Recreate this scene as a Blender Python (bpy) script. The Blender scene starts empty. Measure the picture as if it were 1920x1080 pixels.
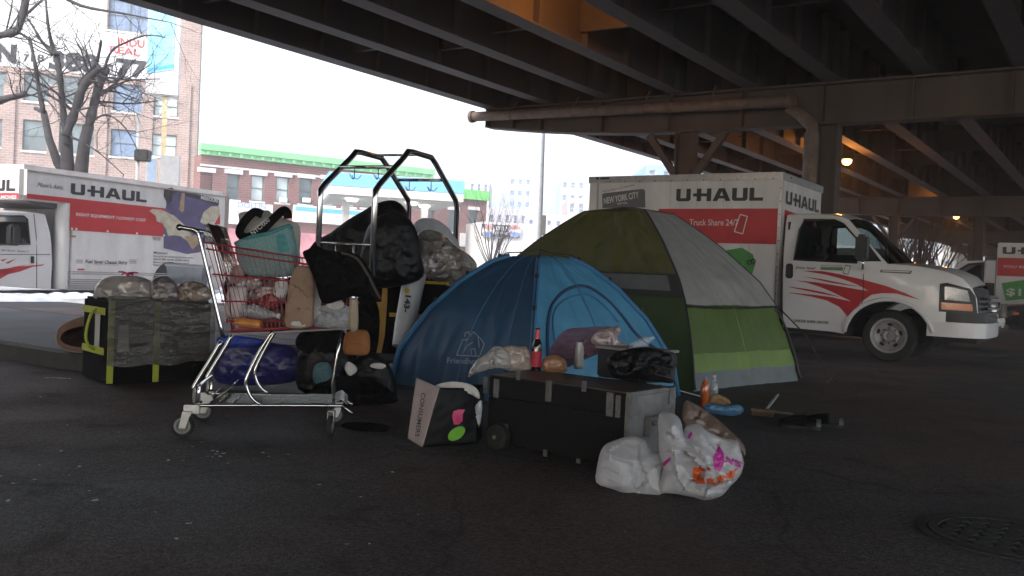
import bpy, bmesh, math, random
from mathutils import Vector, Matrix, noise
from mathutils.geometry import tessellate_polygon
R = math.radians
rnd = random.Random(7)
scene = bpy.context.scene
COL = scene.collection
# ---------------------------------------------------------------- camera
EYE = Vector((0, 0, 1.05)); FPX = 1700.0; PITCH = R(1.01); ROLL = R(2.5)
_F = Vector((0, math.cos(PITCH), -math.sin(PITCH))); _R0 = Vector((1, 0, 0)); _U0 = _R0.cross(_F)
_R = _R0*math.cos(ROLL) + _U0*math.sin(ROLL); _U = _U0*math.cos(ROLL) - _R0*math.sin(ROLL)
cam_data = bpy.data.cameras.new("camera"); cam = bpy.data.objects.new("camera", cam_data); COL.objects.link(cam)
cam.matrix_world = Matrix(((_R.x, _U.x, -_F.x, EYE.x), (_R.y, _U.y, -_F.y, EYE.y), (_R.z, _U.z, -_F.z, EYE.z), (0, 0, 0, 1)))
cam_data.sensor_width = 36; cam_data.lens = FPX/1920*36; cam_data.clip_start = 0.05; cam_data.clip_end = 3000
scene.camera = cam
# ---------------------------------------------------------------- sky, sun, exposure
world = bpy.data.worlds.new("World"); scene.world = world; world.use_nodes = True
wn = world.node_tree; bgn = wn.nodes['Background']
sky = wn.nodes.new('ShaderNodeTexSky'); sky.sky_type = 'NISHITA'; sky.sun_disc = False
SUN_EL, SUN_AZ = 32, 215      # azimuth measured clockwise from +Y
sky.sun_elevation = R(SUN_EL); sky.sun_rotation = R(SUN_AZ); sky.dust_density = 1.5; sky.air_density = 1.0; sky.ozone_density = 1.0
hsv = wn.nodes.new('ShaderNodeHueSaturation'); hsv.inputs['Saturation'].default_value = .45     # thin bright overcast
wn.links.new(sky.outputs[0], hsv.inputs['Color']); wn.links.new(hsv.outputs[0], bgn.inputs[0]); bgn.inputs[1].default_value = 0.15
sd = bpy.data.lights.new("sun", 'SUN'); sd.energy = 1.5; sd.angle = R(12); sd.color = (1, .96, .9)
sun = bpy.data.objects.new("sun", sd); COL.objects.link(sun)
sdir = Vector((math.sin(R(SUN_AZ))*math.cos(R(SUN_EL)), math.cos(R(SUN_AZ))*math.cos(R(SUN_EL)), math.sin(R(SUN_EL))))
sun.rotation_euler = sdir.to_track_quat('Z', 'Y').to_euler(); sun.location = sdir*60
scene.view_settings.view_transform = 'Standard'; scene.view_settings.look = 'None'
scene.view_settings.exposure = 2.2; scene.view_settings.gamma = 1
scene.cycles.max_bounces = 8; scene.cycles.transparent_max_bounces = 16; scene.cycles.sample_clamp_indirect = 6
# ---------------------------------------------------------------- measuring helpers
def ray(px, py): return (_F*FPX + _R*(px-960) - _U*(py-540)).normalized()
def G(px, py, z=0.0):
    r = ray(px, py); k = (z-EYE.z)/r.z; return EYE + r*k
def D(px, py, y):
    r = ray(px, py); return EYE + r*(y/r.y)
def PLN(px, py, p0, dr):            # hit of the sight line with a vertical plane -> (distance along, height)
    r = ray(px, py); n = Vector((-dr[1], dr[0], 0)); p0 = Vector((p0[0], p0[1], 0))
    k = (p0-EYE).dot(n)/r.dot(n); p = EYE + r*k; return ((p-p0).dot(Vector((dr[0], dr[1], 0))), p.z)
VT = Vector((math.cos(R(34.1)), -math.sin(R(34.1)), 0)); VD = Vector((math.sin(R(34.1)), math.cos(R(34.1)), 0))
def W(s, v, z=0): return VT*s + VD*v + Vector((0, 0, z))
# ---------------------------------------------------------------- materials
MATS = {}
def lin(h):
    h = h.lstrip('#'); c = [int(h[i:i+2], 16)/255 for i in (0, 2, 4)]
    return tuple(x/12.92 if x <= .04045 else ((x+.055)/1.055)**2.4 for x in c)
def mat(name, col, rough=.6, metal=0, var=.12, scale=6, bump=0, bscale=60, alpha=1, trans=0, emit=0, spec=.5, col2=None, det=4, coat=0, rvar=0, stretch=None):
    if name in MATS: return MATS[name]
    m = bpy.data.materials.new(name); m.use_nodes = True; MATS[name] = m
    nt = m.node_tree; N = nt.nodes; L = nt.links; bs = N['Principled BSDF']; out = N['Material Output']
    bs.inputs['Roughness'].default_value = rough; bs.inputs['Metallic'].default_value = metal
    bs.inputs['Specular IOR Level'].default_value = spec; bs.inputs['Coat Weight'].default_value = coat
    tc = N.new('ShaderNodeTexCoord'); mp = N.new('ShaderNodeMapping'); L.new(tc.outputs['Object'], mp.inputs[0])
    if stretch: mp.inputs['Scale'].default_value = stretch
    nz = N.new('ShaderNodeTexNoise'); nz.inputs['Scale'].default_value = scale; nz.inputs['Detail'].default_value = det; nz.inputs['Roughness'].default_value = .65
    L.new(mp.outputs[0], nz.inputs['Vector'])
    rp = N.new('ShaderNodeValToRGB'); rp.color_ramp.elements[0].position = .3; rp.color_ramp.elements[1].position = .7
    c2 = col2 or tuple(min(1, c*(1+var)) for c in col); c1 = col if col2 else tuple(c*(1-var) for c in col)
    rp.color_ramp.elements[0].color = (*c1, 1); rp.color_ramp.elements[1].color = (*c2, 1)
    L.new(nz.outputs[0], rp.inputs[0]); L.new(rp.outputs[0], bs.inputs['Base Color'])
    if rvar:
        mr = N.new('ShaderNodeMapRange'); mr.inputs[3].default_value = max(0, rough-rvar); mr.inputs[4].default_value = min(1, rough+rvar)
        L.new(nz.outputs[0], mr.inputs[0]); L.new(mr.outputs[0], bs.inputs['Roughness'])
    if bump:
        n2 = N.new('ShaderNodeTexNoise'); n2.inputs['Scale'].default_value = bscale; n2.inputs['Detail'].default_value = 5
        L.new(mp.outputs[0], n2.inputs['Vector'])
        bp = N.new('ShaderNodeBump'); bp.inputs['Strength'].default_value = bump; bp.inputs['Distance'].default_value = .02
        L.new(n2.outputs[0], bp.inputs['Height']); L.new(bp.outputs[0], bs.inputs['Normal'])
    if emit:
        bs.inputs['Emission Color'].default_value = (*col, 1); bs.inputs['Emission Strength'].default_value = emit
    last = bs.outputs[0]
    if trans:
        t = N.new('ShaderNodeBsdfTranslucent'); L.new(rp.outputs[0], t.inputs[0]); mx = N.new('ShaderNodeMixShader'); mx.inputs[0].default_value = trans
        L.new(last, mx.inputs[1]); L.new(t.outputs[0], mx.inputs[2]); last = mx.outputs[0]
    if alpha < 1:
        t = N.new('ShaderNodeBsdfTransparent'); mx = N.new('ShaderNodeMixShader'); mx.inputs[0].default_value = alpha
        L.new(t.outputs[0], mx.inputs[1]); L.new(last, mx.inputs[2]); last = mx.outputs[0]
    L.new(last, out.inputs[0])
    return m
def glass(name, tint=(.5, .55, .55), refl=.5, rough=.03):
    if name in MATS: return MATS[name]
    m = bpy.data.materials.new(name); m.use_nodes = True; MATS[name] = m
    nt = m.node_tree; N = nt.nodes; L = nt.links; N.remove(N['Principled BSDF'])
    t = N.new('ShaderNodeBsdfTransparent'); t.inputs[0].default_value = (*tint, 1)
    g = N.new('ShaderNodeBsdfGlossy'); g.inputs['Roughness'].default_value = rough; g.inputs[0].default_value = (.9, .95, 1, 1)
    fr = N.new('ShaderNodeFresnel'); fr.inputs[0].default_value = 1.45
    ml = N.new('ShaderNodeMath'); ml.operation = 'MULTIPLY_ADD'; ml.inputs[1].default_value = refl*1.6; ml.inputs[2].default_value = .02
    L.new(fr.outputs[0], ml.inputs[0]); mx = N.new('ShaderNodeMixShader')
    L.new(ml.outputs[0], mx.inputs[0]); L.new(t.outputs[0], mx.inputs[1]); L.new(g.outputs[0], mx.inputs[2]); L.new(mx.outputs[0], N['Material Output'].inputs[0])
    return m
def brick_mat(name, c1, c2, mortar, sx=1.0, plane='xz'):
    if name in MATS: return MATS[name]
    m = mat(name, c1, .9)
    nt = m.node_tree; N = nt.nodes; L = nt.links; bs = N['Principled BSDF']
    tc = N.new('ShaderNodeTexCoord'); sp = N.new('ShaderNodeSeparateXYZ'); cb = N.new('ShaderNodeCombineXYZ')
    L.new(tc.outputs['Object'], sp.inputs[0]); L.new(sp.outputs[0], cb.inputs[0]); L.new(sp.outputs[2], cb.inputs[1])
    bk = N.new('ShaderNodeTexBrick'); bk.inputs['Scale'].default_value = sx; bk.inputs['Color1'].default_value = (*c1, 1)
    bk.inputs['Color2'].default_value = (*c2, 1); bk.inputs['Mortar'].default_value = (*mortar, 1)
    bk.inputs['Brick Width'].default_value = .44; bk.inputs['Row Height'].default_value = .16; bk.inputs['Mortar Size'].default_value = .02
    L.new(cb.outputs[0], bk.inputs['Vector'])
    nz = N.new('ShaderNodeTexNoise'); nz.inputs['Scale'].default_value = .6; L.new(tc.outputs['Object'], nz.inputs['Vector'])
    mx = N.new('ShaderNodeMixRGB'); mx.blend_type = 'MULTIPLY'; mx.inputs[0].default_value = .5
    L.new(bk.outputs[0], mx.inputs[1]); L.new(nz.outputs[0], mx.inputs[2]); L.new(mx.outputs[0], bs.inputs['Base Color'])
    return m
# ---------------------------------------------------------------- mesh builder
class MB:
    def __init__(s): s.v = []; s.f = []; s.mi = []; s.m = 0
    def add(s, vs, fs):
        o = len(s.v); s.v += [tuple(p) for p in vs]; s.f += [tuple(i+o for i in f) for f in fs]; s.mi += [s.m]*len(fs); return s
    def box(s, x0, x1, y0, y1, z0, z1):
        return s.add([(x0, y0, z0), (x1, y0, z0), (x1, y1, z0), (x0, y1, z0), (x0, y0, z1), (x1, y0, z1), (x1, y1, z1), (x0, y1, z1)],
                     [(0, 3, 2, 1), (4, 5, 6, 7), (0, 1, 5, 4), (1, 2, 6, 5), (2, 3, 7, 6), (3, 0, 4, 7)])
    def obox(s, c, hx, hy, hz, ax, ay=None, az=Vector((0, 0, 1))):
        ax = Vector(ax).normalized(); ay = Vector(ay).normalized() if ay is not None else az.cross(ax).normalized(); az = ax.cross(ay)
        c = Vector(c); P = [c+ax*(hx*i)+ay*(hy*j)+az*(hz*k) for k in (-1, 1) for i, j in ((-1, -1), (1, -1), (1, 1), (-1, 1))]
        return s.add(P, [(0, 3, 2, 1), (4, 5, 6, 7), (0, 1, 5, 4), (1, 2, 6, 5), (2, 3, 7, 6), (3, 0, 4, 7)])
    def beam(s, a, b, w, h, up=Vector((0, 0, 1))):       # rectangular bar between two points
        a = Vector(a); b = Vector(b); d = (b-a); n = d.normalized(); sd_ = n.cross(up).normalized() if abs(n.dot(up)) < .99 else Vector((1, 0, 0))
        u = sd_.cross(n); return s.obox((a+b)/2, d.length/2, w/2, h/2, n, sd_*-1)
    def tube(s, pts, r, n=8, closed=False, caps=True):
        pts = [Vector(p) for p in pts]; k = len(pts); rs = r if isinstance(r, (list, tuple)) else [r]*k
        vs = []; fs = []; ref = None
        for i, p in enumerate(pts):
            a = pts[i-1] if (i > 0 or closed) else p; b = pts[(i+1) % k] if (i < k-1 or closed) else p
            t = (b-a).normalized() if (b-a).length > 1e-9 else Vector((0, 0, 1))
            if ref is None: ref = t.orthogonal().normalized()
            u = (ref - t*ref.dot(t))
            u = u.normalized() if u.length > 1e-6 else t.orthogonal().normalized()
            ref = u; w = t.cross(u); q = rs[i]
            if 0 < i < k-1 or closed:
                c = (p-a).normalized().dot((b-p).normalized()); q *= min(1.5, 1/max(.4, math.sqrt(max(0, (1+c)/2))))
            vs += [p + (u*math.cos(2*math.pi*j/n) + w*math.sin(2*math.pi*j/n))*q for j in range(n)]
        for i in range(k if closed else k-1):
            i2 = (i+1) % k
            for j in range(n): fs.append((i*n+j, i*n+(j+1) % n, i2*n+(j+1) % n, i2*n+j))
        if caps and not closed: fs.append(tuple(range(n))[::-1]); fs.append(tuple((k-1)*n+j for j in range(n)))
        return s.add(vs, fs)
    def lathe(s, prof, n=24, c=(0, 0, 0), ax=(0, 0, 1), ph=0):
        ax = Vector(ax).normalized(); u = ax.orthogonal().normalized(); w = ax.cross(u); c = Vector(c); vs = []; fs = []
        for (r, z) in prof: vs += [c + ax*z + (u*math.cos(2*math.pi*j/n+ph)+w*math.sin(2*math.pi*j/n+ph))*max(r, 1e-5) for j in range(n)]
        for i in range(len(prof)-1):
            for j in range(n): fs.append((i*n+j, i*n+(j+1) % n, (i+1)*n+(j+1) % n, (i+1)*n+j))
        return s.add(vs, fs)
    def cyl(s, a, b, r, n=16): 
        a = Vector(a); b = Vector(b); return s.lathe([(0, 0), (r, 0), (r, (b-a).length), (0, (b-a).length)], n, a, b-a)
    def grid(s, fn, nu, nv, flip=False):
        vs = [fn(i/nu, j/nv) for j in range(nv+1) for i in range(nu+1)]; fs = []
        for j in range(nv):
            for i in range(nu):
                q = (j*(nu+1)+i, j*(nu+1)+i+1, (j+1)*(nu+1)+i+1, (j+1)*(nu+1)+i); fs.append(q[::-1] if flip else q)
        return s.add(vs, fs)
    def prism(s, poly, fn, w0, w1):                     # poly in 2D, fn(u,v,w)->3D
        n = len(poly); vs = [fn(u, v, w0) for u, v in poly]+[fn(u, v, w1) for u, v in poly]
        fs = [(i, (i+1) % n, n+(i+1) % n, n+i) for i in range(n)]
        tr = tessellate_polygon([[Vector((u, v, 0)) for u, v in poly]])
        fs += [tuple(t) for t in tr]+[tuple(n+i for i in t[::-1]) for t in tr]
        return s.add(vs, fs)
    def face2d(s, loops, fn, step=None):                # filled polygon with holes mapped by fn(u,v)->3D; step: cut into a grid first
        allp = [Vector((u, v, 0)) for lp in loops for u, v in lp]
        tr = tessellate_polygon([[Vector((u, v, 0)) for u, v in lp] for lp in loops])
        if not step: return s.add([fn(p.x, p.y) for p in allp], [tuple(t) for t in tr])
        bm = bmesh.new(); bv = [bm.verts.new(p) for p in allp]
        for t in tr:
            try: bm.faces.new([bv[i] for i in t])
            except ValueError: pass
        for ax in (0, 1):
            lo = min(p[ax] for p in allp); hi = max(p[ax] for p in allp); k = int(lo/step)
            while k*step < hi:
                if k*step > lo:
                    co = Vector((0, 0, 0)); co[ax] = k*step; no = Vector((0, 0, 0)); no[ax] = 1
                    bmesh.ops.bisect_plane(bm, geom=bm.verts[:]+bm.edges[:]+bm.faces[:], plane_co=co, plane_no=no, dist=1e-5)
                k += 1
        bm.verts.index_update(); s.add([fn(v.co.x, v.co.y) for v in bm.verts], [tuple(v.index for v in f.verts) for f in bm.faces]); bm.free(); return s
    def xf(s, M):
        s.v = [tuple(M @ Vector(p)) for p in s.v]; return s
    def wob(s, amp, sc, seed=0):
        o = Vector((seed*7.3, seed*3.1, seed*5.7)); s.v = [tuple(Vector(p)+noise.noise_vector(Vector(p)*sc+o)*amp) for p in s.v]; return s
    def build(s, name, mt, parent=None, smooth=False, bevel=0, solid=0, merge=False, seg=2):
        me = bpy.data.meshes.new(name); me.from_pydata(s.v, [], s.f); mts = mt if isinstance(mt, (list, tuple)) else [mt]
        for m_ in mts: me.materials.append(m_)
        if len(mts) > 1: me.polygons.foreach_set('material_index', s.mi)
        bm = bmesh.new(); bm.from_mesh(me)
        if merge or bevel: bmesh.ops.remove_doubles(bm, verts=bm.verts, dist=1e-5)
        if solid:
            bmesh.ops.recalc_face_normals(bm, faces=bm.faces); bmesh.ops.solidify(bm, geom=bm.faces[:], thickness=solid)
        bmesh.ops.recalc_face_normals(bm, faces=bm.faces)
        if bevel:
            es = [e for e in bm.edges if len(e.link_faces) == 2 and e.calc_face_angle(0) > .5]
            bmesh.ops.bevel(bm, geom=es, offset=bevel, segments=seg, affect='EDGES', clamp_overlap=True)
        bm.to_mesh(me); bm.free()
        if smooth:
            me.polygons.foreach_set('use_smooth', [True]*len(me.polygons))
            if smooth is not True: me.set_sharp_from_angle(angle=R(smooth))
        o = bpy.data.objects.new(name, me); COL.objects.link(o)
        if parent: o.parent = parent
        return o
def tag(o, label=None, cat=None, group=None, kind=None):
    if label: o['label'] = label
    if cat: o['category'] = cat
    if group: o['group'] = group
    if kind: o['kind'] = kind
    return o
def thing(name, label, cat, loc=(0, 0, 0), rz=0, group=None):
    o = bpy.data.objects.new(name, None); COL.objects.link(o); o.location = loc; o.rotation_euler = (0, 0, rz); o.empty_display_size = .2
    return tag(o, label, cat, group)
def copy_tree(o, parent=None):
    c = o.copy(); COL.objects.link(c); c.parent = parent
    for ch in list(o.children): copy_tree(ch, c)
    return c
def text2d(body, bold=.02, shear=0):
    cu = bpy.data.curves.new('txt', 'FONT'); cu.body = body; cu.size = 1; cu.offset = bold; cu.shear = shear; cu.resolution_u = 3
    o = bpy.data.objects.new('txt', cu); COL.objects.link(o); dg = bpy.context.evaluated_depsgraph_get()
    me = bpy.data.meshes.new_from_object(o.evaluated_get(dg)); vs = [(v.co.x, v.co.y) for v in me.vertices]; fs = [tuple(p.vertices) for p in me.polygons]
    bpy.data.objects.remove(o); bpy.data.curves.remove(cu); bpy.data.meshes.remove(me)
    x0 = min(v[0] for v in vs); x1 = max(v[0] for v in vs); y0 = min(v[1] for v in vs); y1 = max(v[1] for v in vs)
    return [((x-x0)/(x1-x0), (y-y0)/(y1-y0)) for x, y in vs], fs
def lettering(name, body, mt, parent, fn, x0, x1, z0, z1, bold=.02, shear=0, mb=None):  # fn(u,v)->3D, box in (u,v)
    vs, fs = text2d(body, bold, shear); m = mb or MB()
    m.add([fn(x0+(x1-x0)*u, z0+(z1-z0)*v) for u, v in vs], fs)
    return m if mb else m.build(name, mt, parent)
LOGO = [[[(0, 1), (.26, 1), (.26, .25), (.6, .25), (.6, 1), (.86, 1), (.86, .12), (.74, 0), (.12, 0), (0, .12)]],
        [[(1.0, .38), (1.0, .62), (1.22, .62), (1.22, 1), (1.48, 1), (1.48, .62), (1.8, .62), (1.8, 1), (2.06, 1), (2.06, 0), (1.8, 0), (1.8, .38), (1.48, .38), (1.48, 0), (1.22, 0), (1.22, .38)]],
        [[(2.14, 0), (2.48, 1), (2.82, 1), (3.16, 0), (2.88, 0), (2.82, .2), (2.48, .2), (2.42, 0)], [(2.55, .42), (2.75, .42), (2.65, .76)]],
        [[(3.24+a, b) for a, b in ((0, 1), (.26, 1), (.26, .25), (.6, .25), (.6, 1), (.86, 1), (.86, .12), (.74, 0), (.12, 0), (0, .12))]],
        [[(4.2, 1), (4.46, 1), (4.46, .25), (4.95, .25), (4.95, 0), (4.2, 0)]]]
def logo(name, mt, parent, fn, x0, x1, z0, z1, keep=5):
    m = MB()
    for lt in LOGO[:keep]: m.face2d([[(x0+(x1-x0)*u/4.95, z0+(z1-z0)*v) for u, v in lp] for lp in lt], fn)
    return m.build(name, mt, parent)
def decal(name, polys, mt, parent, fn, step=None):
    m = MB()
    for p in polys: m.face2d([p], fn, step)
    return m.build(name, mt, parent)
def crumple(p, sc, seed=0):            # ridged facets, about -1..1
    q = Vector(p)*sc + Vector((seed*3.7, seed*1.9, seed*4.3)); d, _ = noise.voronoi(q)
    return (d[1]-d[0])*1.3 - .45 + .35*noise.noise(q*2.3)
def ridged(q, seed=0, octs=4):
    q = Vector(q)+Vector((seed*3.7, seed*1.9, seed*4.3)); q = q+noise.noise_vector(q*.8)*.6; s = 0; a = 1
    for _ in range(octs):
        n = 1-abs(noise.noise(q))*2.4; s += a*(n*abs(n)); q = q*2.07+Vector((1.7, 9.2, 3.3)); a *= .5
    return s-.55
def interp(tab, x):
    if x <= tab[0][0]: return tab[0][1]
    for (a, p), (b, q) in zip(tab, tab[1:]):
        if x <= b: return p+(q-p)*(x-a)/(b-a) if b > a else q
    return tab[-1][1]
def smooth_pts(pts, n=6, closed=False):               # Catmull-Rom
    P = [Vector(p) for p in pts]; out = []; k = len(P); rng = range(k if closed else k-1)
    for i in rng:
        p0 = P[i-1] if (i > 0 or closed) else P[0]; p1 = P[i]; p2 = P[(i+1) % k]; p3 = P[(i+2) % k] if (i+2 < k or closed) else P[-1]
        for j in range(n):
            t = j/n; out.append(.5*((2*p1)+(p2-p0)*t+(2*p0-5*p1+4*p2-p3)*t*t+(3*p1-p0-3*p2+p3)*t**3))
    if not closed: out.append(P[-1])
    return out
M = dict(
    steel=mat('steel_dark_paint', (.075, .078, .092), .75, 0, .3, .9, bump=.3, bscale=20, det=9, col2=(.115, .095, .085), stretch=(1, 1, .35)),
    steelb=mat('steel_brown_paint', (.065, .045, .036), .7, 0, .35, 1.5, bump=.3, bscale=18, det=9, col2=(.105, .08, .065), stretch=(1, 1, .4)),
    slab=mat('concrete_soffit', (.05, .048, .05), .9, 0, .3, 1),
    pipe=mat('pipe_rusty_paint', (.15, .105, .085), .6, 0, .45, 4, bump=.4, bscale=30, det=8),
    white=mat('white_paint', (.62, .6, .6), .35, 0, .06, 1.5, coat=.3),
    boxw=mat('box_white', (.5, .475, .465), .5, 0, .07, 1.6, bump=.06, bscale=3, det=10, col2=(.66, .64, .63), stretch=(1.5, 1.5, .5)),
    red=mat('red_vinyl', (.42, .022, .028), .4, 0, .12, 3), ink=mat('black_vinyl', (.02, .02, .024), .5, 0, .1, 3),
    grey=mat('grey_vinyl', (.1, .1, .1), .5), black=mat('black_plastic', (.014, .014, .015), .5, 0, .2, 10),
    rubber=mat('tyre_rubber', (.014, .014, .014), .85, 0, .3, 20, bump=.3), chrome=mat('chrome', (.62, .62, .62), .16, 1, .1, 8, rvar=.08),
    alu=mat('aluminium', (.45, .44, .43), .38, 1, .15, 12, rvar=.12), trim=mat('trim_white', (.6, .58, .57), .4),
    glass=glass('vehicle_glass', (.42, .47, .46), .6), dark=mat('dark_interior', (.02, .02, .022), .9),
    green=mat('green_vinyl', (.07, .26, .06), .45, 0, .15), purple=mat('purple_vinyl', (.085, .07, .16), .5, 0, .35, 3), cream=mat('cream_vinyl', (.45, .4, .3), .5, 0, .3, 5),
    amber=mat('amber_lens', (.55, .14, .02), .25, 0, .2, 30, coat=.5), lens=mat('lamp_lens', (.1, .1, .105), .15, .3, .3, 25, coat=.8),
)
# ================================================================ SETTING: ground, kerbs, street
def ground_material():
    m = mat('asphalt', (.055, .05, .051), .85, 0, .55, 70, bump=.9, bscale=90, det=8)
    nt = m.node_tree; N = nt.nodes; L = nt.links; bs = N['Principled BSDF']; old = bs.inputs['Base Color'].links[0].from_socket
    tc = N.new('ShaderNodeTexCoord')
    def nz(sc, det, lo, hi, a, b):
        n = N.new('ShaderNodeTexNoise'); n.inputs['Scale'].default_value = sc; n.inputs['Detail'].default_value = det; L.new(tc.outputs['Object'], n.inputs['Vector'])
        r = N.new('ShaderNodeMapRange'); r.inputs[1].default_value = lo; r.inputs[2].default_value = hi; r.inputs[3].default_value = a; r.inputs[4].default_value = b
        L.new(n.outputs[0], r.inputs[0]); return r.outputs[0]
    mx = N.new('ShaderNodeMixRGB'); mx.blend_type = 'MULTIPLY'; mx.inputs[0].default_value = 1; L.new(old, mx.inputs[1]); L.new(nz(.9, 8, .35, .65, .7, 1.25), mx.inputs[2])
    m2 = N.new('ShaderNodeMixRGB'); m2.inputs[2].default_value = (.085, .042, .030, 1); L.new(nz(.4, 4, .42, .58, 0, .75), m2.inputs[0]); L.new(mx.outputs[0], m2.inputs[1])
    sp = N.new('ShaderNodeTexVoronoi'); sp.inputs['Scale'].default_value = 130; L.new(tc.outputs['Object'], sp.inputs['Vector'])
    r = N.new('ShaderNodeMapRange'); r.inputs[1].default_value = .0; r.inputs[2].default_value = .16; r.inputs[3].default_value = .6; r.inputs[4].default_value = 0; L.new(sp.outputs['Distance'], r.inputs[0])
    m3 = N.new('ShaderNodeMixRGB'); m3.inputs[2].default_value = (.1, .095, .095, 1); L.new(r.outputs[0], m3.inputs[0]); L.new(m2.outputs[0], m3.inputs[1])
    cv = N.new('ShaderNodeTexVoronoi'); cv.inputs['Scale'].default_value = 75; L.new(tc.outputs['Object'], cv.inputs['Vector']); sx = N.new('ShaderNodeSeparateXYZ'); L.new(cv.outputs['Color'], sx.inputs[0])
    r2 = N.new('ShaderNodeMapRange'); r2.inputs[3].default_value = .45; r2.inputs[4].default_value = 1.7; L.new(sx.outputs[0], r2.inputs[0])
    m4 = N.new('ShaderNodeMixRGB'); m4.blend_type = 'MULTIPLY'; m4.inputs[0].default_value = 1; L.new(m3.outputs[0], m4.inputs[1]); L.new(r2.outputs[0], m4.inputs[2])
    # meandering cracks and dark oil spots
    wn_a = N.new('ShaderNodeTexNoise'); wn_a.inputs['Scale'].default_value = 1.5; wn_a.inputs['Detail'].default_value = 6; L.new(tc.outputs['Object'], wn_a.inputs['Vector'])
    ad = N.new('ShaderNodeMixRGB'); ad.blend_type = 'ADD'; ad.inputs[0].default_value = .55; L.new(tc.outputs['Object'], ad.inputs[1]); L.new(wn_a.outputs['Color'], ad.inputs[2])
    ck = N.new('ShaderNodeTexVoronoi'); ck.feature = 'DISTANCE_TO_EDGE'; ck.inputs['Scale'].default_value = .55; L.new(ad.outputs[0], ck.inputs['Vector'])
    rk = N.new('ShaderNodeMapRange'); rk.inputs[1].default_value = .0; rk.inputs[2].default_value = .009; rk.inputs[3].default_value = .42; rk.inputs[4].default_value = 1; L.new(ck.outputs['Distance'], rk.inputs[0])
    m5 = N.new('ShaderNodeMixRGB'); m5.blend_type = 'MULTIPLY'; m5.inputs[0].default_value = 1; L.new(m4.outputs[0], m5.inputs[1]); L.new(rk.outputs[0], m5.inputs[2])
    m6 = N.new('ShaderNodeMixRGB'); m6.blend_type = 'MULTIPLY'; m6.inputs[0].default_value = 1; L.new(m5.outputs[0], m6.inputs[1]); L.new(nz(2.6, 2, .62, .72, 1, .5), m6.inputs[2])
    L.new(m6.outputs[0], bs.inputs['Base Color']); L.new(nz(1.3, 3, .3, .7, .62, .9), bs.inputs['Roughness'])
    return m
M['asphalt'] = ground_material()
g = MB()
def gz(x, y): return 0.0
g.add([(-700, -40, 0), (700, -40, 0), (700, 1500, 0), (-700, 1500, 0)], [(0, 1, 2, 3)])
tag(g.build('ground', M['asphalt']), kind='structure')
# raised sidewalk island on the left, kerb line runs across the street direction
M['walk'] = mat('sidewalk_concrete', (.15, .15, .16), .85, 0, .22, 1.6, bump=.3, bscale=30, det=8); M['kerb'] = mat('kerb_stone', (.05, .048, .047), .85, 0, .3, 5, bump=.4)
M['street'] = mat('wet_asphalt', (.03, .031, .034), .55, 0, .3, 2, bump=.2, bscale=60)
k0 = G(180, 704); sK = k0.dot(VT); vK = k0.dot(VD); far_v = G(80, 583, .15).dot(VD)
rr = .7; corner = [(sK-rr+rr*math.sin(a), vK+rr-rr*math.cos(a)) for a in [R(q) for q in range(0, 91, 15)]]
foot = [(-45, vK)]+corner+[(sK, far_v), (-45, far_v)]
def offs(pl, d):   # pull the street-side edges inwards
    return [(max(s-(d if s > sK-rr-.01 else 0), -45) if s > -44 else -45, v+(d if v < vK+rr-.001 and s < sK-.001 else 0)-(d if v > far_v-.01 else 0)) for s, v in pl]
m = MB(); m.prism(offs(foot, .16), lambda s, v, w: W(s, v, w), 0.0, .152); tag(m.build('sidewalk', M['walk']), kind='structure')
m = MB(); inner = offs(foot, .158); n = len(foot)
for i in range(n-1):
    a, b = foot[i], foot[i+1]; c, d = inner[i+1], inner[i]
    m.add([W(*a, 0), W(*b, 0), W(*b, .145), W(*a, .145), W(*c, .145), W(*d, .145)], [(0, 1, 2, 3), (3, 2, 4, 5)])
tag(m.build('kerb', M['kerb'], merge=True), kind='structure')
m = MB(); v1 = far_v+3.2; m.add([W(-60, far_v+.01, .004), W(-17, far_v+.01, .004), W(-17, v1, .004), W(-60, v1, .004)], [(0, 1, 2, 3)])
tag(m.build('street', M['street']), kind='structure')
# bright lot beyond the street
M['lot'] = mat('pale_lot_concrete', (.42, .43, .45), .8, 0, .2, .8, det=8)
m = MB(); m.prism([(-120, v1), (-17, v1), (-17, v1+200), (-120, v1+200)], lambda s, v, w: W(s, v, w), 0.0, .06); tag(m.build('forecourt_pavement', M['lot']), kind='structure')
# ================================================================ ELEVATED HIGHWAY
SP = 1.87; S0 = -14.96; NB = 16; ZB = 5.6; ZD = 6.85
via = thing('elevated_highway', 'dark steel girder highway deck overhead', 'viaduct', W(-5, 20, 0))
inv = Matrix.Translation(-via.location)
m = MB(); m.prism([(S0-.35, -150), (S0+SP*(NB-1)+.4, -150), (S0+SP*(NB-1)+.4, 165), (S0-.35, 165)], lambda s, v, w: W(s, v, w), ZD, ZD+.3)
m.xf(inv).build('deck_slab', M['slab'], via)
m = MB(); m.obox(W(S0-.25, 52, ZD+.6), .12, 112, .5, VT, VD); m.xf(inv).build('parapet', mat('parapet_concrete', (.3, .3, .3), .9), via)
VC = [20.8-54.2, 20.8-27.1, 20.8, 47.9, 75.0, 102.1, 129.2, 156.3]
for k in range(NB):
    s = S0+SP*k; m = MB()
    m.obox(W(s, 7, ZB+.014), .2, 153, .014, VT, VD)            # bottom flange
    m.obox(W(s, 7, (ZB+ZD)/2+.013), .012, 153, (ZD-ZB)/2-.016, VT, VD)     # web
    for j, vc in enumerate(VC):
        for q in (-.35, .35): m.obox(W(s, vc+q, (ZB+ZD)/2+.01), .16, .01, (ZD-ZB)/2-.03, VT, VD)
    for i in range(26):
        v = 1.5+i*1.8; m.obox(W(s+.09, v, (ZB+ZD)/2+.01), .07, .007, (ZD-ZB)/2-.03, VT, VD)
    m.xf(inv).build('girder', M['steel'], via)
rest = MB()
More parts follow.
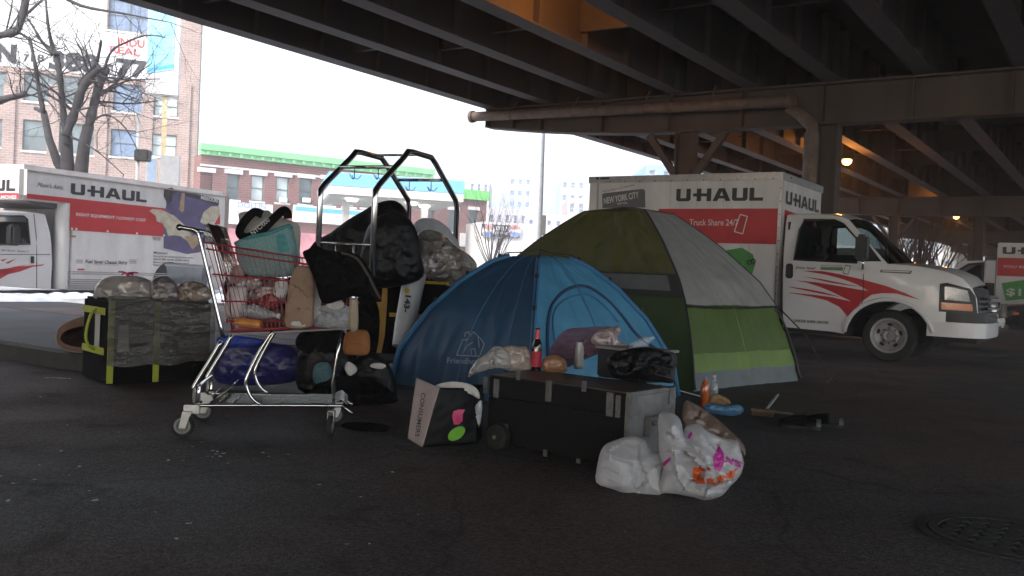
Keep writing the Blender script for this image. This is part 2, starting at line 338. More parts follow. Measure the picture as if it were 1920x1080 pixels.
for vc in VC[1:6]:
    for dv in (4.5, 9, 13.5, 17.6, 21.75):
        v = vc+dv
        for k in range(NB-1):
            s = S0+SP*k; ofs = .35 if k % 2 else -.35; own = vc < 40 and 0 < v < 45 and k < 10; m = MB() if own else rest
            m.beam(W(s+.2, v+ofs, ZB+.32), W(s+SP-.2, v+ofs, ZB+.32), .09, .02)
            if (k+int(dv)) % 3 == 0 or (k == 3 and dv > 21): m.obox(W(s+SP/2, v+ofs, ZB+.77), SP/2-.03, .01, .44, VT, VD)
            if own: m.xf(inv).build('cross_frame', M['steel'], via)
tag(rest.xf(inv).build('cross_frames', M['steel'], via), kind='stuff')
# ---- piers
def pier(vc, cols, label, braces):
    p = thing('steel_pier', label, 'bridge pier', W(cols[0], vc, 0), 0, 'steel piers under the highway'); iv = Matrix.Translation(-p.location)
    def low(s): return 4.65 + (.42*((-8.6-s)/6.5)**2 if s < -8.6 else 0)
    ss = [-15.1+i*.5 for i in range(0, 14)]+[-8+i*2 for i in range(0, 15)]
    m = MB()
    for a, b in zip(ss, ss[1:]):
        za, zb = low(a), low(b)
        m.add([W(a, vc-.22, za), W(b, vc-.22, zb), W(b, vc+.22, zb), W(a, vc+.22, za), W(a, vc-.22, za+.035), W(b, vc-.22, zb+.035), W(b, vc+.22, zb+.035), W(a, vc+.22, za+.035)],
              [(0, 3, 2, 1), (4, 5, 6, 7), (0, 1, 5, 4), (2, 3, 7, 6)])
        m.add([W(a, vc-.012, za+.03), W(b, vc-.012, zb+.03), W(b, vc-.012, 5.54), W(a, vc-.012, 5.54), W(a, vc+.012, za+.03), W(b, vc+.012, zb+.03), W(b, vc+.012, 5.54), W(a, vc+.012, 5.54)], [(0, 1, 2, 3), (7, 6, 5, 4)])
    m.prism([(-15.1, vc-.22), (20, vc-.22), (20, vc+.22), (-15.1, vc+.22)], lambda s, v, w: W(s, v, w), 5.54, 5.585)
    s = -15.08
    while s < 19:
        for sg in (-1, 1): m.obox(W(s, vc+sg*.11, (low(s)+5.54)/2+.01), .012, .095, (5.5-low(s))/2, VT, VD)
        s += 1.87 if s > -14 else .9
    m.xf(iv).build('cap_beam', M['steelb'], p)
    for i, c in enumerate(cols):
        m = MB()
        for sg in (-1, 1): m.obox(W(c+sg*.2, vc, 2.32), .018, .2, 2.32, VT, VD)
        m.obox(W(c, vc, 2.32), .18, .014, 2.32, VT, VD); m.obox(W(c, vc, .03), .35, .35, .03, VT, VD)
        m.xf(iv).build('column', M['steelb'], p)
        if i in braces:
            for sg in (-1, 1):
                m = MB(); m.beam(W(c+sg*.22, vc, 3.55), W(c+sg*1.0, vc, 4.63), .16, .16); m.xf(iv).build('knee_brace', M['steelb'], p)
    return p
pier(20.8, (-9.1, -5.66, 8, 14), 'nearest steel pier, its cap beam carrying the rusty drain pipe above the nearer white truck', (0,))
pier(47.9, (-9.7, -5.9, 8, 14), 'second steel pier, brown columns rising behind the van cab of the nearer truck', (0,))
for i, vc in enumerate(VC[4:7]): pier(vc, (-9.7, -5.9, 8, 14), ['third steel pier, mostly hidden far behind the parked trucks', 'fourth steel pier, far away under the deck', 'fifth steel pier, farthest under the deck'][i], (0,))
# ---- drain pipe along the nearest cap
dp = thing('drain_pipe', 'rusty brown drain pipe strapped along the nearest cap beam with a capped end', 'pipe', W(-15.6, 20.3, 5.3)); iv = Matrix.Translation(-dp.location)
a0 = PLN(885, 219, W(0, 20.35), VT); a1 = PLN(1490, 190, W(0, 20.35), VT)
zA = a0[1]; zB_ = a1[1]
P0 = W(a0[0], 20.35, zA); P1 = W(a1[0], 20.35, zB_)
m = MB(); m.tube([P0, P1], .135, 16); m.lathe([(0, 0), (.17, 0), (.17, .1), (.135, .1)], 16, P0-VT*.04, VT); m.lathe([(0, -.06), (.1, -.05), (.19, 0), (.2, .06), (.19, .13), (.135, .14)], 20, P1-VT*.02, VT*-1)
m.xf(iv).build('main_pipe', M['pipe'], dp, smooth=40)
m = MB(); Pe = P1-VT*.1; q = W(-5.95, 20.42, 0)
m.tube([P1-VT*.14+VD*.05+Vector((0, 0, -.12)), P1+VT*.08+VD*.04+Vector((0, 0, -.26)), Vector((q.x, q.y, zB_-.55)), Vector((q.x, q.y, zB_-.75))], .13, 14)
m.xf(iv).build('elbow', M['pipe'], dp, smooth=40)
zb = PLN(1525, 345, W(0, 20.42), VT)[1]
m = MB(); m.tube([Vector((q.x, q.y, zB_-.73)), Vector((q.x, q.y, zb))], .165, 18); m.tube([Vector((q.x, q.y, (zB_+zb)/2-.3)), Vector((q.x, q.y, (zB_+zb)/2-.36))], .185, 18)
m.xf(iv).build('downspout', M['pipe'], dp, smooth=40)
for px in (960, 1075, 1208, 1255, 1332):
    s_, z_ = PLN(px, 212, W(0, 20.35), VT); zz = zA+(zB_-zA)*(s_-a0[0])/(a1[0]-a0[0]); c = W(s_, 20.35, zz)
    m = MB(); m.tube([c+VD*(.15*math.cos(t))+Vector((0, 0, .15*math.sin(t))) for t in [i*math.pi/8 for i in range(16)]], .014, 6, closed=True)
    m.beam(c+Vector((0, 0, .14)), W(s_, 20.6, 5.7), .04, .015); m.xf(iv).build('hanger_strap', M['pipe'], dp, smooth=30)

# ---- sodium lamps under the deck
def lamp(s, v, label, power=60, z=5.25):
    p = thing('deck_lamp', label, 'lamp', W(s, v, z), 0, 'sodium lamps under the deck'); 
    m = MB(); m.box(-.2, .2, -.14, .14, .06, .3); m.box(-.04, .04, -.04, .04, .3, max(.32, ZB-z+.02)); m.build('housing', M['black'], p, bevel=.02)
    bm = MB(); bm.lathe([(0, -.14), (.09, -.12), (.15, -.05), (.16, .03), (.12, .06), (0, .06)], 16); bm.build('lamp_lens_bowl', mat('sodium_glow', (1, .50, .13), .4, emit=2.4), p, smooth=True)
    l = bpy.data.lights.new('sodium', 'POINT'); l.energy = power; l.color = (1, .34, .06); l.shadow_soft_size = .16
    lo = bpy.data.objects.new('lamp_light', l); COL.objects.link(lo); lo.parent = p; lo.location = (0, 0, -.34)
    l2 = bpy.data.lights.new('sodium_up', 'POINT'); l2.energy = power*(.5 if z < 6 else .1); l2.color = (1, .32, .04); l2.shadow_soft_size = .1
    lo = bpy.data.objects.new('lamp_uplight', l2); COL.objects.link(lo); lo.parent = p; lo.location = (.0, 0, .75)
    return p
pL1 = G(1588, 302, 5.25); pL2 = G(1793, 406, 5.25)
lamp(pL1.dot(VT), pL1.dot(VD), 'glowing orange lamp beside the nearest steel column', 40)
lamp(pL2.dot(VT), pL2.dot(VD), 'smaller glowing orange lamp above the far U-HAUL truck', 40)
LAMP0 = W(-8.55, 10.5, 5.25)
lamp(-7.85, 13.6, 'orange lamp tucked up between two girders, lighting their webs', 24, 6.4)
# ================================================================ VEHICLES
def wheel(parent, c, r, w, ydir, rim=True, rw=None):
    """tyre with rim as sub-part; axis along local y, outer face towards -y*ydir"""
    rw = rw or r*.68; c = Vector(c); ax = Vector((0, -1, 0))*ydir
    m = MB(); m.lathe([(rw*.97, -w/2), (r*.9, -w/2), (r*.985, -w*.36), (r, -w*.2), (r, w*.2), (r*.985, w*.36), (r*.93, w/2), (rw*1.08, w*.5), (rw*.97, w*.42)], 40, c, ax)
    t = m.build('wheel', M['rubber'], parent, smooth=35)
    if rim:
        m = MB(); m.lathe([(0, w*.1), (rw*.12, w*.1), (rw*.16, w*.34), (rw*.3, w*.36), (rw*.36, w*.12), (rw*.5, w*.07), (rw*.72, w*.2), (rw*.82, w*.3), (rw*.86, w*.42), (rw*.99, w*.45), (rw*.99, w*.2)], 40, c, ax)
        u = Vector((1, 0, 0)); v = Vector((0, 0, 1))
        m.build('rim', M['rimw'], t, smooth=35)
        m = MB()
        for k in range(5):
            a = k*2*math.pi/5+.3; cc = c+ax*(w*.19)+(u*math.cos(a)+v*math.sin(a))*rw*.62; tt = u*-math.sin(a)+v*math.cos(a); rr_ = u*math.cos(a)+v*math.sin(a)
            m.add([cc+tt*(math.cos(q)*rw*.15)+rr_*(math.sin(q)*rw*.09)+ax*.012 for q in [i*math.pi/5 for i in range(10)]], [tuple(range(10))])
        for k in range(8):
            a = k*2*math.pi/8; cc = c+ax*(w*.2)+(u*math.cos(a)+v*math.sin(a))*rw*.43; m.cyl(cc, cc+ax*.02, .012, 6)
        m.build('rim_holes', M['dark'], t)
    return t
M['rimw'] = mat('rim_paint', (.32, .3, .3), .45, .3, .15, 10)
# ---------------------------------------------------------------- nearer truck (right): van cab and short box
c0 = G(1664, 679); TRT = thing('moving_truck', 'white and red moving truck with van cab and short box, parked behind the green tent', 'truck', (c0.x, c0.y, 0), R(-34.1), 'moving trucks')
def tr(px, py, off=0.0):
    s, z = PLN(px, py, c0+VD*off, VT); return (s, z)
WID = 1.98
def cabY(x, z):
    y = 0.0
    if z > 1.28: y += (z-1.28)*.20 + max(0, z-1.9)**2*1.2
    if z < .62: y += (.62-z)*.06
    if x > .45: y += .30*((x-.45)/.75)**2.4
    if z > 1.12 and x > .1: y += .25*(z-1.12)*min(1, (x-.1)*2)
    return y
def cfn(o=0.0, far=False):
    return (lambda u, v: Vector((u, WID-cabY(u, v)+o, v))) if far else (lambda u, v: Vector((u, cabY(u, v)-o, v)))
roof = [tr(*p) for p in ((1468, 401), (1500, 400), (1540, 400), (1568, 404), (1587, 411))]
wsb = tr(1664, 495); wst = roof[-1]
hood = [tr(*p) for p in ((1664, 495), (1700, 497), (1740, 502), (1776, 510), (1803, 522), (1820, 540), (1828, 560), (1831, 600))]
archc = tr(1664, 634); ar = .60
arch = []
for k in range(0, 13):
    a = math.pi*(-.02 + k*1.02/12); arch.append((archc[0]+ar*math.cos(a)*1.0, max(.36, archc[1]+ar*math.sin(a)*.92)))
lowf = tr(1740, 606)
side = roof + hood + [lowf, (arch[0][0], lowf[1]-.02)] + arch[1:] + [(arch[-1][0]-.02, .36), tr(1560, 622), tr(1468, 613)]
win = [tr(*p) for p in ((1502, 411), (1560, 411), (1577, 419), (1608, 452), (1606, 492), (1488, 486), (1495, 430))]
vent = [tr(*p) for p in ((1612, 446), (1621, 452), (1652, 490), (1613, 490))]
for far in (False, True):
    m = MB(); m.face2d([side, win[::-1], vent[::-1]], cfn(0, far), .08); m.build('body_side', M['white'], TRT, smooth=30, merge=True)
    m = MB(); m.face2d([win], cfn(-.012, far), .12); m.build('side_window', M['glass'], TRT, smooth=True)
    m = MB(); m.face2d([vent], cfn(-.012, far), .12); m.build('vent_window', mat('tinted_glass', (.03, .03, .035), .08, 0), TRT, smooth=True)
    m = MB(); wl = [Vector((u, v, 0)) for u, v in win]; m.tube([cfn(.004, far)(u, v) for u, v in win], .016, 6, closed=True); m.build('window_seal', M['black'], TRT, smooth=40)
def strip(pts, name, mt, bulge=.05, bx=0.0, nv=10, solid=False):
    n = len(pts)-1
    def fn(i, j):
        k = i*n; a = int(min(n-1e-6, k)); t = k-a; x = pts[a][0]+(pts[a+1][0]-pts[a][0])*t; z = pts[a][1]+(pts[a+1][1]-pts[a][1])*t
        y0 = cabY(x, z); y1 = WID-y0; c = 1-(2*j-1)**2
        return (x+bx*c*(.4+.6*t if n == 1 else 1), y0+(y1-y0)*j, z+bulge*c)
    m = MB(); m.grid(fn, max(n*2, 4), nv); return m.build(name, mt, TRT, smooth=35)
strip(roof, 'roof', M['white'], .06)
strip([wst, wsb], 'windshield', glass('windshield_glass', (.25, .3, .3), .8), .05, .16)
strip(hood[:6], 'hood', M['white'], .05, .05)
fr = [hood[5], hood[6], hood[7], (hood[7][0]+.01, .60)]
strip(fr, 'front_panel', M['black'], 0, .04)
# grille bars
for k in range(5):
    z = .68+k*.075
    m = MB(); m.tube([(1.20+.05*(1-(2*j/10-1)**2)-.02, .42+(WID-.84)*j/10, z) for j in range(11)], .018, 6); m.build('grille_bar', M['grey'], TRT, smooth=True)
m = MB(); m.lathe([(0, 0), (.06, 0), (.06, .02), (0, .02)], 16, (1.26, WID/2, .86), (1, 0, 0)); m.build('badge', M['chrome'], TRT)
# headlights wrap the corner
hp = [tr(*p) for p in ((1762, 532), (1775, 530), (1816, 541), (1826, 556), (1829, 590), (1760, 584))]
for far in (False, True):
    m = MB(); m.face2d([hp], cfn(.006, far), .08); hl = m.build('headlight', M['black'], TRT, smooth=True)
    inn = [tr(*p) for p in ((1771, 538), (1778, 537), (1812, 545), (1817, 566), (1771, 562))]
    m = MB(); m.face2d([inn], cfn(.012, far), .08); m.build('lamp_glass', M['lens'], hl, smooth=True)
    amb = [tr(*p) for p in ((1765, 567), (1820, 571), (1821, 584), (1765, 580))]
    m = MB(); m.face2d([amb], cfn(.014, far), .08); m.build('turn_signal', M['amber'], hl, smooth=True)
# wheel arch lip and dark liner
arc2 = [(archc[0]+(ar+.0)*math.cos(a), archc[1]+(ar)*math.sin(a)*.92) for a in [math.pi*(.07+.9*k/20) for k in range(21)]]
for far in (False, True):
    m = MB(); m.tube([cfn(.012, far)(u, v) for u, v in arc2], .03, 8); m.build('wheel_arch_lip', M['white'], TRT, smooth=True)
y0, y1 = .14, WID-.14
m = MB(); m.grid(lambda i, j: (archc[0]+(ar-.0)*math.cos(math.pi*i), y0-.10+(y1-y0+.2)*j, archc[1]+(ar-.0)*.92*math.sin(math.pi*i)), 16, 1); m.build('wheel_well', M['dark'], TRT)
m = MB(); m.box(archc[0]-ar-1.2, archc[0]+ar+.1, .5, WID-.5, .30, .62); m.box(-1.9, -.62, .12, WID-.12, .32, .42); m.box(.45, 1.1, .2, WID-.2, .34, .66); m.build('underbody', M['dark'], TRT)
# bumper
bp_ = [tr(1738, 606), tr(1848, 606)]; xb1 = tr(1846, 620)[0]
def bump_fn(z0, z1, gr):
    def fn(i, j):      # path around: from near side rear to far side rear
        path = [(tr(1738, 606)[0], .02-gr), (xb1-.35, .03-gr), (xb1-.13, .10-gr), (xb1-.03+gr, .26), (xb1+.0+gr, .7), (xb1+.01+gr, WID/2), (xb1+.0+gr, WID-.7), (xb1-.03+gr, WID-.26), (xb1-.13, WID-.10+gr), (xb1-.35, WID-.03+gr), (tr(1738, 606)[0], WID-.02+gr)]
        k = i*(len(path)-1); a = int(min(len(path)-1-1e-6, k)); t = k-a
        return (path[a][0]+(path[a+1][0]-path[a][0])*t, path[a][1]+(path[a+1][1]-path[a][1])*t, z0+(z1-z0)*j)
    return fn
zt, zm, zl = tr(1840, 598)[1], tr(1840, 608)[1], tr(1846, 637)[1]
m = MB(); m.grid(bump_fn(zl, zm, .02), 40, 3); m.build('bumper', M['white'], TRT, smooth=40, solid=.05)
m = MB(); m.grid(bump_fn(zm+.005, zt+.07, .0), 40, 2); m.build('bumper_pad', M['black'], TRT, smooth=40, solid=.05)
wheel(TRT, (archc[0], .17, .375), .375, .24, 1); wheel(TRT, (archc[0], WID-.17, .375), .375, .24, -1)
wheel(TRT, (archc[0]-3.55, .17, .375), .375, .24, 1); wheel(TRT, (archc[0]-3.55, WID-.17, .375), .375, .24, -1)
# mirror
mp_ = tr(1622, 470); m = MB(); m.box(mp_[0]-.07, mp_[0]+.09, -.33, -.11, mp_[1]-.16, mp_[1]+.22); mo = m.build('mirror', M['black'], TRT, bevel=.035)
m = MB(); m.tube([(mp_[0]+.02, -.2, mp_[1]-.12), (mp_[0]+.02, -.17, mp_[1]-.26), (mp_[0]-.03, .02, mp_[1]-.27)], .016, 6); m.tube([(mp_[0]+.02, -.15, mp_[1]+.05), (mp_[0]-.03, .05, mp_[1]+.02)], .014, 6); m.build('mirror_arm', M['chrome'], mo, smooth=True)
h_ = [tr(*p) for p in ((1474, 497), (1477, 494), (1484, 494), (1487, 498), (1487, 518), (1484, 522), (1477, 522), (1473, 518))]
m = MB(); m.face2d([h_], cfn(.015)); m.build('door_handle', M['black'], TRT, solid=.02)
for pts in (((1619, 497), (1619, 520), (1618, 560), (1612, 585)), ((1466, 404), (1468, 500), (1467, 612))):
    m = MB(); m.tube([cfn(.001)(*tr(*p)) for p in pts], .006, 5); m.build('door_seam', M['dark'], TRT)
# interior
m = MB(); m.box(-.35, .1, .25, WID-.25, .95, 1.22); m.build('dashboard', M['dark'], TRT, bevel=.05)
for y in (.32, 1.15):
    m = MB(); m.box(-1.15, -.7, y, y+.5, .75, .92); m.box(-1.3, -1.12, y, y+.5, .85, 1.5); m.box(-1.28, -1.16, y+.12, y+.38, 1.52, 1.72); m.build('seat', M['dark'], TRT, bevel=.05)
m = MB(); m.tube([(-.5+.12*math.cos(a)*.4, .62+.18*math.sin(a), 1.2+.18*math.cos(a)) for a in [i*math.pi/10 for i in range(20)]], .016, 6, closed=True); m.build('steering_wheel', M['dark'], TRT, smooth=True)
m = MB(); m.box(-1.55, -1.52, .12, WID-.12, .45, 2.0); m.build('cab_rear_wall', M['dark'], TRT)
m = MB(); m.tube([(.25, .35, 1.215), (.1, .9, 1.24)], .008, 5); m.tube([(.3, 1.2, 1.215), (.14, 1.7, 1.24)], .008, 5); m.build('wiper', M['black'], TRT)
# red swoosh (traced on the door in the photo, laid on the curved door skin)
def zz(x, y): return tr(1480+x*.14583, 470+y*.14583)
sw = [[(165, 258), (420, 262), (640, 300), (960, 375), (1250, 455), (1480, 540), (1680, 632), (1500, 585), (1380, 552), (1200, 545), (1060, 565), (930, 655), (850, 770), (785, 920), (740, 830), (640, 720), (480, 640), (280, 590), (0, 545), (0, 538), (300, 565), (560, 600), (795, 652), (640, 575), (540, 525), (380, 460), (220, 410), (60, 380), (340, 405), (640, 455), (900, 500), (1020, 515), (860, 430), (700, 370), (480, 310), (300, 280)],
      [(165, 330), (420, 365), (640, 410), (930, 470), (700, 440), (480, 400)], [(0, 463), (220, 490), (440, 535), (680, 600), (440, 560), (240, 520), (0, 470)]]
decal('red_swoosh', [[zz(*p) for p in q] for q in sw], M['red'], TRT, cfn(.003), .08)
lettering('door_lettering', 'Drive Now!', M['ink'], TRT, cfn(.004), zz(90, 0)[0], zz(350, 0)[0], zz(90, 235)[1], zz(90, 200)[1], .02, .25)
lettering('door_lettering', 'UNDER 8,800 GROSS', M['ink'], TRT, cfn(.004), zz(100, 0)[0], zz(548, 0)[0], zz(100, 925)[1], zz(100, 880)[1]-.003, .02)
decal('green_label', [[zz(*p) for p in ((400, 208), (690, 215), (690, 258), (400, 245))]], mat('label_green', (.12, .2, .1), .5), TRT, cfn(.004), .1)
lettering('door_lettering', 'Reserve at your truck', M['ink'], TRT, cfn(.004), zz(410, 0)[0], zz(690, 0)[0], zz(410, 200)[1], zz(410, 180)[1])
decal('phone_drawing', [[zz(*p) for p in q] for q in ([(715, 180), (790, 195), (790, 205), (715, 190)], [(690, 285), (760, 300), (760, 310), (690, 297)], [(715, 190), (722, 192), (698, 287), (690, 285)], [(783, 204), (790, 205), (760, 300), (753, 299)])], M['ink'], TRT, cfn(.005), .1)
decal('fender_badge', [[zz(*p) for p in ((1170, 245), (1575, 258), (1560, 300), (1380, 290), (1170, 278))]], M['grey'], TRT, cfn(.004), .1)
decal('fender_badge_inner', [[zz(*p) for p in ((1195, 253), (1550, 266), (1540, 280), (1195, 266))]], M['white'], TRT, cfn(.006), .1)
# box
x1 = tr(1462, 450)[0]; x0 = tr(1121, 420)[0]-.02; zt1 = tr(1440, 325)[1]; zb = .50; YB0, YB1 = -.04, 2.14
xr = tr(1105, 400)[0]
m = MB(); m.box(xr, x1, YB0, YB1, zb, zt1); bx = m.build('cargo_box', M['boxw'], TRT, bevel=.02)
def bfn(o=.003): return lambda u, v: Vector((u, YB0-o, v))
def b(px, py): 
    s, z = PLN(px, py, c0+VD*YB0, VT); return (s, z)
def bz(x, y): return b(1080+x*.2963, 280+y*.2963)
m = MB(); m.box(xr-.01, x1+.02, YB0-.018, YB1+.02, zt1-.10, zt1+.012); m.box(x0-.0, x0+.03, YB0-.014, YB0, zb, zt1-.1); m.box(x1-.03, x1+.02, YB0-.02, YB0+.04, zb-.02, zt1-.1); m.box(xr, x1, YB0-.01, YB0, zb, zb+.09); m.build('roof_rail', M['alu'], bx, bevel=.006)
xs = b(1235, 400)[0]; rz0 = b(1400, 457)[1]; rz1 = b(1400, 391)[1]
decal('red_stripe', [[(xs, rz0), (x1-.035, rz0), (x1-.035, rz1), (xs, rz1)]], M['red'], bx, bfn(.003))
decal('front_stripe', [[(.1, rz0), (1.1, rz0-.03), (1.1, rz1-.06), (.1, rz1)]], M['red'], bx, lambda u, v: Vector((x1+.004, YB0+u*2.0, v)))
logo('side_logo', M['grey' if False else 'ink'], bx, bfn(.004), b(1268, 370)[0], b(1431, 370)[0], b(1350, 377)[1], b(1350, 353)[1])
logo('front_logo', M['ink'], bx, lambda u, v: Vector((x1+.006, YB0+u, v)), .22, 2.05, b(1350, 377)[1]-.03, b(1350, 353)[1]-.03)
decal('city_plate', [[bz(*p) for p in ((165, 285), (180, 278), (425, 250), (437, 262), (440, 368), (168, 372))]], M['grey'], bx, bfn(.003))
def rot_fn(px, py, ang, o=.005):
    c = b(px, py); return lambda u, v: Vector((c[0]+u*math.cos(ang)-v*math.sin(ang), YB0-o, c[1]+u*math.sin(ang)+v*math.cos(ang)))
for k in range(1, 7): x_ = x0+(x1-x0)*k/7; m = MB(); m.box(x_-.003, x_+.003, YB0-.0025, YB0, zb+.1, zt1-.11); m.build('panel_seam', M['alu'], bx)
lettering('plate_lettering', 'NEW YORK CITY', M['boxw'], bx, rot_fn(1133, 383, R(9)), 0, .66, 0, .11, .025)
lettering('plate_lettering', 'NEW YORK', M['boxw'], bx, rot_fn(1158, 384, R(5)), 0, .19, 0, .03, .02)
lettering('plate_lettering', 'Get Your Picture on a U-Haul Truck!', M['grey'], bx, rot_fn(1131, 361, R(10)), 0, .6, 0, .034, .01)
lettering('stripe_lettering', 'Truck Share 24/7', M['boxw'], bx, bfn(.005), b(1293, 415)[0], b(1385, 415)[0], b(1340, 423)[1], b(1340, 411)[1], .01)
pp = [bz(*p) for p in ((1040, 412), (1085, 425), (1055, 535), (1003, 520))]
m = MB()
for i in range(4):
    a = Vector((*pp[i], 0)); c = Vector((*pp[(i+1) % 4], 0)); d = (c-a).normalized(); n = Vector((-d.y, d.x, 0))*.008
    m.face2d([[(a+n).to_2d()[:], (c+n).to_2d()[:], (c-n).to_2d()[:], (a-n).to_2d()[:]]], bfn(.004+.001*i))
m.build('phone_outline', M['boxw'], bx)
decal('green_art', [[bz(*p) for p in ((870, 590), (945, 640), (1050, 622), (1120, 665), (1135, 730), (1115, 790), (1095, 805), (1050, 770), (1060, 735), (980, 690))]], M['green'], bx, bfn(.004))
m = MB()
for cx, cy in ((1096, 715), (1124, 708)): m.tube([Vector((b(1080+cx*.2963, 280+cy*.2963)[0]+.032*math.cos(a), YB0-.008, b(1080+cx*.2963, 280+cy*.2963)[1]+.032*math.sin(a))) for a in [i*math.pi/8 for i in range(16)]], .007, 5, closed=True)
m.build('art_circles', M['ink'], bx)
for k in range(12): MB().lathe([(0, .006), (.012, .006), (.012, 0)], 8, (x0+.25+k*.28, YB0-.018, zt1-.085), (0, -1, 0)).build('rivet', M['grey'], bx)
for k in range(10): MB().lathe([(0, .006), (.012, .006), (.012, 0)], 8, (x1+.0, YB0-.02, zb+.2+k*.2), (0, -1, 0)).build('rivet', M['grey'], bx)
decal('corner_marking', [[bz(*p) for p in ((130, 178), (150, 178), (150, 192), (130, 192))], [bz(*p) for p in ((158, 178), (215, 176), (215, 190), (158, 192))]], M['ink'], bx, lambda u, v: Vector((u, YB0-.022, v)))
# ---------------------------------------------------------------- left truck (long box with attic over the cab)
o0 = ray(50, 558); o0 = EYE + o0*(20.5/o0.y); EL = Vector((.419, .908, 0)).normalized(); NL = Vector((-EL.y, EL.x, 0))
TL = thing('moving_truck', 'long white and red moving truck with a rounded box, parked across the street', 'truck', (o0.x, o0.y, 0), math.atan2(EL.y, EL.x), 'moving trucks')
def tl(px, py, off=0.0): return PLN(px, py, o0+NL*off, EL)
xF = tl(40, 400)[0]; xM = tl(128, 450)[0]; xE = tl(426, 450)[0]; zT = tl(60, 309)[1]; zAt = tl(90, 379)[1]; zS = tl(160, 546)[1]+.02; BW = 2.42
m = MB(); prof = [(xF, zAt), (xM, zAt), (xM, zS), (xE, zS), (xE, zT), (xF, zT)]
m.prism(prof, lambda u, v, w: (u, w, v), 0, BW); bx = m.build('cargo_box', M['boxw'], TL, bevel=.11, seg=4, smooth=40)
f0 = lambda u, v: Vector((u, -.004, v)); f1 = lambda u, v: Vector((u, -.007, v)); f2 = lambda u, v: Vector((u, -.010, v))
def P(*a): return [tl(*p) for p in a]
def zl_(x, y): return tl(x*.40747, 280+y*.40747)
decal('red_stripe', [[(xF+.12, tl(50, 372)[1]), (xM+.02, tl(50, 372)[1]), (xM+.02, zl_(325, 372)[1]), (zl_(752, 385)[0], zl_(325, 372)[1]), (zl_(765, 252)[0], zl_(325, 225)[1]), (xF+.12, zl_(325, 225)[1])]], M['red'], bx, f0)
decal('front_stripe', [[(.12, tl(50, 372)[1]), (BW-.12, tl(50, 372)[1]), (BW-.12, zl_(325, 225)[1]), (.12, zl_(325, 225)[1])]], M['red'], bx, lambda u, v: Vector((xF-.004, u, v)))
logo('side_logo', M['ink'], bx, f1, zl_(325, 190)[0], zl_(675, 210)[0], zl_(325, 206)[1], zl_(325, 155)[1])
logo('front_logo', M['ink'], bx, lambda u, v: Vector((xF-.006, BW-.2-u, v)), 0, 2.0, tl(20, 356)[1], tl(20, 334)[1])
lettering('box_lettering', "Mom's Attic.", M['ink'], bx, f1, zl_(170, 165)[0], zl_(295, 165)[0], zl_(170, 172)[1], zl_(170, 150)[1], .0, .4)
lettering('box_lettering', 'RIGHT EQUIPMENT / LOWEST COST', M['boxw'], bx, f1, zl_(350, 300)[0], zl_(672, 300)[0], zl_(350, 308)[1], zl_(350, 291)[1], .02)
lettering('box_lettering', 'ONE-WAY & LOCAL MOVES', M['boxw'], bx, lambda u, v: Vector((xF-.006, BW-.15-u, v)), 0, 2.1, tl(20, 371)[1], tl(20, 364)[1], .02)
lettering('box_lettering', 'Fuel Saver Chassis Skirts', M['ink'], bx, f1, zl_(392, 515)[0], zl_(585, 515)[0], zl_(392, 524)[1], zl_(392, 507)[1], .02, .2)
lettering('box_lettering', 'improve fuel economy', M['ink'], bx, f1, zl_(430, 525)[0], zl_(545, 525)[0], zl_(430, 532)[1], zl_(430, 527)[1], 0)
m = MB()
for (a, b_) in ((350, 380), (595, 628)):
    for y in (508, 515, 522): m.face2d([[zl_(a, y), zl_(b_, y), zl_(b_, y+2), zl_(a, y+2)]], f1)
m.build('pinstripes', M['ink'], bx)
# picture panel: night sky patch, pale wings (generic), state plate, small print
decal('picture_panel', [[zl_(*p) for p in ((765, 250), (758, 195), (850, 190), (1005, 232), (1000, 300), (945, 360), (940, 470), (860, 482), (752, 455), (752, 330))]], M['purple'], bx, f1)
decal('pale_wing', [[zl_(*p) for p in ((685, 285), (700, 274), (740, 278), (800, 305), (845, 345), (900, 420), (885, 455), (865, 425), (830, 400), (800, 395), (772, 398), (762, 365), (745, 340), (720, 332), (714, 305))], [zl_(*p) for p in ((920, 335), (935, 290), (970, 262), (1008, 262), (1010, 300), (985, 330), (940, 345))]], M['cream'], bx, f2)
for q_ in ([zl_(*p) for p in ((822, 275), (835, 200), (848, 202), (846, 280), (835, 290))], [zl_(*p) for p in ((850, 400), (900, 395), (930, 425), (905, 440), (885, 462), (862, 425))]): decal('small_figure', [q_], mat('tan_vinyl', (.33, .24, .14), .5, 0, .3), bx, lambda u, v: Vector((u, -.013, v)))
decal('red_corner', [[zl_(*p) for p in ((1012, 298), (1012, 345), (985, 345))]], M['red'], bx, f1)
decal('dark_foliage', [[zl_(*p) for p in ((755, 182), (790, 176), (815, 195), (795, 205), (790, 240), (770, 250), (752, 215))]], M['ink'], bx, f2)
decal('state_plate', [[zl_(*p) for p in ((850, 200), (1006, 232), (1006, 256), (852, 214))]], M['ink'], bx, f2)
def tlrot(x, y, x2, y2, h):
    a = Vector(zl_(x, y)); c = Vector(zl_(x2, y2)); d = (c-a); n = Vector((-d.y, d.x)).normalized()*h
    return lambda u, v: Vector((a.x+d.x*u+n.x*v, -.014, a.y+d.y*u+n.y*v))
lettering('plate_lettering', 'MISSOURI', M['boxw'], bx, tlrot(922, 229, 1000, 247, .1), 0, 1, 0, 1, .03)
for i, (t_, a, b_, y) in enumerate((('Missouri', 706, 770, 475), ('Bats are the only mammals that fly and many species', 706, 890, 492), ('live in the caves of this state', 706, 870, 504), ('Share your adventure here', 704, 870, 520), ('fewest miles, lowest cost', 704, 800, 532), ('Used in town', 700, 740, 405), ('One-way', 704, 738, 415))):
    lettering('small_print', t_, M['ink'], bx, f1, zl_(a, y)[0], zl_(b_, y)[0], zl_(a, y)[1]-.03, zl_(a, y)[1]+.03, .015)
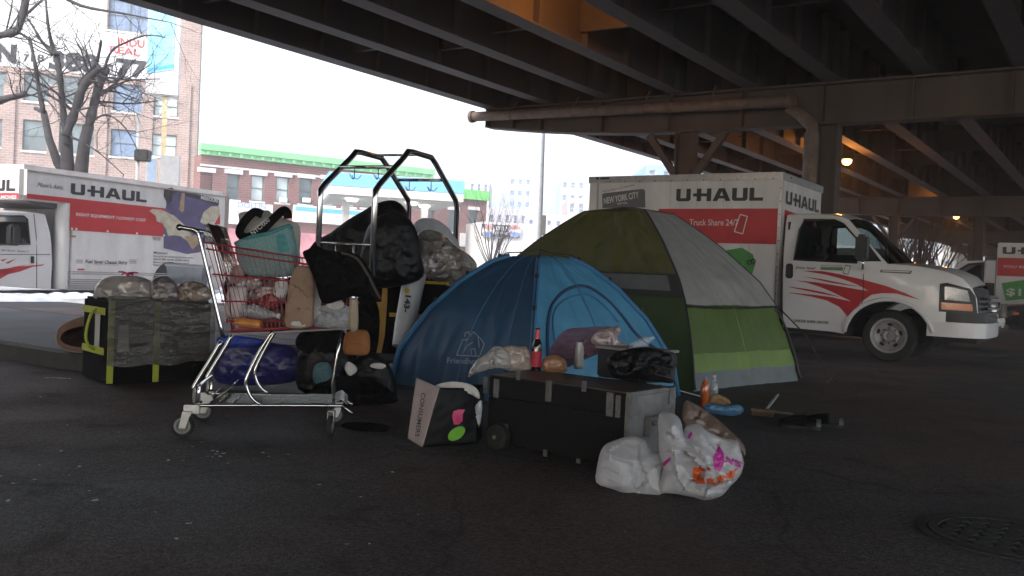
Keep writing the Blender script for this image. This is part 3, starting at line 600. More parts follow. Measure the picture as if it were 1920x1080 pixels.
decal('marker_lamp', [[zl_(*p) for p in ((355, 549), (388, 549), (388, 556), (355, 556))]], M['red'], bx, f2)
decal('marker_lamp', [[zl_(*p) for p in ((323, 396), (348, 396), (348, 405), (323, 405))]], mat('dull_yellow', (.25, .18, .05), .5), bx, f2)
m = MB()
for y in (563, 572): za = zl_(330, y)[1]; m.box(xM+.05, xE-.06, -.012, 0, za-.012, za+.012)
for y in (598, 608, 618, 628, 638): za = zl_(330, y)[1]; m.box(xM+.1, xE-1.9, -.02, 0, za-.014, za+.014)
m.build('skirt_ridges', mat('skirt_shadow', (.3, .29, .28), .6), bx)
m = MB(); m.box(xF+.1, xE-.1, -.02, 0, zT-.16, zT-.13)
m.box(xE-.14, xE+.01, -.015, 0, zS+.05, zT-.1); m.build('edge_trim', M['alu'], bx)
for x in (330, 350, 495, 630, 755):
    for y in (215, 365): MB().lathe([(0, .01), (.03, .01), (.03, 0)], 8, (zl_(x, y)[0], -.004, zl_(325, y)[1]), (0, -1, 0)).build('rivet', M['trim'], bx)
# fairing column and cab
m = MB(); m.tube([(xM-.05, .16, zS+.03), (xM-.05, .16, zAt+.02)], .17, 16); m.build('corner_fairing', M['boxw'], TL, smooth=40)
m = MB(); m.prism([(xM-.3, zAt-.12), (xM, zAt-.12), (xM, zAt), (xF+.2, zAt), (xF+.3, zAt-.04)], lambda u, v, w: (u, w, v), .15, BW-.15); m.build('attic_underside', M['steel'], TL)
def cz(x, y): return tl(x*.2408, 300+y*.2408, .06)
xr = cz(400, 800)[0]
cab = [cz(395, 1010), cz(405, 800), cz(395, 560), cz(372, 425), cz(300, 412), cz(0, 405), (xr-2.0, cz(0, 405)[1]-.1), (xr-2.75, 1.5), (xr-3.6, 1.25), (xr-3.75, .95), (xr-3.7, .45), (xr-3.35, .42)]
wc = (xr-2.85, .4); cab += [(wc[0]-.48*math.cos(a), wc[1]+.06+.48*math.sin(a)) for a in [math.pi*k/10 for k in range(11)]]+[(xr-2.2, .3)]
wn_ = [cz(-60, 640), cz(-60, 440), cz(30, 435), cz(205, 437), cz(230, 460), cz(232, 655), cz(-60, 660)]
wn_ = wn_[1:]
def cy(far=False, o=0.0):
    def f(u, v):
        y = .06 + (max(0, v-1.3)*.16) + (max(0, (xr-2.6)-u)**2*.12); return Vector((u, y-o if not far else 2.3-y+o, v))
    return f
for far in (False, True):
    m = MB(); m.face2d([cab, wn_[::-1]], cy(far), .2); m.build('body_side', M['white'], TL, smooth=30, merge=True)
    m = MB(); m.face2d([wn_], cy(far, -.01), .3); m.build('side_window', M['glass'], TL)
    m = MB(); m.tube([cy(far, .004)(u, v) for u, v in wn_], .018, 6, closed=True); m.build('window_seal', M['black'], TL)
tp = cab[3:11]; m = MB(); n_ = len(tp)-1
def fnt(i, j):
    k = min(n_-1e-6, i*n_); a = int(k); t = k-a; x = tp[a][0]+(tp[a+1][0]-tp[a][0])*t; z = tp[a][1]+(tp[a+1][1]-tp[a][1])*t
    y0 = cy()(x, z).y; return (x-.1*(1-(2*j-1)**2)*(i > .5), y0+(2.3-2*y0)*j, z+.05*(1-(2*j-1)**2))
m.grid(fnt, 14, 8); m.build('roof_and_hood', M['white'], TL, smooth=30)
m = MB(); m.box(xr-3.9, xr-3.62, .1, 2.2, .45, .68); m.build('bumper', M['chrome'], TL, bevel=.04)
m = MB(); m.tube([cy(False, .002)(*cz(285, y)) for y in (420, 600, 800, 1000)], .008, 5); m.tube([cy(False, .002)(*cz(x, 735)) for x in (0, 200, 390)], .006, 5); m.build('door_seam', M['dark'], TL)
m = MB(); m.face2d([[cz(235, 750), cz(262, 750), cz(262, 805), cz(235, 805)]], cy(False, .02)); m.build('door_handle', M['black'], TL)
mm = cz(45, 580); m = MB(); m.box(mm[0]-.14, mm[0]+.1, -.34, -.1, mm[1]-.24, mm[1]+.22); mo = m.build('mirror', M['black'], TL, bevel=.05)
decal('red_swoosh', [[cz(*p) for p in q] for q in ([(-200, 860), (0, 850), (120, 858), (0, 925), (-200, 1000)], [(0, 850), (120, 835), (250, 820), (345, 812), (330, 822), (250, 832), (150, 870), (60, 890), (0, 880)], [(0, 780), (60, 765), (20, 790)], [(40, 800), (130, 766), (60, 808)], [(90, 835), (210, 815), (120, 842)])], M['red'], TL, cy(False, .006), .3)
lettering('door_lettering', 'We Grand - Queens 2', M['ink'], TL, cy(False, .008), cz(10, 700)[0], cz(222, 700)[0], cz(10, 712)[1], cz(10, 694)[1], .01, .2)
m = MB(); m.box(xr-3.4, xE-.3, .5, 1.9, .3, .6); m.box(xr-1.5, xr-.1, .25, 2.0, .35, .5); m.build('underbody', M['dark'], TL)
m = MB(); m.box(xr-1.9, xr-1.2, .3, 2.0, 1.1, 1.3); m.box(xr-.6, xr-.35, .3, 2.0, .7, 1.7); m.build('seat', M['dark'], TL)
xw = tl(318, 540)[0]
decal('wheel_well', [[(xw+.62*math.cos(a), .30+.62*math.sin(a)) for a in [math.pi*k/14 for k in range(15)]]], M['dark'], TL, f1)
for yy, sg in ((.15, 1), (BW-.15, -1)): wheel(TL, (xw, yy, .4), .4, .3, sg, sg > 0); wheel(TL, (wc[0], yy+.05*sg, .4), .4, .25, sg, sg > 0)
# ---------------------------------------------------------------- generic parked car
def car(name, label, cat, px, depth, rz, body, L=4.6, Wd=1.8, H=1.45, suv=False, flip=False, group=None):
    c = ray(px, 600); c = EYE+c*(depth/c.y); t = thing(name, label, cat, (c.x, c.y, 0), rz, group)   # local x=0 is the front bumper, body extends along +x
    hz = .98 if suv else .78; bl = .95 if suv else .82
    pr = [(0.02, .32), (-.02, .5), (.06, hz-.16), (.25, hz-.03), (1.15, hz+.1), (1.75, H-.08), (2.1, H), (L-1.1, H-.02), (L-.45, bl+.2), (L-.04, bl+.05), (L, .45), (L-.1, .3), (L-.55, .28)]
    pr += [(L-.95+.36*math.cos(a), .3+.36*math.sin(a)) for a in [math.pi*k/8 for k in range(9)]]+[(.95+.36*math.cos(a), .3+.36*math.sin(a)) for a in [math.pi*k/8 for k in range(9)]]
    def yy(u, v): return .04+max(0, v-bl)*.28+.22*max(0, .5-u)**2
    for s in (0, 1):
        wl = [(1.35, bl+.08), (1.85, H-.14), (L-1.2, H-.14), (L-.65, bl+.1)]
        fn = (lambda u, v: Vector((u, yy(u, v), v))) if not s else (lambda u, v: Vector((u, Wd-yy(u, v), v)))
        m = MB(); m.face2d([pr, wl[::-1]], fn, .15); m.build('body_side', body, t, smooth=30, merge=True)
        m = MB(); m.face2d([wl], fn, .4); m.build('side_window', glass('car_glass', (.1, .12, .12), .8), t)
    tp = pr[:11]; n = len(tp)-1
    def ff(i, j):
        k = min(n-1e-6, i*n); a = int(k); q = k-a; x = tp[a][0]+(tp[a+1][0]-tp[a][0])*q; z = tp[a][1]+(tp[a+1][1]-tp[a][1])*q; y0 = yy(x, z)
        c_ = 1-(2*j-1)**2; return (x-(.14*c_ if x < .5 else 0), y0+(Wd-2*y0)*j, z+.03*c_)
    m = MB(); m.grid(ff, 40, 10); m.build('hood_and_roof', body, t, smooth=30)
    m = MB(); m.box(.2, L-.2, .2, Wd-.2, .2, .42); m.build('underbody', M['dark'], t)
    for s in (0, 1):
        y0 = .06 if not s else Wd-.06
        m = MB(); sg = 1 if not s else -1
        m.add([(-.03, y0+.06*sg, hz-.34), (-.09, y0+.5*sg, hz-.33), (-.02, y0+.5*sg, hz-.17), (.10, y0+.02*sg, hz-.15), (.42, y0-.05*sg, hz-.10), (.40, y0-.06*sg, hz-.22)], [(0, 1, 2, 3), (0, 3, 4, 5)]); m.build('headlight', M['lens'], t)
        m = MB(); m.box(.34, .46, min(y0-.08*sg, y0), max(y0-.08*sg, y0), hz-.22, hz-.16); m.build('side_marker', M['amber'], t)
        for xw_ in (.95, L-.95): wheel(t, (xw_, y0+.08*sg, .32), .32, .2, sg, True)
    m = MB()
    for k in range(7): m.box(-.15, -.08, .55+k*(Wd-1.1)/6-.02, .55+k*(Wd-1.1)/6+.02, hz-.36, hz-.14)
    m.box(-.15, -.1, .5, Wd-.5, hz-.15, hz-.12); m.box(-.15, -.1, .5, Wd-.5, hz-.38, hz-.35); m.build('grille', M['chrome'], t)
    m = MB(); m.box(-.16, .06, .2, Wd-.2, .34, .46); m.build('bumper', M['black'] if not suv else M['chrome'], t, bevel=.03)
    return t
RT = R(-34.1)
car('parked_car', 'black car at the right edge, its headlight just showing beyond the van bumper', 'car', 1868, 21.5, RT, mat('black_car_paint', (.012, .012, .014), .25, 0, .1, coat=.6), group='cars parked under the highway')
car('parked_suv', 'white parked vehicle with a chrome grille, nose peeking out behind the van bumper', 'car', 1877, 17.6, RT+math.pi, M['white'], 4.9, 1.95, 1.8, True, group='cars parked under the highway')
# ---------------------------------------------------------------- far truck at right edge (cab at left, box to the right)
c3 = ray(1863, 600); c3 = EYE+c3*(26.5/c3.y); T3 = thing('moving_truck', 'far white and red moving truck with a green price sign', 'truck', (c3.x, c3.y, 0), RT, 'moving trucks')
def t3(px, py): return PLN(px, py, c3, VT)
zt3 = t3(1880, 455)[1]; m = MB(); m.box(0, 3.4, 0, 2.1, .45, zt3); bx3 = m.build('cargo_box', M['boxw'], T3, bevel=.03)
ff = lambda u, v: Vector((u, -.01, v)); ff2 = lambda u, v: Vector((u, -.02, v))
decal('red_stripe', [[(.03, t3(1870, 517)[1]), (3.3, t3(1870, 517)[1]), (3.3, t3(1870, 483)[1]), (.03, t3(1870, 483)[1])]], M['red'], bx3, ff)
logo('side_logo', M['ink'], bx3, ff, t3(1880, 470)[0], t3(1880, 470)[0]+1.9, t3(1880, 476)[1], t3(1880, 463)[1])
lettering('stripe_lettering', 'YOU RENT A TRUCK', M['boxw'], bx3, ff2, t3(1880, 500)[0], t3(1880, 500)[0]+1.6, t3(1880, 502)[1], t3(1880, 497)[1])
decal('price_panel', [[t3(*p) for p in ((1878, 531), (1925, 524), (1925, 560), (1886, 564))]], M['green'], bx3, ff2)
lettering('price_lettering', '$19.95', M['boxw'], bx3, lambda u, v: Vector((u, -.03, v)), t3(1887, 550)[0], t3(1887, 550)[0]+1.2, t3(1887, 556)[1], t3(1887, 540)[1], .03)
pr3 = [(-.02, .45), (-.02, t3(1860, 489)[1]), (-.5, t3(1840, 488)[1]), (t3(1800, 492)[0], t3(1810, 490)[1]), (t3(1782, 505)[0], t3(1782, 507)[1]), (-2.6, 1.15), (-2.75, .9), (-2.7, .4), (-2.2, .4), (-2.1, .75), (-1.75, .9), (-1.4, .75), (-1.3, .4)]
w3 = [t3(*p) for p in ((1797, 506), (1815, 495), (1842, 493), (1842, 530), (1800, 530), (1795, 515))]
for s in (0, 1):
    fn = (lambda u, v: Vector((u, .08+max(0, v-1.3)*.15, v))) if not s else (lambda u, v: Vector((u, 2.0-max(0, v-1.3)*.15, v)))
    m = MB(); m.face2d([pr3, w3[::-1]], fn, .3); m.build('body_side', M['white'], T3); m = MB(); m.face2d([w3], fn); m.build('side_window', M['glass'], T3)
    m = MB(); m.tube([fn(*q)+Vector((0, -.01, 0)) for q in w3], .03, 6, closed=True); m.build('window_seal', M['black'], T3)
m = MB(); m.prism(pr3[1:4]+[(pr3[3][0], pr3[3][1]-.04), (-.02, pr3[1][1]-.04)], lambda u, v, w: (u, w, v), .2, 1.9); m.prism([pr3[4], pr3[5], pr3[6], (-2.6, .8), (-1.6, 1.1)], lambda u, v, w: (u, w, v), .12, 1.98); m.box(-.3, -.02, .1, 1.95, .4, 2.0); m.build('roof_and_hood', M['white'], T3)
m = MB(); q = t3(1855, 542); m.box(q[0]-.12, q[0]+.12, .05, .07, q[1]-.18, q[1]+.18); m.build('door_handle', M['black'], T3)
wheel(T3, (-1.75, .2, .38), .38, .24, 1); wheel(T3, (2.4, .2, .38), .38, .24, 1)
# ================================================================ BUILDINGS
def facade(name, label, cat, o, e, L, H, depth, wallm, wins, winm=None, frame=None, group=None, lintel=None, recess=.2, sill=True):
    t = thing(name, label, cat, (o[0], o[1], 0), math.atan2(e[1], e[0]), group)
    loops = [[(L[0], 0), (L[1], 0), (L[1], H), (L[0], H)]]+[[(a, z0), (a, z1), (b_, z1), (b_, z0)] for a, b_, z0, z1 in wins]
    m = MB(); m.face2d(loops, lambda u, v: (u, 0, v)); 
    m.add([(L[0], 0, 0), (L[0], depth, 0), (L[1], depth, 0), (L[1], 0, 0), (L[0], 0, H), (L[0], depth, H), (L[1], depth, H), (L[1], 0, H)], [(0, 1, 5, 4), (1, 2, 6, 5), (2, 3, 7, 6), (4, 5, 6, 7)])
    for a, b_, z0, z1 in wins: m.add([(a, 0, z0), (b_, 0, z0), (b_, 0, z1), (a, 0, z1), (a, recess, z0), (b_, recess, z0), (b_, recess, z1), (a, recess, z1)], [(0, 1, 5, 4), (1, 2, 6, 5), (2, 3, 7, 6), (3, 0, 4, 7)])
    m.build('wall', wallm, t)
    fm = frame or M['winframe']
    for i, (a, b_, z0, z1) in enumerate(wins):
        m = MB(); w = .07
        m.box(a, a+w, recess-.06, recess, z0, z1); m.box(b_-w, b_, recess-.06, recess, z0, z1); m.box(a+w, b_-w, recess-.06, recess, z0, z0+w); m.box(a+w, b_-w, recess-.06, recess, z1-w, z1)
        n = max(1, round((b_-a)/1.3))
        for k in range(1, n): x = a+(b_-a)*k/n; m.box(x-.04, x+.04, recess-.06, recess, z0+w, z1-w)
        zm_ = z0+(z1-z0)*.5; m.box(a+w, b_-w, recess-.05, recess-.005, zm_-.03, zm_+.03)
        f = m.build('window', fm, t)
        m = MB(); m.box(a+.01, b_-.01, recess+.01, recess+.04, z0+.01, z1-.01); m.build('pane', (winm[i % len(winm)] if isinstance(winm, list) else winm) or M['pane'], f)
        if sill: m = MB(); m.box(a-.1, b_+.1, -.08, .04, z0-.14, z0-.003); m.build('sill', M['stonew'], f)
        if lintel: m = MB(); m.box(a-.18, b_+.18, -.1, .03, z1+.003, z1+.3); m.build('lintel', M['stonew'], f)
    return t
M['stonew'] = mat('pale_stone', (.6, .58, .56), .8, 0, .12, 2); M['winframe'] = mat('window_frame_dark', (.1, .13, .13), .5); M['winframew'] = mat('window_frame_white', (.55, .56, .56), .5)
M['pane'] = mat('window_pane', (.10, .13, .14), .12, .0, .35, .7, spec=.8); M['paneb'] = mat('blue_blind_pane', (.16, .22, .33), .35, 0, .2, .6, stretch=(8, 1, 1)); M['panew'] = mat('pale_pane', (.5, .56, .55), .3, 0, .2, .6)
bo = Vector((-21.9, 62, 0)); be = Vector((.946, .326, 0)).normalized()
def bl(px, py): return PLN(px, py, bo, be)
def wr(a, b_, t_, bt):
    p = bl((a+b_)/2, t_); q = bl((a+b_)/2, bt); return (bl(a, (t_+bt)/2)[0], bl(b_, (t_+bt)/2)[0], q[1], p[1])
BW_ = [wr(203, 285, 0, 60), wr(44, 152, 139, 193), wr(212, 270, 158, 210), wr(289, 334, 180, 218), wr(-46, 9, 222, 274), wr(42, 176, 229, 286), wr(207, 262, 243, 294), wr(284, 331, 252, 293), wr(-46, 12, 132, 182), wr(42, 176, 330, 380), wr(207, 262, 340, 390), wr(284, 331, 345, 392)]
xa = bl(-300, 200)[0]
fb = facade('brick_building', 'big pinkish brick building with a huge white painted phone sign', 'building', bo, be, (xa, 0), 30, 16, brick_mat('pink_brick', (.44, .29, .25), (.34, .22, .19), (.5, .46, .43), 1), BW_, [M['paneb'], M['pane'], M['paneb'], M['panew'], M['pane'], M['pane'], M['paneb'], M['panew'], M['pane'], M['pane'], M['paneb'], M['panew']])
s0 = bl(200, 66); s1 = bl(280, 157)
decal('painted_sign', [[(xa+.1, bl(100, 133)[1]), (-7.0+0, bl(100, 133)[1]), (bl(283, 150)[0], bl(100, 133)[1]), (bl(283, 150)[0], bl(240, 64)[1]), (bl(199, 64)[0], bl(240, 64)[1]), (bl(199, 64)[0], 29.9), (xa+.1, 29.9)]], mat('painted_white_wall', (.7, .7, .7), .8, 0, .1, .5), fb, lambda u, v: Vector((u, -.02, v)))
fs_ = lambda u, v: Vector((u, -.04, v))
sg_ink = mat('sign_black', (.03, .03, .034), .8); sg_red = mat('sign_red', (.5, .05, .05), .8)
for t_, a, b_, y0, y1, mt, bd in (('N', -8, 31, 118, 82, sg_ink, .06), ('7', 44, 55, 116, 102, sg_ink, .02), ('1', 58, 64, 116, 102, sg_ink, .02), ('8', 70, 83, 116, 102, sg_ink, .02), ('388', 92, 186, 135, 98, sg_ink, .06), ('-', 200, 212, 126, 121, sg_ink, .03), ('77', 217, 277, 146, 112, sg_ink, .05), ('INDU', 221, 271, 88, 73, sg_red, .02), ('REAL', 206, 262, 102, 89, sg_red, .02)):
    c = (a+b_)/2; lettering('painted_lettering', t_, mt, fb, fs_, bl(a, (y0+y1)/2)[0], bl(b_, (y0+y1)/2)[0], bl(c, y0)[1], bl(c, y1)[1], bd)
for px in (16, 100, 190, 275, 345):
    x = bl(px, 250)[0]; m = MB(); m.box(x-.35, x+.35, -.12, -.001, 0, bl(px, 150)[1]-.3); m.build('pilaster', MATS['pink_brick'], fb)
# red brick row with green cornice
ro = Vector((-21.1, 60.5, 0)); re_ = Vector((.826, .5635, 0))
def rl(px, py): return PLN(px, py, ro, re_)
rw_ = []
for c in (386, 437, 483, 530, 573, 616, 655, 690): 
    y0, y1 = (322+(c-386)*.06, 372+(c-386)*.062); a = rl(c-11, y0); b_ = rl(c+11, y1); rw_.append((a[0], b_[0], b_[1], a[1]))
redb = brick_mat('red_brick', (.27, .115, .105), (.21, .09, .085), (.32, .22, .2), 1)
Hc = rl(400, 292)[1]
rb = facade('brick_shop_building', 'red brick shop building with white window lintels and a long pale green cornice', 'building', ro, re_, (0.05, 17.5), Hc, 12, redb, rw_, [M['panew'], M['pane'], M['panew']], M['winframe'], 'brick shop buildings', True)
m = MB(); zc1 = rl(400, 272)[1]; m.box(-.1, 17.6, -.45, .3, Hc+.3, zc1); m.box(-.05, 17.55, -.25, .2, Hc, Hc+.3)
for k in range(24): m.box(.3+k*.74, .5+k*.74, -.38, -.2, Hc+.02, Hc+.28)
m.build('cornice', mat('green_cornice', (.22, .5, .25), .7, 0, .12, 1), rb)
m = MB(); q = rl(560, 300); m.box(0, 17.5, -.06, -.005, Hc-.75, Hc-.62); m.build('string_course', M['stonew'], rb)
def panel(name, pts, mt, par, fn, th=.0): return decal(name, [pts], mt, par, fn)
fr_ = lambda u, v: Vector((u, -.3, v)); fr2 = lambda u, v: Vector((u, -.34, v))
m = MB(); a = rl(428, 378); b_ = rl(508, 425); m.box(a[0], b_[0], -.28, -.002, b_[1], a[1]); m.build('shop_sign', mat('white_sign', (.72, .72, .72), .6), rb, bevel=.03)
lettering('sign_lettering', 'DOLLIN', mat('pale_blue_ink', (.3, .35, .6), .6), rb, fr_, rl(443, 390)[0], rl(496, 390)[0], rl(470, 391)[1], rl(470, 381)[1], .02)
lettering('sign_lettering', 'AUTO PARTS', mat('pale_red_ink', (.6, .3, .3), .6), rb, fr_, rl(440, 400)[0], rl(500, 400)[0], rl(470, 404)[1], rl(470, 396)[1], .01)
m = MB(); a = rl(549, 384); b_ = rl(592, 419); m.box(a[0], b_[0]+4, -.28, -.002, b_[1], a[1]); m.build('shop_sign', mat('white_sign', (.72, .72, .72), .6), rb, bevel=.03)
m = MB(); a = rl(551, 387); b_ = rl(592, 398); m.box(a[0], b_[0]+3.9, -.31, -.282, b_[1], a[1]); m.build('sign_band', mat('sky_blue_sign', (.14, .42, .75), .5), rb)
m = MB(); a = rl(424, 428); m.box(.5, 17.4, -.22, -.002, .3, a[1]); m.build('storefront', mat('pink_red_awning', (.5, .22, .24), .7, 0, .25, 1.5), rb)
for px, w_, h_ in ((530, 13, 8), (573, 11, 6)):
    a = rl(px-w_/2, 372); m = MB(); m.box(a[0], a[0]+.5, -.3, .1, rl(px, 380)[1], rl(px, 371)[1]); m.build('air_conditioner', M['stonew'], rb, bevel=.02)
# farther red brick building right of the canopy
r2 = ray(775, 480); r2 = EYE+r2*(80/r2.y); e2 = Vector((.87, .49, 0)).normalized()
def r2l(px, py): return PLN(px, py, r2, e2)
rw2 = [(r2l(c-8, 400)[0], r2l(c+8, 400)[0], r2l(c, 435)[1], r2l(c, 394)[1]) for c in (806, 850, 888)]
H2 = r2l(890, 375)[1]
b2 = facade('brick_shop_building', 'farther red brick building with a short bright green cornice, right of the station canopy', 'building', r2, e2, (-6, r2l(912, 400)[0]), H2, 10, redb, rw2, M['pane'], M['winframe'], 'brick shop buildings', True)
m = MB(); m.box(-6.1, r2l(912, 400)[0]+.1, -.4, .2, H2, r2l(890, 357)[1]); m.build('cornice', mat('bright_green_cornice', (.16, .5, .14), .7), b2)
m = MB(); a = r2l(862, 437); b_ = r2l(878, 463); m.box(a[0], b_[0], -.3, -.005, b_[1], a[1]); m.build('wall_sign', M['stonew'], b2)
# pale far buildings
pale = mat('pale_far_wall', (.55, .52, .55), .8, 0, .12, .5); palb = mat('blue_far_wall', (.38, .46, .62), .7, 0, .1, .5); palp = mat('pink_far_wall', (.5, .4, .38), .8, 0, .15, .5)
def block(px0, px1, ytop, depth, mt, label, cols=3, rows=5, name='distant_building', zb=0):
    a = ray(px0, 480); a = EYE+a*(depth/a.y); b_ = ray(px1, 480); b_ = EYE+b_*(depth/b_.y); H = D((px0+px1)/2, ytop, depth).z; w = b_.x-a.x
    wn2 = []
    for i in range(cols):
        for j in range(rows): wn2.append((w*(i+.25)/cols, w*(i+.75)/cols, H*(j+.3)/rows, H*(j+.75)/rows))
    return facade(name, label, 'building', (a.x, a.y), Vector((1, 0, 0)), (0, w), H, depth*.12, mt, wn2, M['paneb'], M['winframew'], 'pale distant buildings', False, .15, False)
block(874, 912, 337, 120, pale, 'pale far building rising above the short green cornice', 3, 6)
block(948, 992, 331, 170, palb, 'pale blue distant tower left of the lamp pole', 3, 9)
block(1046, 1092, 336, 150, palb, 'pale blue distant tower right of the lamp pole', 3, 8)
block(1060, 1112, 372, 110, palp, 'pinkish distant building just left of the nearer truck box', 3, 4)
block(912, 1000, 392, 95, pale, 'low pale building behind the small bare tree', 6, 3)
block(985, 1070, 402, 85, pale, 'low white building behind the lamp pole', 5, 3)
block(1204, 1256, 309, 60, mat('blue_panel_wall', (.25, .38, .68), .5), 'blue building glimpsed between the highway deck and the nearer truck', 2, 6)
block(1768, 1840, 466, 95, M['stonew'], 'white building with tall narrow windows glimpsed right of the van windshield', 6, 1)
block(1560, 1700, 462, 120, pale, 'long pale building far behind the van cab', 8, 2)
# corner store with dark sign and round emblems, white wall below
cs = ray(905, 480); cs = EYE+cs*(70/cs.y); ce = Vector((.96, .28, 0)).normalized()
def cl(px, py): return PLN(px, py, cs, ce)
st = thing('corner_store', 'low white corner store under a dark sign band with two round emblems', 'building', (cs.x, cs.y, 0), math.atan2(ce.y, ce.x))
m = MB(); m.box(0, cl(1045, 440)[0], 0, 6, 0, cl(960, 418)[1]); m.build('wall', M['stonew'], st)
m = MB(); a = cl(903, 420); b_ = cl(972, 446); m.box(a[0], b_[0], -.3, -.01, b_[1], a[1]); sb = m.build('sign_band', mat('dark_sign_band', (.07, .065, .08), .6), st)
for px in (914, 963):
    c = cl(px, 433); m = MB(); rr_ = .5
    for k, mt in ((0, 'upper'), (1, 'lower')): pass
    decal('emblem_disc', [[(c[0]+rr_*math.cos(q), c[1]+rr_*math.sin(q)) for q in [math.pi*i/12 for i in range(24)]]], M['stonew'], sb, lambda u, v: Vector((u, -.31, v)))
    decal('emblem_red', [[(c[0]+rr_*.92*math.cos(q), c[1]+rr_*.92*math.sin(q)) for q in [math.pi*(.08+.84*i/12) for i in range(13)]]], mat('emblem_red', (.45, .2, .2), .6), sb, lambda u, v: Vector((u, -.33, v)))
    decal('emblem_blue', [[(c[0]+rr_*.92*math.cos(q), c[1]+rr_*.92*math.sin(q)) for q in [math.pi*(1.08+.84*i/12) for i in range(13)]]], mat('emblem_blue', (.16, .22, .42), .6), sb, lambda u, v: Vector((u, -.33, v)))
lettering('sign_lettering', 'DELI', M['stonew'], sb, lambda u, v: Vector((u, -.33, v)), cl(928, 430)[0], cl(948, 430)[0], cl(938, 432)[1], cl(938, 425)[1])
lettering('sign_lettering', 'NEWSSTAND', M['stonew'], sb, lambda u, v: Vector((u, -.33, v)), cl(923, 438)[0], cl(951, 438)[0], cl(938, 440)[1], cl(938, 435)[1])
# fuel station canopy
co = D(617, 340, 35); ca = Vector((.965, .26, 0)).normalized(); cb = Vector((-ca.y, ca.x, 0))
cn = thing('station_canopy', 'blue and white fuel station canopy behind the chrome luggage cart', 'canopy', (co.x, co.y, 0), math.atan2(ca.y, ca.x))
def ql(px, py): return PLN(px, py, co, ca)
z1 = ql(617, 321)[1]; z0 = ql(617, 363)[1]; zmid = ql(617, 347)[1]; LW = ql(870, 350)[0]; CD = 5.6
m = MB(); m.box(0, LW, 0, CD, z0, z1); m.build('fascia', M['trim'], cn)
m = MB(); m.box(-.02, LW+.02, -.02, CD+.02, zmid, z1-.02); m.build('blue_band', mat('canopy_blue', (.2, .45, .66), .45, 0, .06), cn)
m = MB(); m.box(.08, LW-.08, .08, CD-.08, z0-.05, z0-.003)
for k in range(7): m.box(.1, LW-.1, .6+k*.7, .62+k*.7, z0-.07, z0-.05)
m.build('soffit', mat('canopy_soffit', (.5, .5, .46), .7), cn)
for x, y in ((1.0, 2.6), (3.4, 2.6), (LW-1.2, 3.6)):
    m = MB(); m.lathe([(0, -.08), (.2, -.08), (.24, 0), (0, 0)], 14, (x, y-1.4, z0-.075)); m.build('canopy_lamp', mat('canopy_glow', (1, 1, .9), .4, emit=3), cn)
for x in (.9, LW-1.1): m = MB(); m.box(x-.14, x+.14, CD/2-.14, CD/2+.14, 0, z0); m.build('post', M['trim'], cn)
# price sign
so = D(272, 180, 30); sgd = thing('price_sign', 'tall blue and white fuel station sign on a yellow-lit pole', 'sign', (so.x, so.y, 0), R(18))
se = Vector((math.cos(R(18)), math.sin(R(18)), 0))
def sl(px, py): return PLN(px, py, so, se)
w = sl(338, 100)[0]; zb = sl(300, 178)[1]; m = MB(); m.box(0, w, 0, .5, zb, zb+4.1); m.build('cabinet', M['trim'], sgd, bevel=.03)
m = MB(); m.prism([(.03, sl(300, 140)[1]), (w-.2, sl(300, 128)[1]), (w-.2, zb+3.9), (.03, zb+3.9)], lambda u, v, w_: (u, w_, v), -.02, -.003); m.build('blue_face', mat('sign_sky_blue', (.3, .66, .85), .4), sgd)
m = MB(); m.prism([(.03, sl(300, 137)[1]), (w-.2, sl(300, 124)[1]), (w-.2, sl(300, 118)[1]), (.03, sl(300, 131)[1])], lambda u, v, w_: (u, w_, v), -.03, -.021); m.build('blue_stripe', mat('sign_deep_blue', (.08, .42, .8), .4), sgd)
m = MB(); m.box(w*.52, w*.66, .12, .36, 0, zb); m.build('pole', mat('pole_lit_yellow', (.75, .6, .36), .6), sgd)  # yellow light on the pole is put into its base colour
a = sl(301, 290); b_ = sl(336, 335); m = MB(); m.box(a[0], b_[0], -.05, .5, .0, a[1]); m.build('lower_cabinet', M['trim'], sgd, bevel=.02)
a = sl(274, 294); m = MB(); m.box(a[0], sl(296, 294)[0], .0, .2, .8, a[1]); m.build('notice_board', M['stonew'], sgd); m = MB(); m.box(a[0]+.06, sl(296, 294)[0]-.06, -.012, -.002, .9, a[1]-.06); m.build('notice_face', mat('notice_blue', (.4, .5, .65), .6), sgd)
# floodlight post
fp = D(262, 320, 28); t = thing('floodlight_post', 'slim pale post with a dark floodlight beside the fuel sign', 'post', (fp.x, fp.y, 0)); m = MB(); zt_ = D(252, 212, 28).z
m.tube([(0, 0, 0), (-.05, 0, 2.5), (-.1, 0, zt_)], [.09, .07, .05], 8); m.build('post', M['trim'], t, smooth=True); m = MB(); zz_ = D(262, 292, 28).z; m.box(-.12, .32, -.2, .1, zz_-.18, zz_+.18); m.xf(Matrix.Rotation(R(0), 4, 'Y')); m.build('floodlight', M['black'], t, bevel=.03)
# tall lamp pole
lp = D(1006, 455, 32); t = thing('street_lamp', 'tall pale street lamp pole standing behind the green tent', 'street lamp', (lp.x, lp.y, 0)); m = MB()
m.tube([(0, 0, 0), (0, 0, 4), (0, 0, 10.5)], [.2, .16, .09], 12); m.build('pole', mat('galvanised_pole', (.5, .55, .62), .5, .3), t, smooth=40); m = MB(); m.tube([(0, 0, 10.2), (-.6, -.4, 10.8), (-2, -1.2, 11)], .05, 8); m.box(-2.5, -1.9, -1.4, -1.1, 10.95, 11.1); m.build('arm', MATS['galvanised_pole'], t)
m = MB(); m.box(.12, .3, -.14, .14, D(1022, 420, 32).z-.4, D(1022, 420, 32).z+.3); m.build('control_box', M['grey'], t)
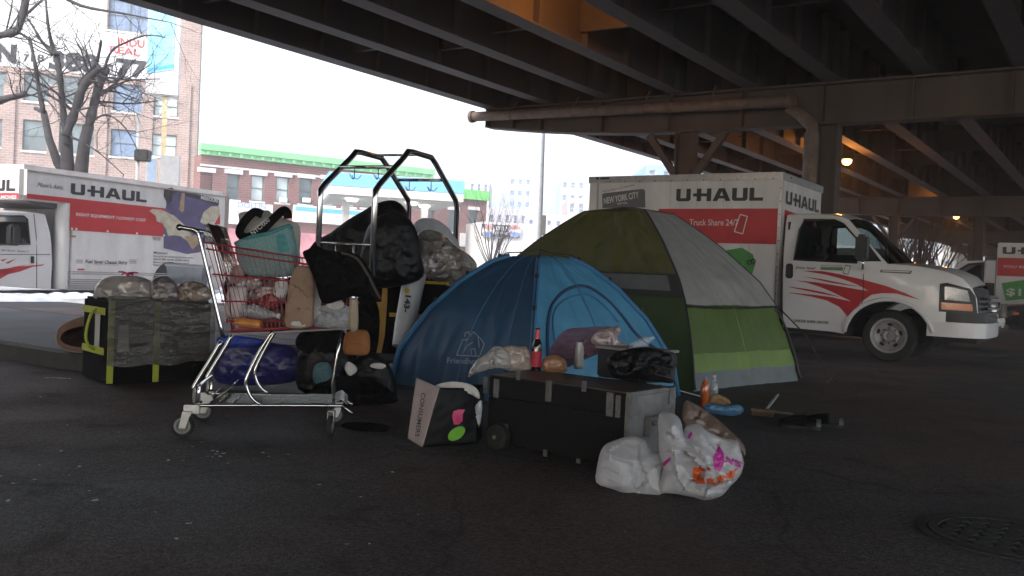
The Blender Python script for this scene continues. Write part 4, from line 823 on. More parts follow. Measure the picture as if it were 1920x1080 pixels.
# snow bank along the far kerb
M['snow'] = mat('dirty_snow', (.6, .63, .68), .8, 0, .2, 3, bump=.4, bscale=6)
a = G(-60, 566); b_ = G(470, 566); d = (b_-a); L_ = d.length; d.normalize(); nrm = Vector((-d.y, d.x, 0))
m = MB(); m.grid(lambda i, j: tuple(a+d*(L_*i)+nrm*(1.7*j)+Vector((0, 0, .005+.16*math.sin(math.pi*min(1, j*1.0))**.7*(.75+.5*noise.noise(Vector((i*40, j*3, 1))))))), 120, 8)
tag(m.build('snow_bank', M['snow'], smooth=True), 'low dirty snow bank lying along the kerb beside the long white truck', 'snow')

# unseen block added behind the camera, shutting out light from the left
wb = thing('light_blocker', 'plain dark brick block, added unseen behind the viewpoint to block light from the left', 'building', W(-52, -26, 0), R(-34.1))
m = MB(); m.box(0, 34, -14, 14, 0, 13); m.build('wall', mat('blocker_dark_brick', (.09, .06, .055), .9, 0, .3, 1), wb); m = MB(); m.box(-.3, 34.3, -14.3, 14.3, 13, 13.5); m.build('roof', M['stonew'], wb)
# ================================================================ TREES
M['bark'] = mat('bark', (.045, .04, .042), .9, 0, .35, 6, bump=.6, bscale=14, det=8)
def grow(m, p, d, L, r, lvl, rg, spread=.55, up=.12, kids=3, seglen=5, droop=0):
    pts = [p.copy()]; rs = [r]; n = seglen; dd = d.copy()
    for i in range(n):
        dd = (dd+Vector((rg.uniform(-1, 1), rg.uniform(-1, 1), rg.uniform(-1, 1)))*.16+Vector((0, 0, up-droop*i))).normalized(); pts.append(pts[-1]+dd*L/n); rs.append(r*(1-.62*(i+1)/n))
    m.tube(pts, rs, 6 if lvl > 1 else 4, caps=False)
    if lvl <= 0: return
    kids = kids+(1 if lvl == 1 else 0)
    for k in range(kids):
        i = rg.randint(2, n); base = pts[i]; q = (pts[i]-pts[i-1]).normalized(); s = q.orthogonal(); s.rotate(Matrix.Rotation(rg.uniform(0, 6.28), 3, q))
        grow(m, base, (q+s*spread*rg.uniform(.7, 1.5)).normalized(), L*rg.uniform(.5, .78), rs[i]*.62, lvl-1, rg, spread, up, kids, seglen, droop)
def limb(m, pp, depth, r0, r1, rg, twigs=4, tl=1.6, lvl=2, jit=.5):
    z = 0; pts = []
    for i, (x, y) in enumerate(pp): z += rg.uniform(-jit, jit); pts.append(D(x, y, depth+z*.6))
    sp = smooth_pts(pts, 4); rs = [(r0+(r1-r0)*i/(len(sp)-1))*.82*rg.uniform(.82, 1.22) for i in range(len(sp))]; m.tube(sp, rs, 9)
    for k in range(twigs):
        i = rg.randint(len(sp)//4, len(sp)-1); q = (sp[i]-sp[i-1]).normalized(); s = q.orthogonal(); s.rotate(Matrix.Rotation(rg.uniform(0, 6.28), 3, q))
        grow(m, sp[i], (q*.5+s).normalized(), tl*rg.uniform(.6, 1.3), max(.010, rs[i]*.28), lvl, rg, .8, .05, 4)
    return sp
rg = random.Random(3); base = D(140, 330, 27); base.z = 0
tr1 = thing('bare_tree', 'bare pollarded tree with knobbly forked trunk standing behind the long white truck', 'tree', base, 0, 'bare street trees'); iv = Matrix.Translation(-base)
m = MB()
m.tube([base, D(132, 330, 27)+Vector((0, 0, -.6)), D(126, 300, 27), D(124, 250, 27.1)], [.3, .24, .19, .17], 10)
m.tube([base+Vector((.25, 0, 0)), D(152, 320, 27), D(158, 270, 26.8), D(166, 235, 26.8)], [.26, .2, .17, .16], 10)
m.tube([D(126, 330, 27.2), D(108, 305, 27.2), D(92, 260, 27.4), D(82, 210, 27.6), D(66, 203, 27.7)], [.16, .13, .11, .09, .06], 9)
m.xf(iv).build('trunk', M['bark'], tr1, smooth=True)
for pp, r0, r1, tw, tl_ in (
    ([(124, 255), (140, 210), (158, 160), (190, 125)], .17, .12, 9, 1.5), ([(166, 240), (178, 190), (190, 150), (200, 128)], .17, .13, 9, 1.6),
    ([(150, 160), (163, 142), (180, 120), (190, 75)], .11, .05, 7, 1.6), ([(126, 270), (118, 200), (112, 140), (105, 100)], .12, .1, 8, 1.3),
    ([(108, 105), (98, 85), (90, 45), (86, 0)], .08, .035, 6, 1.5), ([(105, 103), (80, 80), (62, 50), (52, 36)], .07, .03, 5, 1.3),
    ([(82, 212), (72, 160), (66, 120), (55, 70)], .09, .05, 6, 1.3), ([(195, 130), (210, 95), (240, 78), (275, 66), (310, 70)], .05, .02, 9, 1.3),
    ([(190, 180), (215, 160), (250, 150), (300, 148)], .035, .015, 8, 1.2), ([(170, 230), (200, 215), (235, 240), (262, 290)], .04, .015, 8, 1.3),
    ([(130, 255), (160, 270), (190, 290), (232, 328)], .04, .015, 6, 1.1), ([(60, 150), (90, 165), (130, 190), (165, 225)], .05, .02, 8, 1.2)):
    m = MB(); limb(m, pp, 27, r0, r1, rg, tw, tl_); m.xf(iv).build('limb', M['bark'], tr1, smooth=True)
base2 = D(-190, 400, 24); base2.z = 0
tr2 = thing('bare_tree', 'second bare tree whose thick dark limbs reach in from the left edge', 'tree', base2, 0, 'bare street trees'); iv = Matrix.Translation(-base2)
m = MB(); m.tube([base2, D(-190, 300, 24), D(-170, 200, 24), D(-150, 120, 24), D(-140, 0, 24)], [.35, .28, .25, .2, .12], 10); m.xf(iv).build('trunk', M['bark'], tr2, smooth=True)
for pp, r0, r1, tw, tl_ in (([(-150, 130), (-60, 80), (0, 66), (30, 58), (42, 30), (50, -10)], .16, .09, 6, 1.4), ([(-160, 200), (-60, 205), (0, 188), (48, 175)], .15, .09, 5, 1.3),
    ([(46, 30), (70, 8), (100, -20)], .05, .02, 3, 1.0), ([(48, 175), (60, 150), (66, 130)], .03, .015, 4, 1.1), ([(-150, 60), (-40, -10), (60, -30), (150, 10), (230, 25), (320, 42)], .1, .012, 10, 1.6), ([(48, 176), (90, 190), (120, 230)], .03, .012, 5, 1.1)):
    m = MB(); limb(m, pp, 24, r0, r1, rg, tw, tl_, 2, .3); m.xf(iv).build('limb', M['bark'], tr2, smooth=True)
def small_tree(px, depth, h, label, seed, n=16, spread=.35, rr=.06, thick=1.0):
    rg = random.Random(seed); b_ = ray(px, 480); b_ = EYE+b_*(depth/b_.y); b_.z = 0
    t = thing('bare_tree', label, 'tree', b_, 0, 'bare street trees'); m = MB(); m.tube([(0, 0, 0), (.02, 0, h*.14), (0, .02, h*.3)], [rr*1.3, rr, rr*.9], 8); m.build('trunk', M['bark'], t, smooth=True)
    m = MB()
    for k in range(n):
        a = rg.uniform(0, 6.28); s = rg.uniform(.1, spread); grow(m, Vector((0, .0, h*rg.uniform(.18, .34))), Vector((math.cos(a)*s, math.sin(a)*s, .8)).normalized(), h*rg.uniform(.4, .68), rr*.42*thick, 2, rg, .4, .1, 3)
    m.build('crown', M['bark'], t, smooth=True); return t
small_tree(922, 38, 3.9, 'small bare tree with upright twigs seen just right of the luggage cart', 5, 16, .5, .07)
small_tree(1725, 62, 6.5, 'bare tree silhouetted in the bright gap just right of the van windshield', 8, 22, .8, .16, 1.1)
small_tree(1755, 70, 6.5, 'bare tree in the bright gap nearest the farther truck cab', 9, 20, .8, .14, 1.1)
small_tree(1690, 66, 6.5, 'bare tree in the bright gap directly above the van wipers', 12, 20, .8, .14, 1.1)
# ================================================================ CAMP: tools for soft things
from mathutils.bvhtree import BVHTree
def bvh_of(*objs):
    vs = []; fs = []
    bpy.context.view_layer.update()
    for o in objs:
        k = len(vs); mw = Matrix.Identity(4); p = o
        while p: mw = p.matrix_basis @ mw; p = p.parent
        vs += [mw @ v.co for v in o.data.vertices]; fs += [tuple(i+k for i in f.vertices) for f in o.data.polygons]
    return BVHTree.FromPolygons(vs, fs)
def drape_fn(bvh, off=.004, org=Vector((0, 0, 0)), fb=None):
    def fn(px, py):
        r = ray(px, py); h = bvh.ray_cast(EYE, r)
        if h[0] is None: 
            n = bvh.find_nearest(EYE+r*(fb or 6)); return n[0]-r*off-org
        return h[0]-r*off-org
    return fn
def drape(name, polys, mt, parent, bvh, off=.004, step=6):
    org = parent.location if parent and parent.parent is None else (parent.parent.location if parent else Vector((0, 0, 0)))
    m = MB()
    for p in polys: m.face2d([p], drape_fn(bvh, off, org), step)
    return m.build(name, mt, parent)
def drape_text(name, body, mt, parent, bvh, a, b_, h, off=.004, bold=.02, shear=0):
    """text running from pixel a to pixel b, letter height h pixels"""
    org = parent.location if parent.parent is None else parent.parent.location
    A = Vector(a); d = Vector(b_)-A; n = Vector((d.y, -d.x)).normalized()*h; f = drape_fn(bvh, off, org)
    vs, fs = text2d(body, bold, shear); m = MB(); m.add([f(A.x+d.x*u+n.x*v, A.y+d.y*u+n.y*v) for u, v in vs], fs)
    return m.build(name, mt, parent)
def puff(name, out, depth, ratio, mt, parent=None, amp=.02, sc=6, seed=0, step=None, label=None, cat=None, group=None, slant=0.0, floor=None, both=True, p=.5, lean=0, facet=0, smooth=60, crease=0):
    """closed soft body whose outline (pixels of the photo) stands at a real depth; ratio = half thickness / inner radius"""
    P = [D(x, y, depth) for x, y in out]; cx = sum(q.x for q in P)/len(P); zmin = min(q.z for q in P); 
    # slant: change of depth per metre sideways
    pts = [Vector((q.x-cx, q.z)) for q in P]; sm = smooth_pts([Vector((q.x, q.y, 0)) for q in pts], 3, True); pts = [Vector((q.x, q.y)) for q in sm]
    w = max(q.x for q in pts)-min(q.x for q in pts); h = max(q.y for q in pts)-min(q.y for q in pts); step = crease or step or min(w, h)/14
    segs = list(zip(pts, pts[1:]+pts[:1]))
    def dist(x, z):
        q = Vector((x, z)); best = 9
        for a, b_ in segs:
            d = b_-a; t = max(0, min(1, (q-a).dot(d)/max(1e-9, d.length_squared))); best = min(best, (a+d*t-q).length)
        return best
    m0 = MB()
    if facet:
        from mathutils.geometry import delaunay_2d_cdt
        rg = random.Random(seed+17); n_ = len(pts); vv = [Vector(q) for q in pts]; x0 = min(q.x for q in pts); z0 = min(q.y for q in pts)
        nx = int(w/facet)+2; nz = int(h/facet)+2
        for i in range(nx):
            for j in range(nz):
                q = Vector((x0+(i+rg.uniform(-.48, .48)+.5*(j % 2))*facet, z0+(j+rg.uniform(-.48, .48))*facet))
                if dist(q.x, q.y) > facet*.35: vv.append(q)
        r_ = delaunay_2d_cdt(vv, [(i, (i+1) % n_) for i in range(n_)], [list(range(n_))], 1, 1e-6)
        m0.add([(q[0], 0, q[1]) for q in r_[0]], [tuple(f) for f in r_[2]])
    else: m0.face2d([[(q.x, q.y) for q in pts]], lambda u, v: (u, 0, v), step)
    ds = [dist(v[0], v[2]) for v in m0.v]; Rm = max(ds)*.95; o = Vector((seed*5.1, seed*2.3, seed*1.7)); m = MB(); base = floor if floor is not None else 0
    n = len(m0.v); vs = []
    for sgn in ((-1, 1) if both else (-1,)):
        for v, d in zip(m0.v, ds):
            t = min(1, d/Rm); f = (1-(1-t)**2)**p if d > 1e-5 else 0; q = Vector((v[0], 0, v[2])); k = crumple(q+Vector((0, sgn*.7, 0)), sc, seed) + .5*crumple(q+Vector((0, sgn*.3, 0)), sc*2.3, seed+9)
            if crease:
                k = ridged(q*sc*.6+Vector((0, sgn*.7, 0)), seed)*.8; qq = q*sc*1.15+Vector((seed, sgn*2.7, seed*.3)); qq = qq+noise.noise_vector(qq*1.3)*.25; dd_, pp_ = noise.voronoi(qq)
                tl_ = noise.noise_vector(pp_[0]*5.3+Vector((.5, .5, .5)))*2.2; k += tl_.dot(qq-pp_[0])+noise.noise(pp_[0]*3.7)*.6
            if facet: k += 1.3*noise.noise(Vector((q.x*51.3+seed, sgn*9.1, q.z*47.7)))
            y = sgn*Rm*ratio*f + (k*amp*min(1, d/(Rm*.25)) if sgn else 0)*sgn
            dx = amp*.5*noise.noise(q*sc*1.5+o)*min(1, d/(Rm*.3))
            if crease: dx = amp*.5*ridged(q*sc*.5+Vector((3, 3, sgn)), seed+3, 2)*min(1, .25+d/(Rm*.3))
            vs.append((v[0]+dx, y+v[0]*slant+(v[2]-zmin)*lean, v[2]))
    fs = list(m0.f)+[tuple(i+n for i in f[::-1]) for f in m0.f] if both else m0.f
    m.add(vs, fs); loc = Vector((cx, depth, 0))
    if parent is not None: m.xf(Matrix.Translation(loc-parent.location)); ob = m.build(name, mt, parent, smooth=smooth, merge=True)
    else: ob = m.build(name, mt, None, smooth=smooth, merge=True); ob.location = loc
    if label: tag(ob, label, cat, group)
    return ob
def plastic(name, col, alpha=.5, rough=.18, spec=.6, **k): return mat(name, col, rough, 0, .2, 12, alpha=alpha, spec=spec, **k)
M.update(
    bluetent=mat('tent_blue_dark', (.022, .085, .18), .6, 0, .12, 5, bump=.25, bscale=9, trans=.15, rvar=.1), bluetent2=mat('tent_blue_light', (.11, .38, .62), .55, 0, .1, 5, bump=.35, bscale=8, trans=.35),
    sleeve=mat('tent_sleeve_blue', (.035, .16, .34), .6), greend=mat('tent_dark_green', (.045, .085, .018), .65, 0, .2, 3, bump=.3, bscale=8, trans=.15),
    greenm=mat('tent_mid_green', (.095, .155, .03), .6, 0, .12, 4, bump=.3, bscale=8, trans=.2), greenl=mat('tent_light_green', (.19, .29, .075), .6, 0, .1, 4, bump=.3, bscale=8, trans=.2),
    olive=mat('tent_olive_fly', (.10, .11, .028), .6, 0, .3, 3, bump=.4, bscale=7, trans=.35, col2=(.15, .14, .05)), greyfly=mat('tent_grey_fly', (.29, .29, .275), .6, 0, .12, 4, bump=.3, bscale=9, trans=.1),
    greybase=mat('tent_grey_base', (.13, .15, .155), .6, 0, .15, 4), blackbag=mat('black_trash_bag', (.006, .006, .008), .42, 0, .3, 8, spec=.28, bump=.3, bscale=35),
    clearbag=plastic('clear_bag_film', (.42, .4, .39), .55, .1, 1.0, bump=.4, bscale=30, coat=.6), whitebag=mat('white_bag_film', (.6, .6, .63), .3, 0, .08, 6, trans=.35, spec=.6, bump=.2, bscale=14),
    smoke=plastic('smoky_film', (.16, .15, .145), .75, .2), kraft=mat('kraft_paper', (.26, .17, .12), .8, 0, .15, 6, bump=.2, bscale=15), paperw=mat('white_paper', (.5, .48, .47), .8, 0, .12, 8),
    cloth=mat('black_cloth', (.006, .006, .0065), .95, 0, .3, 10, bump=.4, bscale=50, spec=.12), yellow=mat('yellow_webbing', (.5, .32, .02), .6, 0, .15, 12), lime=mat('lime_webbing', (.38, .42, .03), .6, 0, .15, 12),
    pink=mat('pink_plastic', (.55, .03, .14), .4, 0, .2, 20), redwire=mat('red_coated_wire', (.28, .012, .03), .4, 0, .15, 20), teal=mat('teal_foam', (.05, .22, .24), .6, 0, .3, 40), cream=mat('cream_canvas', (.4, .38, .34), .85, 0, .12, 8, bump=.2, bscale=60),
)
# ---------------------------------------------------------------- tents
def tent_surface(corners, centre, prof, s0=0.0, s1=1.0, out=0.0):
    """returns fn(i, s, w) for the panel between corners i and i+1"""
    O = Vector((centre.x, centre.y, 0))
    def pole(i, s, o=0.0):
        c = corners[i % 4]; p = c+(O-c)*s; d = (c-O).normalized(); return Vector((p.x, p.y, interp(prof, s)))+(d*.8+Vector((0, 0, .6)))*o
    return pole
def panel_mesh(pole, i, s0, s1, o, ns, nw, sag, wr_, seed, w0=0, w1=1, bulge=0):
    m = MB()
    def fn(a, b_):
        w = w0+(w1-w0)*a; s = s0+(s1-s0)*b_; A = pole(i, s, o); B = pole(i+1, s, o); p = A.lerp(B, w)
        k = 4*w*(1-w); C = pole(i, 1, 0); inn = Vector((C.x-p.x, C.y-p.y, 0)); p += inn*(-sag*k*(1-s)) if sag < 0 else inn*(sag*k)
        t = noise.noise(Vector((p.x*5+seed, p.y*5, p.z*2.2)))*.5+noise.noise(Vector((p.x*11+seed, p.y*11, p.z*4)))*.3+.55*ridged((w*3.2+seed, s*1.3+w*.8, seed), 1, 3)
        e = (A-B).normalized(); nrm = Vector((e.y, -e.x, .4)); nrm = nrm if nrm.dot(p-C) > 0 else -nrm
        return p+nrm.normalized()*(t*wr_*min(1, k*2.5))
    m.grid(fn, nw, ns); return m
# blue tent
Lc = Vector((-1.05, 8.2, 0)); Nc = Vector((.17, 6.92, 0)); Rc = Vector((1.52, 8.1, 0)); Fc = Lc+Rc-Nc; cB = (Lc+Rc)/2
def prof_from(pxs, c, o):
    d = (o-c); L = Vector((d.x, d.y, 0)).length; d = Vector((d.x, d.y, 0)).normalized(); r = []
    for px, py in pxs: s, z = PLN(px, py, c, d); r.append((s/L, z))
    return sorted(r)
prB = [(0, 0), (.03, .16)]+prof_from([(750, 657), (778, 618), (807, 580), (867, 527), (923, 492), (960, 480)], Lc, cB)+[(1, 1.21)]
blue = thing('dome_tent', 'small blue dome tent with a white house logo and a D-shaped door', 'tent', cB, 0, 'dome tents'); ib = Matrix.Translation(-cB)
pB = tent_surface([Nc, Rc, Fc, Lc], cB, prB)
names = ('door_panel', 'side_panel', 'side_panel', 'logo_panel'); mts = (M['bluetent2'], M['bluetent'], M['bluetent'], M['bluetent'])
blue_p = []
for i in range(4):
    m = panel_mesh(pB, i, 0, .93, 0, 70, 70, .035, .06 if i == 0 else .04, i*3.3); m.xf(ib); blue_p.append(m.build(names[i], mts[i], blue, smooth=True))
m = MB(); tp = [pB(i, .93) for i in range(4)]; m.add(tp+[Vector((cB.x, cB.y, 1.19))], [(0, 1, 4), (1, 2, 4), (2, 3, 4), (3, 0, 4)]); m.xf(ib).build('top_panel', M['sleeve'], blue)
for i in range(4):
    m = MB(); m.tube([pB(i, s, .012) for s in [k/20 for k in range(0, 17)]], .022, 8); m.xf(ib).build('pole_sleeve', M['sleeve'], blue, smooth=True)
for i in (0, 1):
    pts = [pB(i, k/20, .03+.02*(k > 15)) for k in range(0, 21)]; pts[-1] = Vector((cB.x, cB.y, 1.26)); pts += [pB(i+2, k/20, .03+.02*(k > 15)) for k in range(19, -1, -1)]
    m = MB(); m.tube(pts, .006, 6); m.xf(ib).build('pole', M['black'], blue, smooth=True)
for i in (0, 1, 3):
    for s in (.3, .52, .74): p = pB(i, s, .03); m = MB(); m.obox(p, .012, .012, .03, VT); m.xf(ib).build('pole_clip', M['black'], blue)
for i, w_ in ((0, .5), (3, .5), (3, .82)):
    m = MB(); m.tube([pB(i, s, .004).lerp(pB(i+1, s, .004), w_)+Vector((0, -.012, 0)) for s in [k/14 for k in range(0, 13)]], .0045, 5); m.xf(ib).build('panel_seam', M['sleeve'], blue, smooth=True)
bvB = bvh_of(blue_p[0], blue_p[3])
arc = smooth_pts([(x, y, 0) for x, y in ((1028, 672), (1027, 620), (1034, 575), (1060, 545), (1096, 536), (1132, 556), (1165, 590), (1195, 628), (1232, 655))], 6); f = drape_fn(bvB, .012, cB)
m = MB(); m.tube([f(p.x, p.y) for p in arc], .014, 6); m.build('door_zip', mat('zip_navy', (.02, .05, .12), .7), blue_p[0], smooth=True)
m = MB(); arc = smooth_pts([(x, y, 0) for x, y in ((1040, 640), (1038, 590), (1060, 562), (1098, 552), (1130, 570), (1160, 604))], 6); m.tube([f(p.x, p.y) for p in arc], .007, 6); m.build('door_seam', M['sleeve'], blue_p[0], smooth=True)
logo_ink = mat('tent_logo_grey', (.26, .32, .4), .7)
def linepoly(a, b_, w=1.1):
    A = Vector(a); B = Vector(b_); n = Vector((-(B-A).y, (B-A).x)).normalized()*w; return [tuple(A+n), tuple(B+n), tuple(B-n), tuple(A-n)]
hs = [(856, 666, 868, 636), (868, 636, 874, 638), (874, 638, 888, 622), (888, 622, 902, 636), (902, 636, 908, 645), (908, 645, 900, 666), (856, 666, 900, 668), (880, 628, 878, 622), (866, 664, 876, 648), (876, 648, 886, 642), (884, 665, 884, 655), (884, 655, 890, 653), (890, 653, 892, 666), (896, 631, 899, 652), (872, 632, 872, 624), (872, 624, 880, 622)]
drape('house_logo', [linepoly(q[:2], q[2:], 1.0) for q in hs], logo_ink, blue_p[3], bvB, .006, 8)
drape_text('logo_lettering', 'Friendhouse', logo_ink, blue_p[3], bvB, (838, 681), (912, 684), 11, .006)
m = MB(); 
for c in (Lc, Nc, Rc): m.tube([c+Vector((0, 0, .06)), c+(c-cB).normalized()*.22+Vector((0, 0, .01))], .004, 5)
m.xf(ib).build('guy_line', M['trim'], blue)
# green tent
Lg = Vector((-.6, 10.75, 0)); Ng = Vector((1.75, 8.5, 0)); Rg = Vector((3.16, 9.86, 0)); Fg = Lg+Rg-Ng; cG = (Lg+Rg)/2
prG = [(0, 0), (.02, .12)]+prof_from([(1490, 680), (1472, 625), (1450, 575), (1420, 533), (1390, 505), (1345, 465), (1300, 432), (1260, 405)], Rg, cG)+[(.93, 1.8), (1, 1.82)]
gr = thing('dome_tent', 'large green dome tent with a grey rain fly behind the blue tent', 'tent', cG, 0, 'dome tents'); ig = Matrix.Translation(-cG)
pG = tent_surface([Ng, Rg, Fg, Lg], cG, prG)
def zs(z):
    a = 0; b_ = 1
    for _ in range(30):
        c = (a+b_)/2
        if interp(prG, c) < z: a = c
        else: b_ = c
    return a
gp = []
for i, nm in enumerate(('door_panel', 'side_panel', 'side_panel', 'window_panel')):
    if i in (0, 1):
        for (a, b_, mt, n2) in ((.0, zs(.17), M['greybase'], 'bathtub_floor'), (zs(.17), zs(.34), M['greenl'], 'light_band'), (zs(.34), 1, M['greenm'], nm)):
            m = panel_mesh(pG, i, a, b_, 0, 6 if b_ < .5 else 60, 60, .03, .03, 40+i*3); m.xf(ig); gp.append(m.build(n2, mt, gr, smooth=True))
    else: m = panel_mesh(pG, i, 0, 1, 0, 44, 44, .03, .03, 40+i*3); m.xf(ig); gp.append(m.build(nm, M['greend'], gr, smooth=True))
sR = zs(.78)
m = panel_mesh(pG, 0, sR, .995, .035, 60, 70, -.02, .05, 61); m.xf(ig); fl = m.build('rain_fly', M['greyfly'], gr, smooth=True)
m = panel_mesh(pG, 1, sR, .995, .035, 20, 20, -.02, .03, 66); m.xf(ig).build('rain_fly', M['greyfly'], gr, smooth=True)
for i in (2, 3): m = panel_mesh(pG, i, zs(1.08) if i == 3 else sR, .995, .035, 60, 70, -.02, .07, 71+i); m.xf(ig).build('rain_fly', M['olive'], gr, smooth=True)
m = panel_mesh(pG, 3, zs(.92), zs(1.07), .02, 6, 30, .0, .01, 80, .50, .95); m.xf(ig).build('window_mesh', mat('grey_window', (.16, .165, .17), .7, trans=.2), gr, smooth=True)
m = panel_mesh(pG, 3, zs(.86), zs(1.09), .012, 6, 30, .0, .01, 80, .4, 1.0); m.xf(ig).build('window_border', mat('window_dark', (.03, .035, .03), .8), gr, smooth=True)
m = MB(); m.tube([pG(0, sR, .035).lerp(pG(1, sR, .035), k/14)+Vector((0, 0, -.02*math.sin(math.pi*k/14))) for k in range(15)], .012, 6); m.xf(ig).build('fly_hem', M['black'], gr, smooth=True)
for i in range(4): m = MB(); m.tube([pG(i, s_, .03) for s_ in [0, .01, .02, .035, .05, .07, .09]+[k/24 for k in range(3, 25)]], .012, 8); m.xf(ig).build('pole', M['black'], gr, smooth=True)
fL = panel_mesh(pG, 0, .0, 1, .012, 30, 3, .03, 0, 0); m = MB(); m.tube([pG(0, s, .01).lerp(pG(1, s, .01), .5)+Vector((-.0, -.03, 0)) for s in (zs(.34), zs(.5), zs(.65), zs(.78))], .006, 5); m.xf(ig).build('door_zip', M['greenl'], gr)
m = MB(); m.tube([pG(1, sR, .04), pG(1, zs(.4), .2), Rg+(Rg-cG).normalized()*.35+Vector((0, 0, .02))], .008, 6); m.tube([Rg+(Rg-cG).normalized()*.3+Vector((0, 0, 0)), Rg+(Rg-cG).normalized()*.36+Vector((0, 0, .1))], .01, 6); m.xf(ig).build('guy_line', M['black'], gr)
# ---------------------------------------------------------------- flight case
A = G(912, 834); B = G(1174, 886); ex = (B-A); LX = ex.length; ex.normalize(); ey = Vector((-ex.y, ex.x, 0)); HT = PLN(1172, 737, A, ex)[1]; TD = .50
tk = thing('flight_case', 'black road case with silver edges and latches standing in front of the blue tent', 'case', A, math.atan2(ex.y, ex.x))
m = MB(); m.box(0, LX, 0, TD, .03, HT-.13); m.build('lower_shell', mat('case_black', (.006, .0065, .008), .7, 0, .3, 6, bump=.15, bscale=40, spec=.25), tk, bevel=.006)
m = MB(); m.box(0, LX, 0, TD, HT-.126, HT-.004); lid = m.build('lid', MATS['case_black'], tk, bevel=.006)
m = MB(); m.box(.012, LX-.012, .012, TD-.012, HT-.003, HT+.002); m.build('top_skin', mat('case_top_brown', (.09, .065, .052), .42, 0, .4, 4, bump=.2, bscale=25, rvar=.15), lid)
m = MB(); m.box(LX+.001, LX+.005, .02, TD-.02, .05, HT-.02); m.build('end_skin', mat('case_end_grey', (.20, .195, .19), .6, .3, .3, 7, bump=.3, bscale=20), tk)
alm = mat('case_edge_alu', (.2, .2, .2), .5, .6, .3, 15)
m = MB()
for (a, b_) in (((0, 0), (LX, 0)), ((0, TD), (LX, TD)), ((LX, 0), (LX, TD)), ((0, 0), (0, TD))):
    x0_, x1_ = min(a[0], b_[0]), max(a[0], b_[0]); y0_, y1_ = min(a[1], b_[1]), max(a[1], b_[1])
    if a[0] == LX and b_[0] == LX: m.box(x0_-.018, x1_+.007, y0_-.007, y1_+.007, HT-.018, HT+.006)
for y in (0, TD): m.box(LX-.02, LX+.008, y-.008 if y == 0 else y-.02, y+.02 if y == 0 else y+.008, .03, HT-.016)
m.box(LX+.0055, LX+.009, .02, TD-.02, HT-.15, HT-.12); m.build('edge_trim', alm, tk, bevel=.003)
def fpx(px, py): return PLN(px, py, A, ex)
for (px, py, w_, h_) in ((912, 722, .035, .1), (932, 728, .04, .11), (1030, 733, .04, .12), (1145, 758, .045, .13), (1160, 762, .03, .12)):
    s, z = fpx(px, py); m = MB(); m.box(s-w_/2, s+w_/2, -.012, -.001, z-h_/2, z+h_/2); m.box(s-w_/4, s+w_/4, -.02, -.012, z-h_/5, z+h_/5); m.build('latch', alm, tk, bevel=.002)
for (px, py) in ((973, 703), (1096, 724), (1085, 870), (1023, 853)): s, z = fpx(px, py); m = MB(); m.box(s-.014, s+.014, -.008, -.001, z-.03, z+.03); m.build('hinge_plate', alm, tk)
for (y, z) in ((.04, HT-.05), (TD-.04, HT-.05), (.04, .09), (TD-.04, .09)): m = MB(); m.box(LX+.006, LX+.011, y-.035, y+.035, z-.045, z+.045); m.build('corner_bracket', alm, tk, bevel=.003)
m = MB(); m.box(LX+.006, LX+.05, .16, .30, HT*.42, HT*.68); m.tube([(LX+.05, .17, HT*.62), (LX+.08, .17, HT*.6), (LX+.08, .29, HT*.6), (LX+.05, .29, HT*.62)], .008, 6); m.build('end_handle', alm, tk, bevel=.008)
s, z = fpx(937, 831); m = MB(); m.lathe([(.0, -.03), (.05, -.03), (.075, -.02), (.075, .02), (.05, .03), (0, .03)], 24, (s+.03, -.055, .076), (0, 1, 0)); m.build('wheel', M['rubber'], tk, smooth=35); m = MB(); m.lathe([(0, 0), (.012, 0), (.012, .01), (0, .01)], 10, (s+.03, -.096, .076), (0, 1, 0)); m.box(s, s+.06, -.03, -.002, .07, .15); m.build('caster_bracket', alm, tk)
for x in (.1, LX-.08): m = MB(); m.box(x-.04, x+.04, .06, .12, 0, .03); m.box(x-.04, x+.04, TD-.12, TD-.06, 0, .03); m.build('foot', M['rubber'], tk)
def on_case(px, py):   # point on the case lid
    return G(px, py, HT+.004)
# ---------------------------------------------------------------- things on the case
def bottle(name, label, loc, prof, mt, cat='bottle', parts=(), rot=None, n=20, group=None):
    t = thing(name, label, cat, loc, 0, group)
    if rot: t.rotation_euler = rot
    m = MB(); m.lathe(prof, n); m.build('glass_body' if 'beer' in name else 'body', mt, t, smooth=40)
    for nm, pf, mt2 in parts: m = MB(); m.lathe(pf, n); m.build(nm, mt2, t, smooth=40)
    return t
p = on_case(1005, 695); k = p.y/1700; h = 80*k
bottle('beer_bottle', 'dark glass beer bottle with red label and red neck foil on the black case', p, [(0, 0), (.031, 0), (.033, .006), (.033, h*.55), (.028, h*.66), (.015, h*.76), (.0135, h*.97), (0, h*.97)], mat('brown_glass', (.02, .008, .005), .08, spec=.8), parts=(
    ('label', [(.0337, h*.1), (.0337, h*.46)], mat('label_red', (.42, .02, .05), .5, 0, .25, 30)), ('neck_foil', [(.0165, h*.74), (.0145, h*.97), (.0, h*.985)], mat('foil_red', (.5, .06, .06), .35, .3)), ('cap', [(.0148, h*.965), (.0155, h*1.0), (0, h*1.005)], M['dark'])))
p = on_case(1085, 692); h = 52*p.y/1700
bottle('drink_can', 'slim pale drink can with a yellow green mark on the black case', p, [(0, 0), (.025, 0), (.031, .008), (.031, h-.012), (.026, h), (.024, h-.004), (0, h-.004)], mat('can_alu', (.42, .42, .44), .35, .6, .12, 20), 'can', (('label', [(.0315, .02), (.0315, h-.02)], mat('can_print', (.42, .42, .43), .45, .2, .3, 25)),))
